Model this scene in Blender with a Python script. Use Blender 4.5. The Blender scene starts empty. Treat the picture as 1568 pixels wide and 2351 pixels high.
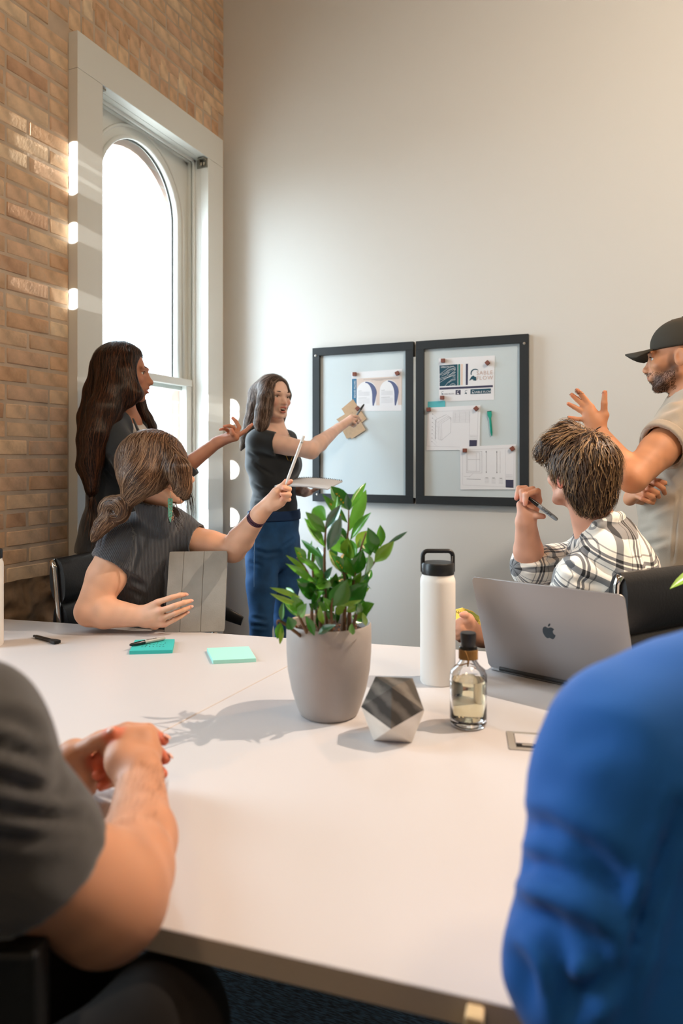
import bpy, bmesh, math, random
import numpy as np
from mathutils import Vector, Matrix, Quaternion

R = math.radians
sc = bpy.context.scene
COL = sc.collection

# ------------------------------------------------------------------ camera, sky, lights, exposure
F_PX = 1618.0                       # focal length in pixels of the 1568 x 2351 frame
CX, HY = 784.0, 1053.0              # principal column, horizon row
CAM = np.array([0.0, 0.0, 1.27])
YAW = R(23.1)
RT = np.array([math.cos(YAW), math.sin(YAW), 0.0])      # to the right of the picture
FW = np.array([-math.sin(YAW), math.cos(YAW), 0.0])     # into the picture
UP = np.array([0.0, 0.0, 1.0])

cam_d = bpy.data.cameras.new('camera')
cam = bpy.data.objects.new('camera', cam_d)
COL.objects.link(cam)
cam.location = CAM
cam.rotation_euler = (R(90), 0, YAW)
cam_d.sensor_fit = 'VERTICAL'
cam_d.sensor_height = 36.0
cam_d.lens = F_PX / 2351 * 36.0
cam_d.shift_y = -(1175.5 - HY) / 2351
cam_d.clip_start = 0.05
cam_d.dof.use_dof = True
cam_d.dof.focus_distance = 2.3
cam_d.dof.aperture_fstop = 3.0
sc.camera = cam

sc.view_settings.view_transform = 'Standard'
sc.view_settings.look = 'None'
sc.view_settings.gamma = 1.0
sc.view_settings.use_curve_mapping = False
sc.view_settings.exposure = 0.1
sc.cycles.use_denoising = True
sc.cycles.max_bounces = 8
sc.cycles.diffuse_bounces = 5
sc.cycles.glossy_bounces = 4
sc.cycles.transmission_bounces = 8
sc.cycles.transparent_max_bounces = 12
sc.cycles.sample_clamp_indirect = 6.0
sc.cycles.caustics_reflective = False
sc.cycles.caustics_refractive = False

world = bpy.data.worlds.new('sky')
sc.world = world
world.use_nodes = True
wn = world.node_tree
wn.nodes['Background'].inputs[0].default_value = (0.74, 0.87, 1.0, 1)
wn.nodes['Background'].inputs[1].default_value = 17.5

def lamp(name, kind, loc, target, energy, color, size=0.1, size_y=None, spot=None, blend=0.5):
    d = bpy.data.lights.new(name, kind)
    d.energy = energy
    d.color = color
    if kind == 'AREA':
        d.shape = 'RECTANGLE' if size_y else 'SQUARE'
        d.size = size
        if size_y: d.size_y = size_y
    elif kind == 'SPOT':
        d.shadow_soft_size = size; d.spot_size = R(spot); d.spot_blend = blend
    else:
        d.shadow_soft_size = size
    o = bpy.data.objects.new(name, d)
    COL.objects.link(o)
    o.location = loc
    v = Vector(target) - Vector(loc)
    o.rotation_euler = v.to_track_quat('-Z', 'Y').to_euler()
    return o

def portal(name, loc, target, w, h):
    o = lamp(name, 'AREA', loc, target, 1, (1, 1, 1), w, h)
    o.data.cycles.is_portal = True
    return o

XW = -2.24           # plane of the brick wall
YW = 3.5             # plane of the plaster wall
CEIL = 4.6
XR, YF = 4.6, -3.2
portal('window_daylight', (XW-.26, 2.86, 1.85), (0, 2.86, 1.85), .95, 2.4)
portal('window_daylight', (XW-.26, .70, 1.85), (0, .70, 1.85), .85, 2.4)

# warm track spotlights on the ceiling, right of the picture
def cl(lat, depth, z): return CAM*[1, 1, 0] + RT*lat + FW*depth + UP*z
lamp('track_spotlight', 'SPOT', cl(1.75, 1.62, 3.35), cl(0.1, 1.3, .74), 320, (1.0, .83, .68), .012, spot=56, blend=.8)
lamp('track_spotlight', 'SPOT', cl(2.3, 2.75, 3.0), cl(.85, 2.1, 1.15), 110, (1.0, .50, .22), .03, spot=60, blend=.7)
lamp('wall_fill_spot', 'SPOT', (2.0, .6, 4.3), (1.0, 3.5, 2.1), 340, (1.0, .86, .72), .12, spot=95, blend=1.0)  # unseen spot added as warm fill to brighten the plaster wall
lamp('ceiling_lamp', 'AREA', (3.0, 2.2, 4.4), (2.2, 2.6, 1.2), 30, (1.0, .66, .38), .35)
lamp('ceiling_lamp', 'AREA', (1.6, 0.2, 4.5), (1.0, 1.2, .8), 30, (1.0, .72, .46), .5)
lamp('ceiling_lamp', 'AREA', (-.6, -1.6, 4.5), (-.4, -.4, .8), 25, (1.0, .72, .46), .5)

# narrow spot lamps added to imitate sun glints on the casing and corner wall
for tx_, ty_, tz_, an in ((XW+.026, 2.297, 2.56, 1.15), (XW+.026, 2.297, 2.49, 1.15), (XW+.026, 2.297, 2.43, 1.0), (XW+.026, 2.297, 2.225, .85), (XW+.026, 2.297, 1.945, .80),
                          (-2.187, YW, 1.56, .26), (-2.187, YW, 1.52, .26), (-2.187, YW, 1.205, .30), (-2.187, YW, .93, .30)):
    side_ = ty_ < 3
    lamp('glint_spot', 'SPOT', (XW+.30, -3.0, tz_+.25) if side_ else (-1.95, -3.0, tz_+.25), (tx_, ty_, tz_), 4200, (1.0, .97, .92), .004, spot=an, blend=.15)

# ------------------------------------------------------------------ helpers
def px(x, y, t):
    """point seen at pixel (x, y) of the photograph, t metres in front of the camera"""
    return CAM + FW*t + RT*((x-CX)/F_PX*t) + UP*((HY-y)/F_PX*t)
def on_table(x, y, z=0.74):
    t = (CAM[2]-z)*F_PX/(y-HY)
    return px(x, y, t)
def on_wall(x, y, off=0.0):
    d = FW + RT*((x-CX)/F_PX) + UP*((HY-y)/F_PX)
    return CAM + d*((YW-off-CAM[1])/d[1])
def N(v):
    v = np.asarray(v, float); return v/np.linalg.norm(v)

def lin(c):
    if isinstance(c, str):
        c = [int(c[i:i+2], 16)/255 for i in (0, 2, 4)]
        c = [x/12.92 if x <= .04045 else ((x+.055)/1.055)**2.4 for x in c]
    return tuple(c)

MATS = {}
def mat(name, color=(.8, .8, .8), rough=.5, metal=0.0, spec=.5, bump=None, noise=None, sss=0, emit=None, trans=0, ior=1.45, coat=0, sheen=0, attr=None, rand=None):
    """bump=(kind, scale, strength), noise=(scale, amount): fine variation of the thing's own colour"""
    if name in MATS: return MATS[name]
    m = bpy.data.materials.new(name); m.use_nodes = True
    nt = m.node_tree; b = nt.nodes['Principled BSDF']
    c = lin(color)
    b.inputs['Base Color'].default_value = (*c, 1)
    b.inputs['Roughness'].default_value = rough
    b.inputs['Metallic'].default_value = metal
    b.inputs['Specular IOR Level'].default_value = spec
    b.inputs['IOR'].default_value = ior
    b.inputs['Transmission Weight'].default_value = trans
    b.inputs['Coat Weight'].default_value = coat
    b.inputs['Sheen Weight'].default_value = sheen
    if sss:
        b.inputs['Subsurface Weight'].default_value = sss
        b.inputs['Subsurface Radius'].default_value = (.010, .004, .002)
        b.inputs['Subsurface Scale'].default_value = 1.0
    col = None
    def link(a, b_): nt.links.new(a, b_)
    tc = nt.nodes.new('ShaderNodeTexCoord')
    src = None
    if attr:
        a = nt.nodes.new('ShaderNodeAttribute'); a.attribute_name = attr
        src = a.outputs['Color']
    if noise:
        n = nt.nodes.new('ShaderNodeTexNoise'); n.inputs['Scale'].default_value = noise[0]
        n.inputs['Detail'].default_value = 5
        link(tc.outputs['Object'], n.inputs['Vector'])
        mr = nt.nodes.new('ShaderNodeMapRange')
        mr.inputs['From Min'].default_value = .25; mr.inputs['From Max'].default_value = .75
        mr.inputs['To Min'].default_value = 1-noise[1]; mr.inputs['To Max'].default_value = 1+noise[1]
        link(n.outputs['Fac'], mr.inputs['Value'])
        mx = nt.nodes.new('ShaderNodeMix'); mx.data_type = 'RGBA'; mx.blend_type = 'MULTIPLY'
        mx.inputs[0].default_value = 1
        if src: link(src, mx.inputs[6])
        else: mx.inputs[6].default_value = (*c, 1)
        link(mr.outputs[0], mx.inputs[7])
        src = mx.outputs[2]
    if rand:
        oi = nt.nodes.new('ShaderNodeObjectInfo'); hs = nt.nodes.new('ShaderNodeHueSaturation')
        mr = nt.nodes.new('ShaderNodeMapRange')
        mr.inputs['To Min'].default_value = 1-rand; mr.inputs['To Max'].default_value = 1+rand
        link(oi.outputs['Random'], mr.inputs['Value']); link(mr.outputs[0], hs.inputs['Value'])
        if src: link(src, hs.inputs['Color'])
        else: hs.inputs['Color'].default_value = (*c, 1)
        src = hs.outputs[0]
    if src: link(src, b.inputs['Base Color'])
    if bump:
        kind, s, st = bump
        if kind == 'noise':
            n = nt.nodes.new('ShaderNodeTexNoise'); n.inputs['Scale'].default_value = s; n.inputs['Detail'].default_value = 6
            h = n.outputs['Fac']
        elif kind == 'wave':
            n = nt.nodes.new('ShaderNodeTexWave'); n.inputs['Scale'].default_value = s; n.inputs['Distortion'].default_value = 1.0
            h = n.outputs['Fac']
        elif kind == 'voronoi':
            n = nt.nodes.new('ShaderNodeTexVoronoi'); n.inputs['Scale'].default_value = s
            h = n.outputs['Distance']
        link(tc.outputs['Object'], n.inputs['Vector'])
        bp = nt.nodes.new('ShaderNodeBump'); bp.inputs['Strength'].default_value = st; bp.inputs['Distance'].default_value = .002
        link(h, bp.inputs['Height']); link(bp.outputs[0], b.inputs['Normal'])
    if emit:
        b.inputs['Emission Color'].default_value = (*lin(emit[0]), 1); b.inputs['Emission Strength'].default_value = emit[1]
    MATS[name] = m
    return m

def link(o, parent=None):
    COL.objects.link(o)
    if parent is not None:
        o.parent = parent
        o.matrix_parent_inverse = Matrix.Translation(parent.location).inverted() if not any(parent.rotation_euler) else parent.matrix_basis.inverted()
    return o
def empty(name, loc, label=None, cat=None, group=None):
    o = bpy.data.objects.new(name, None); o.empty_display_size = .05
    o.location = tuple(float(v) for v in loc); COL.objects.link(o)
    return tag(o, label, cat, group)
def tag(o, label=None, cat=None, group=None, kind=None):
    if label: o['label'] = label
    if cat: o['category'] = cat
    if group: o['group'] = group
    if kind: o['kind'] = kind
    return o

class MB:
    """collects shapes (world coordinates) into one mesh"""
    def __init__(s): s.v = []; s.f = []; s.m = []
    def add(s, vs, fs, mi=0):
        n = len(s.v); s.v += [tuple(float(c) for c in v) for v in vs]
        s.f += [tuple(i+n for i in f) for f in fs]; s.m += [mi]*len(fs)
    def box(s, c, size, ax=None, mi=0):
        """centre, full size, axes (3 vectors)"""
        c = np.asarray(c, float); ax = np.eye(3) if ax is None else np.array([N(a) for a in ax])
        h = np.asarray(size)/2
        vs = [c + ax[0]*h[0]*i + ax[1]*h[1]*j + ax[2]*h[2]*k for i in (-1, 1) for j in (-1, 1) for k in (-1, 1)]
        s.add(vs, [(0, 1, 3, 2), (4, 6, 7, 5), (0, 4, 5, 1), (2, 3, 7, 6), (0, 2, 6, 4), (1, 5, 7, 3)], mi); return s
    def b2(s, lo, hi, mi=0):
        lo = np.array(lo, float); hi = np.array(hi, float)
        return s.box((lo+hi)/2, hi-lo, None, mi)
    def prism(s, pts, d, mi=0):
        """polygon pts (3-D) extruded by vector d"""
        pts = [np.asarray(p, float) for p in pts]; d = np.asarray(d, float); n = len(pts)
        nrm = sum(np.cross(pts[i], pts[(i+1) % n]) for i in range(n))
        if np.dot(nrm, d) > 0: pts = pts[::-1]
        vs = pts + [p+d for p in pts]
        fs = [tuple(range(n)), tuple(range(2*n-1, n-1, -1))] + [(i+n, (i+1) % n+n, (i+1) % n, i) for i in range(n)]
        s.add(vs, fs, mi); return s
    def tube(s, path, rad, n=10, mi=0, caps=True, flat=None):
        path = [np.asarray(p, float) for p in path]; m = len(path)
        if not hasattr(rad, '__len__'): rad = [rad]*m
        prev = None; rings = []
        for i, p in enumerate(path):
            t = N(path[min(i+1, m-1)]-path[max(i-1, 0)])
            if prev is None:
                a = np.array([0, 0, 1.]) if abs(t[2]) < .9 else np.array([1., 0, 0])
                if flat is not None: a = np.asarray(flat, float)
                u = N(np.cross(t, a))
            else: u = N(prev - t*np.dot(prev, t))
            prev = u; w = np.cross(t, u)
            k = 1 if flat is None else .35
            rings.append([p + (u*math.cos(2*math.pi*j/n) + w*k*math.sin(2*math.pi*j/n))*rad[i] for j in range(n)])
        vs = [v for r in rings for v in r]; fs = []
        for i in range(m-1):
            for j in range(n):
                a = i*n+j; b = i*n+(j+1) % n
                fs.append((a, b, b+n, a+n))
        if caps: fs += [tuple(range(n-1, -1, -1)), tuple(range((m-1)*n, m*n))]
        s.add(vs, fs, mi); return s
    def lathe(s, c, prof, n=40, mi=0, ax=None):
        """profile of (r, h) turned about the axis through c; closed when ends at r=0"""
        c = np.asarray(c, float)
        ax = np.eye(3) if ax is None else np.array(ax)
        m = len(prof); vs = []; fs = []
        for r, h in prof:
            for j in range(n):
                a = 2*math.pi*j/n
                vs.append(c + ax[0]*r*math.cos(a) + ax[1]*r*math.sin(a) + ax[2]*h)
        for i in range(m-1):
            for j in range(n):
                a = i*n+j; b = i*n+(j+1) % n
                fs.append((a, b, b+n, a+n))
        s.add(vs, fs, mi); return s
    def build(s, name, mats, parent=None, smooth=False, bevel=0, segs=2, merge=False):
        me = bpy.data.meshes.new(name)
        me.from_pydata(s.v, [], s.f)
        if not isinstance(mats, (list, tuple)): mats = [mats]
        for m in mats: me.materials.append(m)
        me.polygons.foreach_set('material_index', s.m)
        if bevel or merge:
            bm = bmesh.new(); bm.from_mesh(me)
            if merge: bmesh.ops.remove_doubles(bm, verts=bm.verts, dist=1e-6)
            if bevel:
                es = [e for e in bm.edges if len(e.link_faces) == 2 and e.calc_face_angle(0) > .5]
                bmesh.ops.bevel(bm, geom=es, offset=bevel, segments=segs, affect='EDGES', profile=.5, clamp_overlap=True)
            bm.to_mesh(me); bm.free()
        if smooth:
            me.polygons.foreach_set('use_smooth', [True]*len(me.polygons))
            if smooth != 'all':
                try: me.set_sharp_from_angle(angle=R(38))
                except Exception: pass
        me.update()
        o = bpy.data.objects.new(name, me)
        return link(o, parent)
def shade(o): o.data.polygons.foreach_set('use_smooth', [True]*len(o.data.polygons)); return o

def text(name, body, origin, xdir, ydir, size, material, parent=None, space=1.0, align='LEFT', depth=.0002):
    """flat lettering as a mesh lying in the plane (xdir, ydir)"""
    c = bpy.data.curves.new(name, 'FONT'); c.body = body; c.size = size; c.extrude = depth
    c.space_character = space; c.align_x = align; c.resolution_u = 3
    tmp = bpy.data.objects.new(name, c); COL.objects.link(tmp)
    dg = bpy.context.evaluated_depsgraph_get()
    me = bpy.data.meshes.new_from_object(tmp.evaluated_get(dg))
    bpy.data.objects.remove(tmp); bpy.data.curves.remove(c)
    x = N(xdir); y = N(ydir); z = np.cross(x, y)
    M = Matrix(((x[0], y[0], z[0], origin[0]), (x[1], y[1], z[1], origin[1]), (x[2], y[2], z[2], origin[2]), (0, 0, 0, 1)))
    me.transform(M); me.materials.clear(); me.materials.append(material)
    me.name = name
    return link(bpy.data.objects.new(name, me), parent)
# ------------------------------------------------------------------ the room
random.seed(7)
def wall_mat():
    m = mat('plaster_paint', 'dbdbd7', .62, bump=('noise', 60, .12))
    return m
plaster = wall_mat()
white_paint = mat('white_trim_paint', 'e4e6e1', .4, bump=('noise', 90, .05))
mortar = mat('mortar', 'cbb8a3', .95, noise=(9, .18), bump=('noise', 45, 1.0))
dark_seal = mat('black_sealant', '2a2422', .8)

def brick_material(name, base):
    m = mat(name, base, .93, noise=(14, .3), bump=('noise', 60, .9))
    nt = m.node_tree; b = nt.nodes['Principled BSDF']
    src = b.inputs['Base Color'].links[0].from_socket
    oi = nt.nodes.new('ShaderNodeObjectInfo')
    ramp = nt.nodes.new('ShaderNodeValToRGB')
    ramp.color_ramp.interpolation = 'LINEAR'
    cols = [(0, 'd3b093'), (.25, 'e3c6a4'), (.5, 'cda684'), (.7, 'e7d0b0'), (.85, 'c29a7b'), (1, 'd6b79b')]
    el = ramp.color_ramp.elements
    el[0].position = 0; el[0].color = (*lin(cols[0][1]), 1)
    el[1].position = 1; el[1].color = (*lin(cols[-1][1]), 1)
    for p, c in cols[1:-1]:
        e = el.new(p); e.color = (*lin(c), 1)
    nt.links.new(oi.outputs['Random'], ramp.inputs[0])
    mx = [n for n in nt.nodes if n.bl_idname == 'ShaderNodeMix'][0]
    nt.links.new(ramp.outputs[0], mx.inputs[6])
    # whitish mortar and lime smears that belong to the old brick
    tc = nt.nodes.new('ShaderNodeTexCoord'); n = nt.nodes.new('ShaderNodeTexNoise')
    geo = nt.nodes.new('ShaderNodeNewGeometry')
    n.inputs['Scale'].default_value = 7; n.inputs['Detail'].default_value = 9; n.inputs['Roughness'].default_value = .7
    nt.links.new(geo.outputs['Position'], n.inputs['Vector'])
    r2 = nt.nodes.new('ShaderNodeMapRange'); r2.inputs['From Min'].default_value = .56; r2.inputs['From Max'].default_value = .72
    r2.inputs['To Max'].default_value = .65
    nt.links.new(n.outputs['Fac'], r2.inputs['Value'])
    m2 = nt.nodes.new('ShaderNodeMix'); m2.data_type = 'RGBA'
    nt.links.new(r2.outputs[0], m2.inputs[0]); nt.links.new(src, m2.inputs[6]); m2.inputs[7].default_value = (*lin('c9b6a0'), 1)
    nt.links.new(m2.outputs[2], b.inputs['Base Color'])
    return m
brick_mat = brick_material('old_brick', 'c08a58')

wall_back = tag(MB().b2((XW-.5, YW, 0), (XR+.2, YW+.2, CEIL)).build('wall_back', plaster), kind='structure')
tag(MB().b2((XR, YF, 0), (XR+.2, YW, CEIL)).build('wall_right', plaster), kind='structure')
tag(MB().b2((XW-.5, YF-.2, 0), (XR+.2, YF, CEIL)).build('wall_front', plaster), kind='structure')
tag(MB().b2((XW-.5, YF-.2, CEIL), (XR+.2, YW+.2, CEIL+.2)).build('ceiling', mat('ceiling_paint', 'cfc9c0', .8)), kind='structure')

# carpet
def carpet_mat():
    m = bpy.data.materials.new('carpet'); m.use_nodes = True
    nt = m.node_tree; b = nt.nodes['Principled BSDF']; b.inputs['Roughness'].default_value = .95
    tc = nt.nodes.new('ShaderNodeTexCoord'); mp = nt.nodes.new('ShaderNodeMapping')
    mp.inputs['Rotation'].default_value = (0, 0, R(12)); mp.inputs['Scale'].default_value = (45, 330, 10)
    n = nt.nodes.new('ShaderNodeTexNoise'); n.inputs['Scale'].default_value = 1.0; n.inputs['Detail'].default_value = 3
    r = nt.nodes.new('ShaderNodeValToRGB')
    r.color_ramp.elements[0].position = .42; r.color_ramp.elements[0].color = (.004, .006, .010, 1)
    r.color_ramp.elements[1].position = .62; r.color_ramp.elements[1].color = (.045, .085, .12, 1)
    bp = nt.nodes.new('ShaderNodeBump'); bp.inputs['Strength'].default_value = .8; bp.inputs['Distance'].default_value = .004
    l = nt.links.new
    l(tc.outputs['Object'], mp.inputs[0]); l(mp.outputs[0], n.inputs['Vector']); l(n.outputs['Fac'], r.inputs[0])
    l(r.outputs[0], b.inputs['Base Color']); l(n.outputs['Fac'], bp.inputs['Height']); l(bp.outputs[0], b.inputs['Normal'])
    return m
tag(MB().b2((XW-.5, YF-.2, -.1), (XR+.2, YW+.2, 0)).build('floor', carpet_mat()), kind='structure')

# left wall: mortar core with three window openings, bricks as its parts
WIN = [(2.40, 3.32), (0.28, 1.12)]
ZB, ZT = 0.70, 2.98
core = MB()
ys = [YW]
for a, b in WIN:
    core.b2((XW-.24, b, 0), (XW, ys[-1], CEIL)); ys.append(a)
    core.b2((XW-.24, a, 0), (XW, b, ZB)); core.b2((XW-.24, a, ZT), (XW, b, CEIL))
core.b2((XW-.24, YF, 0), (XW, ys[-1], CEIL))
wall_left = tag(core.build('wall_left', mortar), kind='structure')

def brick_mesh(L, H, D, seed):
    rnd = random.Random(seed)
    bm = bmesh.new(); bmesh.ops.create_cube(bm, size=1)
    for v in bm.verts:
        v.co = Vector((v.co.x*D, v.co.y*L, v.co.z*H))
    bmesh.ops.bevel(bm, geom=bm.edges[:], offset=.004, segments=1, affect='EDGES')
    for v in bm.verts:
        v.co += Vector((rnd.uniform(-.0012, .0012), rnd.uniform(-.0016, .0016), rnd.uniform(-.0016, .0016)))
    me = bpy.data.meshes.new('brick'); bm.to_mesh(me); bm.free()
    me.materials.append(brick_mat)
    return me
HC = .0705; BH = .0585
meshes = {'s': [brick_mesh(.205, BH, .03, i) for i in range(5)], 'h': [brick_mesh(.098, BH, .03, i+9) for i in range(4)],
          'c': [brick_mesh(.145, BH, .03, i+19) for i in range(2)], 'q': [brick_mesh(.062, BH, .03, i+29) for i in range(2)],
          'r': [brick_mesh(.066, .098, .03, i+39) for i in range(4)]}
LEN = {'s': .205, 'h': .098, 'c': .145, 'q': .062}
brick_list = []          # (kind, y, z, z-size)
def in_casing(y, z, kind_l):
    return any(a-.09-kind_l/2 < y < b+.09+kind_l/2 and (z < 3.10) for a, b in WIN)
def row(z, y0, y1, pattern, off):
    y = y1 - off; i = 0
    while y > y0:
        k = pattern[i % len(pattern)]; L = LEN[k]
        if y-L < y0:
            L2 = y-y0
            k = 's' if L2 > .19 else 'c' if L2 > .13 else 'h' if L2 > .09 else 'q' if L2 > .055 else None
            if k is None: break
            L = LEN[k]
        brick_list.append((k, y-L/2, z)); y -= L+.011; i += 1
segs_low = [(YF, .16), (1.24, 2.293)]
zi = 0; z = .79 + BH/2
while z < 4.58:
    r_ = zi % 6
    pat = ['h'] if r_ == 3 else ['s']
    off = 0 if r_ % 2 else .108
    if z + BH/2 < 3.09:
        for a, b in segs_low:
            o2 = off
            if off: brick_list.append(('h', b-.049, z))
            row(z, a, b, pat, o2 if o2 else 0)
    elif z < 3.09+.215 and z + BH/2 < 3.30:
        # rowlock course above each window casing handled below; stretchers between
        for a, b in segs_low:
            row(z, a, b, pat, off)
    else:
        brick_list.extend([('h', YW-.05, z)] if off else [])
        row(z, YF, YW, pat, off)
    z += HC; zi += 1
for (a, b) in [(2.293, 3.50), (.16, 1.24)]:
    y = a + .04
    while y < b-.02:
        for zz in (3.145, 3.252):
            brick_list.append(('r', y, zz))
        y += .077
def seen_rank(b):
    k, y, z = b
    p = np.array([XW, y, z]) - CAM
    t = p @ FW
    if t < .3: return 99
    u = (p @ RT)/t*F_PX + CX; v = HY - p[2]/t*F_PX
    return t if (-40 < u < 560 and -60 < v < 1500) else 50
brick_list.sort(key=seen_rank)
stuff = MB(); count = 0
for i, (k, y, z) in enumerate(brick_list):
    rk = seen_rank((k, y, z))
    if rk < 50 and count < 300:
        o = bpy.data.objects.new('brick', random.choice(meshes[k]))
        o.location = (XW + random.uniform(-.0135, -.0105), y, z)
        o.rotation_euler = (random.uniform(-.012, .012), random.uniform(-.02, .02), random.uniform(-.01, .01))
        COL.objects.link(o); o.parent = wall_left; count += 1
    else:
        H = .098 if k == 'r' else BH; L = .066 if k == 'r' else LEN[k]
        stuff.box((XW-.012, y, z), (.03, L, H))
tag(stuff.build('far_brickwork', brick_mat, wall_left), kind='stuff')

# crumbling rubble and old render at the foot of the brick wall
def rubble(y0, y1, nm):
    ny, nz = int((y1-y0)/.012), 66
    ys_ = np.linspace(y0, y1, ny); zs = np.linspace(0, .80, nz)
    rs = np.random.RandomState(3)
    g = np.zeros((ny, nz))
    for sc_, am in ((7, .022), (15, .016), (30, .010), (60, .005)):
        a = rs.rand(int((y1-y0)*sc_)+3, int(.9*sc_)+4)
        yy = (ys_-y0)*sc_; zz = zs*sc_
        yi = yy.astype(int); zi_ = zz.astype(int); fy = (yy-yi)[:, None]; fz = (zz-zi_)[None]
        fy = fy*fy*(3-2*fy); fz = fz*fz*(3-2*fz)
        A = a[np.ix_(yi, zi_)]*(1-fy)*(1-fz) + a[np.ix_(yi+1, zi_)]*fy*(1-fz) + a[np.ix_(yi, zi_+1)]*(1-fy)*fz + a[np.ix_(yi+1, zi_+1)]*fy*fz
        g += (np.abs(A-.5)*2)*am
    vs = [(XW+.004+g[i, j]*1.5, ys_[i], zs[j]) for i in range(ny) for j in range(nz)]
    fs = [(i*nz+j, (i+1)*nz+j, (i+1)*nz+j+1, i*nz+j+1) for i in range(ny-1) for j in range(nz-1)]
    m = MB(); m.add(vs, fs)
    return m.build(nm, mat('crumbled_stone', '8d7660', .95, noise=(11, .45), bump=('noise', 40, 1.0)), wall_left, smooth='all')
rubble(1.3, 2.293, 'rubble_footing')
rubble(-1.2, .17, 'rubble_footing')

# ---- window 1 and its surround
def window(y0, y1, name):
    """rough opening y0..y1; casing, jambs, arched upper sash, lower sash"""
    full = name == 'window_1'
    yl, yr = y0-.103, min(y1+.10, YW-.08)        # casing outside
    il, ir = y0+.049, y1-.049                    # casing inside
    X1 = XW+.05
    root = tag(empty(name, (XW, (y0+y1)/2, ZB)), kind='structure')
    zt, zi_ = 3.079, 2.920
    # casing boards, with an L-shaped side edge
    MB().b2((XW, yl, 0), (X1, il, zi_)).build('side_casing', white_paint, root, bevel=.002)
    MB().b2((XW, ir, 0), (X1, yr, zi_)).build('side_casing', white_paint, root, bevel=.002)
    MB().b2((XW, yl, zi_+.0015), (X1, yr, zt)).build('head_casing', white_paint, root, bevel=.002)
    MB().b2((XW, il, 0), (X1-.02, ir, ZB+.03)).build('apron_panel', white_paint, root, bevel=.002)
    MB().b2((XW-.16, il-.0, ZB+.03), (X1+.03, ir, ZB+.06)).build('window_sill', white_paint, root, bevel=.004)
    # jamb linings and head lining
    XD = XW-.17
    for ya, yb in ((y0-.0, il), (ir, y1)):
        MB().b2((XD-.02, ya, ZB+.05), (XW, yb, zi_+.03)).build('jamb_lining', white_paint, root)
    MB().b2((XD-.02, y0, zi_), (XW, y1, zi_+.055)).build('head_lining', white_paint, root)
    # stop beads stepping in
    for s, ye in ((1, il), (-1, ir)):
        MB().b2((XW-.046, min(ye, ye+s*.014), ZB+.06), (XW-.034, max(ye, ye+s*.014), zi_)).build('stop_bead', white_paint, root, bevel=.002)
        MB().b2((XW-.082, min(ye, ye+s*.010), ZB+.06), (XW-.060, max(ye, ye+s*.010), zi_)).build('stop_bead', white_paint, root, bevel=.002)
    MB().b2((XW-.046, il, zi_-.014), (XW-.034, ir, zi_)).build('stop_bead', white_paint, root, bevel=.002)
    MB().b2((XW-.082, il, zi_-.010), (XW-.060, ir, zi_)).build('stop_bead', white_paint, root, bevel=.002)
    yc = (il+ir)/2; gr = .300
    zr = 1.70; spring = 2.545
    # upper sash: a board with an arched opening
    su = empty('upper_sash', (XD, yc, zr)); su.parent = root; su.matrix_parent_inverse = Matrix.Translation(root.location).inverted()
    xs0, xs1 = XW-.118, XW-.082
    n = 28
    arc = [(yc-gr*math.cos(math.pi*i/n), spring+gr*1.06*math.sin(math.pi*i/n)) for i in range(n+1)]
    def arch_board(xa, xb, hw, top, inner, outer=None):
        """board of half width hw with an arched hole"""
        m = MB()
        if outer is None:
            out = []
            for (yy, zz) in inner:
                a = math.atan2(zz-spring, yy-yc)
                # project to rectangle
                dx, dz = math.cos(a), math.sin(a)
                k = min(hw/abs(dx) if abs(dx) > 1e-6 else 1e9, (top-spring)/dz if dz > 1e-6 else 1e9)
                out.append((yc+dx*k, spring+dz*k))
        else: out = outer
        for i in range(len(inner)-1):
            (a, b), (c, d) = inner[i], inner[i+1]; (e, f), (g, h) = out[i], out[i+1]
            m.prism([(xa, a, b), (xa, c, d), (xa, g, h), (xa, e, f)], (xb-xa, 0, 0))
        return m
    hw = (ir-il)/2
    m = arch_board(xs0, xs1, hw, zi_, arc)
    # corner fillers
    for s in (-1, 1):
        m.b2((xs0, min(yc+s*gr, yc+s*hw), zr), (xs1, max(yc+s*gr, yc+s*hw), spring))
    m.b2((xs0, il, 1.645), (xs1-.006, ir, zr))
    a_big = [(yc-hw, spring)]
    m.build('sash_board', white_paint, su)
    # moulding that follows the arch
    for rad, w, pr in ((gr+.006, .022, .014), (gr+.058, .016, .008)):
        pts = [(xs1+pr/2-.002, yc-rad*math.cos(math.pi*i/n), spring+rad*1.04*math.sin(math.pi*i/n)) for i in range(n+1)]
        pts = [(xs1+pr/2-.002, yc-rad, zr)] + pts + [(xs1+pr/2-.002, yc+rad, zr)]
        MB().tube(pts, w/2, 8).build('arch_moulding', white_paint, su, smooth='all')
    pts = [(xs0+.012, yc-(gr-.004)*math.cos(math.pi*i/n), spring+(gr-.004)*1.06*math.sin(math.pi*i/n)) for i in range(n+1)]
    MB().tube([(xs0+.012, yc-gr+.004, zr)]+pts+[(xs0+.012, yc+gr-.004, zr)], .0035, 6).build('glazing_seal', dark_seal, su)
    gl = MB().prism([(xs0+.014, yc-gr, zr)] + [(xs0+.014, a, b) for a, b in arc] + [(xs0+.014, yc+gr, zr)], (.004, 0, 0))
    gl.build('glass_pane', glass_mat, su)
    # lower sash, in front
    sl = empty('lower_sash', (XD, yc, ZB)); sl.parent = root; sl.matrix_parent_inverse = Matrix.Translation(root.location).inverted()
    xa, xb = XW-.080, XW-.048
    zb = ZB+.06
    fw = .05
    for ya, yb in ((il+.012, il+.012+fw), (ir-.012-fw, ir-.012)):
        MB().b2((xa, ya, zb), (xb, yb, zr)).build('sash_stile', white_paint, sl, bevel=.003)
    MB().b2((xa, il+.012, zr-.035), (xb+.004, ir-.012, zr+.004)).build('meeting_rail', white_paint, sl, bevel=.003)
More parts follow.
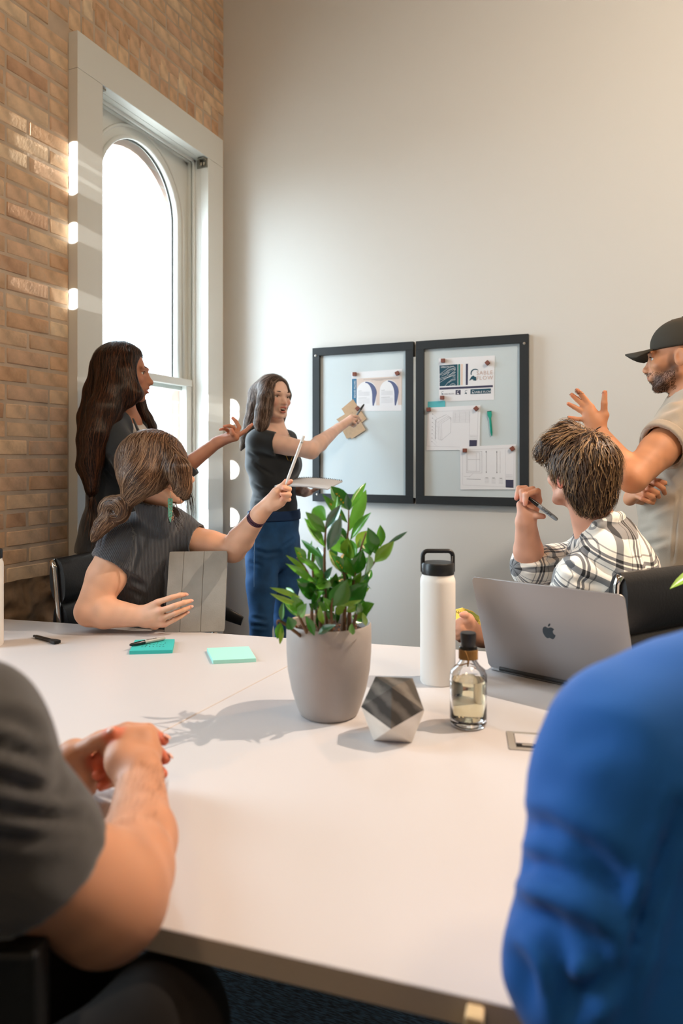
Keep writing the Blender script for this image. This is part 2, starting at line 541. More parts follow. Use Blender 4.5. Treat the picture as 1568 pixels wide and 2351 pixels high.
    MB().b2((xa, il+.012, zb), (xb, ir-.012, zb+.08)).build('bottom_rail', white_paint, sl, bevel=.003)
    MB().b2((xa+.014, il+.012+fw-.005, zb+.075), (xa+.018, ir-.012-fw+.005, zr-.03)).build('glass_pane', glass_mat, sl)
    if full:
        steel = mat('bracket_steel', '9a988e', .35, .8)
        for s, ye in ((1, il), (-1, ir)):
            m = MB()
            m.b2((XW-.02, min(ye, ye+s*.006), zi_-.05), (XW+.045, max(ye, ye+s*.006), zi_-.004))
            m.b2((XW+.0, min(ye, ye+s*.03), zi_-.012), (XW+.042, max(ye, ye+s*.03), zi_-.003))
            m.b2((XW+.004, min(ye+s*.006, ye+s*.024), zi_-.04), (XW+.008, max(ye+s*.006, ye+s*.024), zi_-.012))
            b = m.build('blind_bracket', steel, root, bevel=.001)
            m2 = MB()
            for q in (.012, .03): m2.lathe((XW+q, ye+s*.014, zi_-.03), [(0, -.012), (.005, -.012), (.005, .004), (0, .004)], 10)
            m2.build('screw', steel, b, smooth=True)
    return root
gm = bpy.data.materials.new('window_glass'); gm.use_nodes = True
nt = gm.node_tree; nt.nodes.clear()
o_ = nt.nodes.new('ShaderNodeOutputMaterial'); mx_ = nt.nodes.new('ShaderNodeMixShader'); lw_ = nt.nodes.new('ShaderNodeLayerWeight'); pw_ = nt.nodes.new('ShaderNodeMath'); pw_.operation = 'POWER'; pw_.inputs[1].default_value = 5; fr_ = nt.nodes.new('ShaderNodeMath'); fr_.operation = 'MULTIPLY_ADD'; fr_.inputs[1].default_value = .9; fr_.inputs[2].default_value = .03
nt.links.new(lw_.outputs['Facing'], pw_.inputs[0]); nt.links.new(pw_.outputs[0], fr_.inputs[0])
tr_ = nt.nodes.new('ShaderNodeBsdfTransparent'); gs_ = nt.nodes.new('ShaderNodeBsdfGlossy'); gs_.inputs['Roughness'].default_value = .02
tr_.inputs[0].default_value = (.96, .985, .98, 1)
nt.links.new(fr_.outputs[0], mx_.inputs[0]); nt.links.new(tr_.outputs[0], mx_.inputs[1]); nt.links.new(gs_.outputs[0], mx_.inputs[2]); nt.links.new(mx_.outputs[0], o_.inputs[0])
glass_mat = gm
for i, (a, b) in enumerate(WIN): window(a, b, 'window_%d' % (i+1))

# outside: the brick reveal and arch of the facade beyond the sash
ext = MB(); yc = 2.86; hwid = .335; spring = 2.50
n = 18; xa, xb = XW-.245, XW-.145
inn = [(yc-hwid*math.cos(math.pi*i/n), spring+hwid*math.sin(math.pi*i/n)) for i in range(n+1)]
for i in range(n):
    (a, b), (c, d) = inn[i], inn[i+1]
    e, f = yc+(a-yc)*2.2, spring+(b-spring)*2.2; g, h = yc+(c-yc)*2.2, spring+(d-spring)*2.2
    ext.prism([(xa, a, b), (xa, c, d), (xa, g, h), (xa, e, f)], (xb-xa, 0, 0))
for s in (-1, 1):
    y_a, y_b = sorted((yc+s*hwid, yc+s*(hwid+.5)))
    ext.b2((xa, y_a, 1.95), (xb, y_b, spring))
    y_a, y_b = sorted((yc+s*(hwid-.02), yc+s*(hwid+.5)))
    ext.b2((xa-.03, y_a, 1.88), (xb, y_b, 1.95))
    y_a, y_b = sorted((yc+s*(hwid+.01), yc+s*(hwid+.5)))
    ext.b2((xa, y_a, .5), (xb, y_b, 1.88))
ext_m = bpy.data.materials.new('facade_brick'); ext_m.use_nodes = True
nt = ext_m.node_tree; b = nt.nodes['Principled BSDF']; b.inputs['Roughness'].default_value = .9
bt = nt.nodes.new('ShaderNodeTexBrick'); tc = nt.nodes.new('ShaderNodeTexCoord'); mp = nt.nodes.new('ShaderNodeMapping')
mp.inputs['Rotation'].default_value = (R(90), 0, 0)
bt.inputs['Scale'].default_value = 1; bt.inputs['Brick Width'].default_value = .21; bt.inputs['Row Height'].default_value = .072; bt.inputs['Mortar Size'].default_value = .006
bt.inputs['Color1'].default_value = (*lin('ecc9bd'), 1); bt.inputs['Color2'].default_value = (*lin('f2d6ca'), 1); bt.inputs['Mortar'].default_value = (*lin('f3e6df'), 1)
nt.links.new(tc.outputs['Object'], mp.inputs[0]); nt.links.new(mp.outputs[0], bt.inputs['Vector']); nt.links.new(bt.outputs[0], b.inputs['Base Color'])
e_ = ext.build('facade_reveal', ext_m, wall_left)
# street outside
pav = mat('pavement', 'a09a92', .9, noise=(3, .1))
tag(MB().b2((-60, -40, -4.2), (XW-.63, 45, -4.0)).build('street_ground', pav), kind='structure')
# ------------------------------------------------------------------ table
def cp(lat, depth, z): return CAM*[1, 1, 0] + RT*lat + FW*depth + UP*z
def far_d(l): return 2.041-.26*l
def near_d(l): return .7323-.312*l
TT, TH = .74, .030
laminate = mat('white_laminate', 'c5c2c3', .34, spec=.45, bump=('noise', 400, .03))
edge_m = mat('laminate_edge', 'b9ac9c', .5)
table = empty('conference_table', cp(-.3, 1.4, 0), 'large white conference table in the foreground, joined from two tops', 'table')
def seam(d): return (-.355 + (d-1.389)*.4801)
sd0, sd1 = .94, 2.09
def top(poly, nm):
    m = MB().prism([cp(a, b, TT-TH) for a, b in poly], UP*TH)
    m.m = [0 if k == 1 or k == 0 else 1 for k in range(len(m.m))]
    return m.build(nm, [laminate, edge_m], table, bevel=.0015, segs=1)
g = .0012
top([(-1.28, far_d(-1.28)), (seam(sd1)-g, far_d(seam(sd1))), (seam(sd0)-g, near_d(seam(.94))), (-1.25, near_d(-1.25))], 'tabletop')
sN = seam(near_d(-.57)); sF = seam(sd1)
top([(sF+g, far_d(sF)), (1.35, far_d(1.35)), (1.35, near_d(1.35)), (seam(sd0)+g, near_d(seam(.94)))], 'tabletop')
leg_m = mat('cream_table_leg', 'd2b98c', .5)
def tleg(l, d, w=.016, dd=.05):
    a = N(RT*.954 - FW*.299); b = np.cross(UP, a)
    c = cp(l, d, (TT-.002)/2) - UP*.0
    MB().box(c, (w, dd, TT-.004), (a, b, UP)).build('leg', leg_m, table, bevel=.003)
tleg(.1285, near_d(.1285)-.012, .018, .02)
for l, d in ((-1.15, 1.25), (-1.15, 2.2), (1.2, 1.6), (1.2, .5), (-.35, 2.0), (.72, 1.72)): tleg(l, d, .05, .05)

# ------------------------------------------------------------------ potted plant
pot_c = on_table(755, 1638) + FW*.0
pot = empty('potted_plant', pot_c, 'leafy green plant in a light grey pot at the centre of the table', 'plant')
pot_m = mat('grey_ceramic', 'a19a95', .55, bump=('noise', 300, .15), noise=(30, .03))
prof = [(0, 0), (.055, 0), (.0605, .004), (.067, .02), (.078, .055), (.0855, .095), (.088, .13), (.0885, .16), (.088, .187), (.086, .191), (.0835, .188), (.083, .16), (.081, .12), (0, .12)]
PB = MB().lathe(pot_c, prof, 56).build('pot', pot_m, pot, smooth=True)
soil = MB(); rs = random.Random(5)
soil.lathe(pot_c, [(.0825, .168), (.06, .173), (.03, .170), (0, .174)], 28)
soil.build('soil', mat('potting_soil', '2b1c13', .95, noise=(90, .5), bump=('voronoi', 160, 1.0)), pot, smooth='all')
chips = MB()
for i in range(160):
    a = rs.uniform(0, 6.28); r = .078*math.sqrt(rs.random()); s = rs.uniform(.002, .005)
    chips.box(pot_c + np.array([r*math.cos(a), r*math.sin(a), .173]), (s, s*.7, s*.5), (N([rs.uniform(-1, 1), rs.uniform(-1, 1), .3]), N([rs.uniform(-1, 1), .4, .2]), UP))
tag(chips.build('bark_chips', mat('bark_chips', '6d4526', .9), pot), kind='stuff')

leaf_ms = [mat('leaf_green', '5c9e34', .22, coat=.35, noise=(25, .15)), mat('leaf_dark', '387d2b', .22, coat=.35, noise=(25, .15)), mat('leaf_lime', '86b03c', .3, coat=.3, noise=(25, .12)), mat('leaf_grey_sheen', '4c7a60', .16, coat=.7)]
for m_ in leaf_ms[:3]:
    m_.node_tree.nodes['Principled BSDF'].inputs['Subsurface Weight'].default_value = .0
spot_m = mat('leaf_yellow_blotch', 'c9a02a', .35)
stem_m = mat('plant_stem', '6a4a2e', .6)
def leaf(base, tip, width, normal, mi, curl=.12, parent=pot, blotch=False, name='leaf'):
    base, tip = np.asarray(base), np.asarray(tip); L = np.linalg.norm(tip-base); d = (tip-base)/L
    n_ = N(np.asarray(normal) - d*np.dot(normal, d)); s_ = np.cross(d, n_)
    prof_ = [(0, .06), (.12, .38), (.28, .8), (.45, 1), (.62, .93), (.78, .66), (.9, .34), (1, .02)]
    th = .0007; vs = []; fs = []
    for f, w in prof_:
        c = base + d*L*f + n_*(-curl*L*(f*f-f)*1.0)
        for k, u in enumerate((-1, -.55, 0, .55, 1)):
            lift = (abs(u)**1.5)*width*.22
            vs.append(c + s_*u*w*width/2 + n_*(lift*w))
    m = len(prof_)
    for i in range(m-1):
        for k in range(4):
            a = i*5+k; fs.append((a, a+1, a+6, a+5))
    mb = MB(); mb.add(vs, fs)
    vs2 = [v - n_*th for v in vs]; mb.add(vs2, [tuple(reversed(f)) for f in fs])
    o = mb.build(name, leaf_ms[mi], parent, smooth='all')
    if blotch:
        b = MB()
        for q in (.3, .42, .55, .66):
            c = base + d*L*q + n_*(-curl*L*(q*q-q)) + n_*.0006 + s_*width*.08*(1 if int(q*100) % 2 else -1)
            b.add([c+s_*width*.16, c+d*L*.05+s_*width*.02, c-s_*width*.12+d*L*.02, c-d*L*.04], [(0, 1, 2, 3)])
        b.build('yellow_blotch', spot_m, o)
    return o
PT = 1.42
def pp(x, y, dt=0.0): return px(620+x/4.9, 1100+y/4.9, PT+dt)
# stems as (polyline in the 4.9x crop, depth offsets)
stems = [
 [(640,1650,.0),(620,1280,-.01),(612,900,-.02),(625,560,-.03),(640,470,-.03)],
 [(800,1700,.02),(855,1200,.03),(850,820,.04),(880,560,.04),(885,340,.05)],
 [(820,1690,.0),(850,1300,-.01),(830,1060,-.02),(760,880,-.02)],
 [(900,1690,.03),(905,1350,.03),(1030,1150,.02),(1150,970,.02),(1330,720,.03)],
 [(870,1690,.01),(900,1400,.0),(950,1100,.0),(1000,850,.0),(1080,600,.01)],
 [(580,1700,-.02),(540,1400,-.02),(420,1050,-.03),(300,880,-.04)],
 [(430,1680,-.03),(470,1480,-.03),(500,1330,-.03),(440,1190,-.03)],
 [(350,1720,-.05),(330,1540,-.05),(310,1330,-.06)],
 [(560,1690,.03),(500,1300,.03),(480,1050,.04),(470,760,.05)],
 [(960,1700,-.02),(980,1500,-.02),(1080,1480,-.02)],
 [(230,1700,-.05),(120,1600,-.05),(80,1640,-.05)],
 [(700,1700,-.04),(690,1500,-.04),(700,1330,-.05)],
]
for s_ in stems:
    pts = [pp(a, b, c) for a, b, c in s_]
    pts[0] = np.array([pts[0][0], pts[0][1], pot_c[2]+.165])
    v = pts[0]-pot_c; r = math.hypot(v[0], v[1])
    if r > .07: pts[0][:2] = pot_c[:2] + v[:2]*(.07/r)
    # smooth path
    P = []
    for i in range(len(pts)-1):
        p0 = pts[max(i-1, 0)]; p1 = pts[i]; p2 = pts[i+1]; p3 = pts[min(i+2, len(pts)-1)]
        for q in range(5):
            t = q/5; P.append(.5*((2*p1)+(-p0+p2)*t+(2*p0-5*p1+4*p2-p3)*t*t+(-p0+3*p1-3*p2+p3)*t**3))
    P.append(pts[-1])
    MB().tube(P, list(np.linspace(.0042, .0014, len(P))), 7).build('stem', stem_m, pot, smooth='all')
# leaves: base, tip (crop px), width px, depth base, depth tip, material, facing
LV = [
 (885,345,685,80,150,.05,.06,1,1),(890,350,860,170,70,.05,.03,3,0),(890,350,1080,40,75,.05,.09,0,0),(880,590,1080,120,130,.04,.08,0,0),
 (870,490,590,170,85,.04,.02,0,1),(905,680,1135,375,95,.04,.02,0,0),(860,690,750,530,85,.04,.05,1,0),(700,480,760,190,60,-.02,.0,0,0),
 (630,460,480,330,170,-.03,-.01,0,0),(620,600,400,370,110,-.03,-.06,0,0),(635,560,800,290,100,-.03,-.06,3,0),(650,800,800,410,115,-.03,-.07,3,0),
 (612,760,385,440,95,-.03,-.05,0,0),(620,770,400,460,80,-.03,.0,0,0),(610,900,350,680,60,-.02,.02,1,0),(610,1060,535,760,95,-.02,.03,3,0),
 (400,950,275,765,110,-.03,-.05,0,1),(430,1050,180,855,45,-.03,-.05,2,0),(520,1170,180,950,70,-.03,-.09,0,0),(590,1080,330,870,70,-.02,-.06,0,0),
 (440,1000,470,690,45,.04,.05,0,0),(450,1010,530,760,40,.04,.06,0,0),(620,1130,700,985,60,-.02,-.06,3,0),(620,1290,300,1130,170,-.02,-.0,1,0),
 (560,1330,310,1180,150,-.02,-.05,1,0),(620,1200,515,1200,90,-.02,-.07,0,0),(670,1150,520,1240,130,-.02,-.06,0,0),(340,1330,0,1220,50,-.05,-.09,2,0),
 (330,1420,0,1285,50,-.05,-.12,2,0),(330,1490,255,1310,130,-.06,-.07,0,0),(330,1550,410,1400,95,-.05,-.09,0,0),(340,1560,160,1390,50,-.05,-.03,0,0),
 (130,1600,150,1380,60,-.05,-.06,1,0),(120,1610,80,1800,75,-.05,-.06,0,0),(130,1640,110,1862,50,-.05,-.07,2,0),(250,1690,200,1550,110,-.05,-.07,1,0),
 (500,1760,400,1540,80,-.05,-.06,1,0),(540,1740,740,1640,75,-.04,-.08,3,0),(600,1640,560,1420,65,-.02,-.05,2,0),(720,1490,600,1330,75,-.03,-.06,0,0),
 (480,1390,600,1260,85,-.03,-.06,0,0),(700,1430,870,1130,190,-.04,-.06,1,0),(840,1390,1100,1170,190,-.01,-.06,1,0),(790,1420,1030,1360,50,-.02,-.08,2,0),
 (840,840,690,660,170,.0,.03,0,0),(850,830,880,680,120,.0,-.03,1,0),(900,900,880,660,150,.0,-.04,2,0),(960,900,900,680,120,.0,.02,0,0),
 (820,1060,660,800,80,-.02,.0,2,0),(850,1050,690,860,110,-.02,-.05,1,1),(850,1060,840,830,120,-.02,.02,1,0),(940,1100,860,880,95,-.01,-.05,0,0),
 (950,1080,1040,790,140,.0,-.02,1,0),(1130,860,1050,620,160,.01,.03,1,0),(980,780,1100,580,130,.01,.03,2,0),(1190,840,1100,545,130,.02,.0,1,0),
 (1240,760,1240,515,90,.03,.03,0,0),(1330,720,1545,590,40,.03,.03,3,0),(1175,935,1395,700,120,.02,-.01,2,0),(1050,1100,1110,850,130,.02,-.05,0,0),
 (1080,1160,1140,1020,60,.02,.05,1,0),(920,1190,1030,1040,75,.02,-.03,2,0),(880,1200,800,1040,70,.02,-.01,1,0),(1030,1500,1170,1400,115,-.02,-.05,0,0),
 (1080,1560,1050,1360,80,-.02,.0,1,0),(1000,1520,980,1380,80,-.02,-.06,1,0),(960,1600,1010,1400,55,.0,-.04,2,0),(1080,1650,1040,1500,50,-.02,-.05,2,0),
 (930,1750,920,1620,60,-.04,-.07,0,0),(560,1690,540,1480,70,.0,-.03,1,0),(480,1480,440,1400,60,-.03,-.06,1,0),(760,1620,740,1440,50,.02,.0,1,0),
 (300,1350,180,1220,70,-.05,-.02,0,0),(700,1330,650,1200,70,-.04,.0,1,0),(640,1480,540,1380,70,-.03,-.05,0,0),(960,1330,1060,1180,90,.03,.06,1,0),
 (720,930,700,760,80,-.01,.03,1,0),(1000,1000,1110,880,80,.02,.06,1,0),(860,1640,830,1500,45,.02,.0,2,0),(1140,1240,1000,1100,10,.03,.03,1,0),
]
rs = random.Random(11)
r9 = random.Random(2)
for i in range(34):
    bx_ = r9.uniform(480, 1060); by_ = r9.uniform(1150, 1640)
    a_ = r9.uniform(-1.1, 1.1); l_ = r9.uniform(130, 210)
    LV.append((bx_, by_, bx_+l_*math.sin(a_), by_-l_*math.cos(a_), r9.uniform(60, 105), r9.uniform(-.03, .05), r9.uniform(-.05, .07), r9.choice((0, 1, 1, 2)), 0))
for (bx, by, tx, ty, w, d0, d1, mi, bl_) in LV:
    b_ = pp(bx, by, d0); t_ = pp(tx, ty, d1)
    nn = -FW + RT*rs.uniform(-.5, .5) + UP*rs.uniform(.0, .7)
    leaf(b_, t_, w/4.9/F_PX*PT*1.22, nn, mi, rs.uniform(.02, .14), blotch=bool(bl_))

# plant whose leaf tip reaches in at the right edge
p2c = on_table(1840, 1640)
pot2 = empty('potted_plant', p2c, 'bright green leaf tip of a plant reaching in at the right edge of the picture', 'plant')
MB().lathe(p2c, [(r*.8, h*.8) for r, h in prof], 40).build('pot', pot_m, pot2, smooth=True)
MB().lathe(p2c, [(.066, .135), (0, .14)], 24).build('soil', MATS['potting_soil'], pot2)
for i, (x_, y_, dt) in enumerate([(1700, 1330, .05), (1800, 1180, 0), (1900, 1150, .05), (1980, 1250, -.03), (1760, 1250, -.1)]):
    tp = px(x_, y_, 1.45+dt); bb = p2c + UP*.13
    mid = (tp+bb)/2 + UP*.04
    MB().tube([bb, mid, tp], [.004, .003, .0015], 6).build('stem', stem_m, pot2, smooth='all')
    for k in range(3):
        q = mid + (tp-mid)*(k/3+.2)
        leaf(q, q+N(RT*(1 if k % 2 else -1)+UP*.8)*.09, .03, -FW, k % 3, parent=pot2)
leaf(px(1640, 1300, 1.47), px(1538, 1352, 1.42), .028, UP-FW*.4, 2, parent=pot2)
MB().tube([px(1700, 1330, 1.5), px(1640, 1300, 1.47)], .0015, 6).build('stem', stem_m, pot2)

# ------------------------------------------------------------------ bottles
white_pc = mat('white_powder_coat', 'e4e0da', .5, bump=('noise', 500, .1))
black_pl = mat('black_plastic', '18191a', .38)
def flask(c, nm_label, loop_dir, s=1.0, label_cat='bottle'):
    root = empty('water_bottle', c, nm_label, label_cat)
    r = .0415*s
    MB().lathe(c, [(0, 0), (r*.93, 0), (r, .005), (r, .238*s), (r*.985, .245*s), (r*.93, .250*s), (r*.9, .254*s), (r*.9, .258*s), (0, .258*s)], 56).build('flask_body', white_pc, root, smooth=True)
    MB().lathe(c+UP*.257*s, [(0, 0), (r*.915, 0), (r*.93, .003), (r*.93, .024*s), (r*.88, .0275*s), (0, .0285*s)], 48).build('cap', black_pl, root, smooth=True)
    # loop handle
    d = N(loop_dir); z0 = .262*s; w = r*.86; hh = .313*s
    pts = [c+d*w+UP*z0, c+d*w+UP*(hh-.014)]
    for a in range(0, 91, 15): pts.append(c + d*(w-.012+.012*math.cos(R(a))) + UP*(hh-.014+.012*math.sin(R(a))))
    for a in range(90, 181, 15): pts.append(c + d*(-w+.012+.012*math.cos(R(a))) + UP*(hh-.014+.012*math.sin(R(a))))
    pts.append(c-d*w+UP*z0)
    MB().tube(pts, .0052*s, 12).build('loop_handle', black_pl, root, smooth='all')
    return root
fb = on_table(1005, 1566)
flask(fb, 'tall white insulated bottle with black loop cap beside the laptop', RT)
fb2 = on_table(-27, 1482)
flask(fb2, 'white insulated bottle with black cap cut off by the left edge', FW, .96)

# small glass bottle with twine
gb = on_table(1075, 1664); gb_r = .0365
gbt = empty('glass_bottle', gb, 'small clear glass bottle of pale liquid with black stopper and twine', 'bottle')
clear = mat('clear_glass', (1, 1, 1), .0, trans=1, ior=1.45)
outer = [(0, .001), (.030, 0), (.035, .003), (.0365, .010), (.0365, .085), (.0372, .088), (.0365, .091), (.0365, .100), (.033, .110), (.022, .120), (.017, .128), (.0165, .150), (.0178, .151), (.0178, .156), (.015, .157)]
inner = [(.0125, .156), (.0125, .128), (.020, .117), (.031, .107), (.0335, .100), (.0335, .018), (.030, .013), (0, .012)]
MB().lathe(gb, outer+inner, 48).build('glass', clear, gbt, smooth='all')
liq = mat('pale_liquid', 'f7ecc4', .0, trans=1, ior=1.36)
MB().lathe(gb, [(0, .0125), (.0298, .0135), (.0332, .0185), (.0332, .092), (0, .092)], 48).build('liquid', liq, gbt, smooth=True)
MB().lathe(gb, [(0, .140), (.0122, .140), (.0122, .157), (.0142, .158), (.0158, .181), (.0150, .184), (0, .184)], 32).build('stopper', black_pl, gbt, smooth=True)
tw = mat('jute_twine', 'ab7f45', .9, bump=('wave', 300, .8))
mtw = MB()
pts = []
for i in range(9*16):
    a = i/16*2*math.pi; pts.append(gb + np.array([math.cos(a)*.0182, math.sin(a)*.0182, .132+i/(9*16)*.019]))
mtw.tube(pts, .0012, 6)
f0 = gb - FW*.018 - RT*.004
mtw.tube([f0+UP*.152-RT*.006, f0+UP*.140-RT*.001, f0+UP*.130+RT*.001, f0+UP*.121-RT*.0005], [.002, .0022, .002, .0016], 6)
mtw.tube([f0+UP*.128, f0+UP*.124-RT*.012, f0+UP*.125-RT*.022, f0+UP*.120-RT*.028], [.0014, .0013, .0012, .001], 6)
mtw.build('twine', tw, gbt, smooth='all')

# ------------------------------------------------------------------ marble icosahedron
ic = on_table(903, 1693)
ico = empty('marble_icosahedron', ic, 'twenty-sided paperweight, dark grey marble above and white below', 'ornament')
bm = bmesh.new(); bmesh.ops.create_icosphere(bm, subdivisions=1, radius=1)
V = np.array([v.co[:] for v in bm.verts]); FC = [[v.index for v in f.verts] for f in bm.faces]; bm.free()
# rest on a face
f0i = min(range(20), key=lambda i: V[FC[i]].mean(0)[2]); nrm = N(V[FC[f0i]].mean(0))
q = Vector(nrm).rotation_difference(Vector((0, 0, -1))).to_matrix(); V = V @ np.array(q).T
ICA = R(-7)
v0 = V[FC[f0i][0]]; a0 = math.atan2(v0[1], v0[0])
def turned(deg):
    a = -a0 + math.atan2(RT[1], RT[0]) + R(deg)
    M = np.array([[math.cos(a), -math.sin(a), 0], [math.sin(a), math.cos(a), 0], [0, 0, 1]])
    return V @ M.T
Vt = turned(-38)*.068; Vt[:, 2] -= Vt[:, 2].min()
Vt = Vt + ic
up_f = []; lo_f = []
zmid = Vt[:, 2].mean()
order = sorted(FC, key=lambda f: -Vt[f].mean(0)[2])
m_up = MB(); m_lo = MB(); m_up.add(Vt, [tuple(f) for f in order[:10]]); m_lo.add(Vt, [tuple(f) for f in order[10:]])
def marble(name, c1, c2, scale):
    m = mat(name, c1, .6, spec=.25); nt = m.node_tree; b = nt.nodes['Principled BSDF']
    tc = nt.nodes.new('ShaderNodeTexCoord'); n = nt.nodes.new('ShaderNodeTexWave'); n.inputs['Scale'].default_value = scale
    n.bands_direction = 'DIAGONAL'
    n.inputs['Distortion'].default_value = 3.5; n.inputs['Detail'].default_value = 4; n.inputs['Detail Scale'].default_value = 2
    r = nt.nodes.new('ShaderNodeValToRGB'); r.color_ramp.elements[0].color = (*lin(c1), 1); r.color_ramp.elements[1].color = (*lin(c2), 1)
    r.color_ramp.elements[0].position = .35
    nt.links.new(tc.outputs['Object'], n.inputs['Vector']); nt.links.new(n.outputs['Fac'], r.inputs[0]); nt.links.new(r.outputs[0], b.inputs['Base Color'])
    return m
m_up.build('upper_marble', marble('grey_marble', '403e3b', '6a6661', 11), ico, bevel=0)
m_lo.build('lower_marble', marble('white_marble', 'd6d0c6', 'e6e1d8', 6), ico, bevel=0)

# ------------------------------------------------------------------ laptop
alu = mat('space_grey_aluminium', 'a3a2a4', .32, .75)
bl_, br_ = on_table(1122, 1538), on_table(1462, 1612)
# hinge line from the left bottom corner; lid leans away from its keyboard, towards the camera
ld = N(br_-bl_); LWD = .362
ldn = N(np.cross(ld, UP))
if np.dot(ldn, FW) > 0: ldn = -ldn              # towards the camera
lean = N(UP*math.cos(R(20)) + ldn*math.sin(R(20)))
lap = empty('laptop', bl_+ld*LWD/2, 'open grey laptop seen from behind its lid', 'laptop')
def rrect(c, a, b, w, h, r, n=6):
    pts = []
    for (sx, sy, a0_) in ((1, 1, 0), (-1, 1, 90), (-1, -1, 180), (1, -1, 270)):
        for k in range(n+1):
            t = R(a0_+90*k/n)
            pts.append(np.asarray(c) + a*(sx*(w/2-r)+r*math.cos(t)) + b*(sy*(h/2-r)+r*math.sin(t)))
    return pts
LH = .252
lnorm = N(np.cross(ld, lean))
if np.dot(lnorm, ldn) < 0: lnorm = -lnorm
hinge = bl_ + ld*LWD/2 + UP*.014
lid_c = hinge + lean*LH/2 - UP*.006
lid = MB().prism(rrect(lid_c, ld, lean, LWD, LH, .012), -lnorm*.0045).build('lid', alu, lap, bevel=.0008, segs=1)
MB().prism(rrect(lid_c-lnorm*.0046, ld, lean, LWD-.012, LH-.016, .006), -lnorm*.0006).build('screen', mat('screen_glass', '0b0c0e', .08), lap)
MB().prism(rrect(bl_+ld*LWD/2-ldn*.121+UP*.002, ld, -ldn, LWD, .242, .012), UP*.0115).build('base', alu, lap, bevel=.002)
keys = MB()
for i in range(5):
    for j in range(14):
        keys.box(bl_ + ld*(.04+j*.0208) - ldn*(.03+i*.0205) + UP*.0141, (.0175, .0165, .0012), (ld, -ldn, UP))
tag(keys.build('keyboard', mat('key_black', '101012', .5), lap), kind='stuff')
MB().tube([hinge-ld*.15-UP*.004, hinge+ld*.15-UP*.004], .0055, 10).build('hinge', mat('hinge_dark', '222326', .5), lap, smooth=True)
# logo: bitten apple outline in its mirror finish
ap = [(0, .36), (.10, .43), (.24, .46), (.38, .40), (.45, .32), (.36, .24), (.31, .12), (.33, -.02), (.40, -.11), (.49, -.16), (.42, -.32), (.32, -.46), (.22, -.53), (.10, -.50), (0, -.46), (-.10, -.50), (-.21, -.53), (-.33, -.44), (-.44, -.26), (-.49, -.04), (-.47, .20), (-.38, .37), (-.24, .46), (-.10, .42)]
s_ = .031
lc = lid_c + lean*.005 - ld*.002
xl = -ld if np.dot(ld, RT) < 0 else ld
logo = MB().prism([lc + xl*a*s_ + lean*b*s_ + lnorm*.0001 for a, b in ap], lnorm*.0003)
lf = [(.0, .50), (.02, .62), (.10, .74), (.22, .80), (.21, .68), (.14, .56), (.05, .50)]
logo.prism([lc + xl*a*s_ + lean*b*s_ + lnorm*.0001 for a, b in lf], lnorm*.0003)
logo.build('fruit_logo', mat('logo_mirror', '4d565e', .12, .9), lid)

# ------------------------------------------------------------------ cable port in the table
a_ = on_table(1182, 1676); b_ = on_table(1152, 1727)
pr = N(RT*.985 - FW*.17); pf = N(np.cross(UP, pr))
pc = (a_+b_)/2 + pr*.098
port = empty('cable_port', pc, 'aluminium cable hatch set flush in the tabletop beside the blue sleeve', 'cable hatch')
w_, h_ = .20, .085
m = MB(); fwid = .013
for s in (-1, 1):
    m.box(pc + pr*s*(w_/2-fwid/2) + UP*.0012, (fwid, h_, .0024), (pr, pf, UP))
    m.box(pc + pf*s*(h_/2-.005) + UP*.0012, (w_-2*fwid, .010, .0024), (pr, pf, UP))
m.build('frame', mat('port_frame', 'b5b0a8', .4, .5), port, bevel=.0005, segs=1)
MB().box(pc + pf*.010 + UP*.0012, (w_-2*fwid-.003, h_-.040, .0022), (pr, pf, UP)).build('flap', laminate, port)
MB().box(pc - pf*.023 + UP*.0006, (w_-2*fwid-.003, .018, .001), (pr, pf, UP)).build('slot_brush', mat('port_brush', '0c0b0a', .9), port)
MB().box(pc - pr*.065 - pf*.020 + UP*.0016, (.02, .008, .002), (pr, pf, UP)).build('flap_catch', MATS['port_frame'], port)

# ------------------------------------------------------------------ notes and pens on the table
def pad(corners, h, m, label, name='sticky_note_pad'):
    P = [on_table(x, y) for x, y in corners]
    c = sum(P)/len(P)
    root = empty(name, c, label, 'notepad')
    MB().prism(P, UP*h).build('paper_block', m, root, bevel=.0003, segs=1)
    return root, P, c
teal = mat('teal_paper', '37b3b0', .8, bump=('noise', 80, .1)); aqua = mat('aqua_paper', '9fdcd2', .8)
p1, P1, c1 = pad([(297,1503),(396,1500),(401,1475),(310,1477)], .010, teal, 'teal sticky note pad with handwriting, under a capped marker')
p2_, P2, c2 = pad([(489,1525),(588,1520),(571,1492),(475,1496)], .010, aqua, 'pale aqua sticky note pad, blank, lying alone on the table')
ink = mat('black_ink', '14181c', .6)
def scribble(parent, pts, off, r=.0007, name='handwriting'):
    m = MB()
    for s in pts: m.tube([p for p in s], r, 4)
    return m.build(name, ink, parent)
def surf(c, u, v, a, b, z): return c + u*a + v*b + UP*z
u1 = N(P1[1]-P1[0]); v1 = N(P1[3]-P1[0])
rs = random.Random(4); strokes = []
for row_ in range(3):
    x = -.03
    while x < .034:
        k = [surf(c1, u1, v1, x+rs.uniform(0, .006), -.02+row_*.017+rs.uniform(-.004, .005), .0102) for _ in range(4)]
        strokes.append(k); x += .0095
scribble(p1, strokes, 0, .0005)
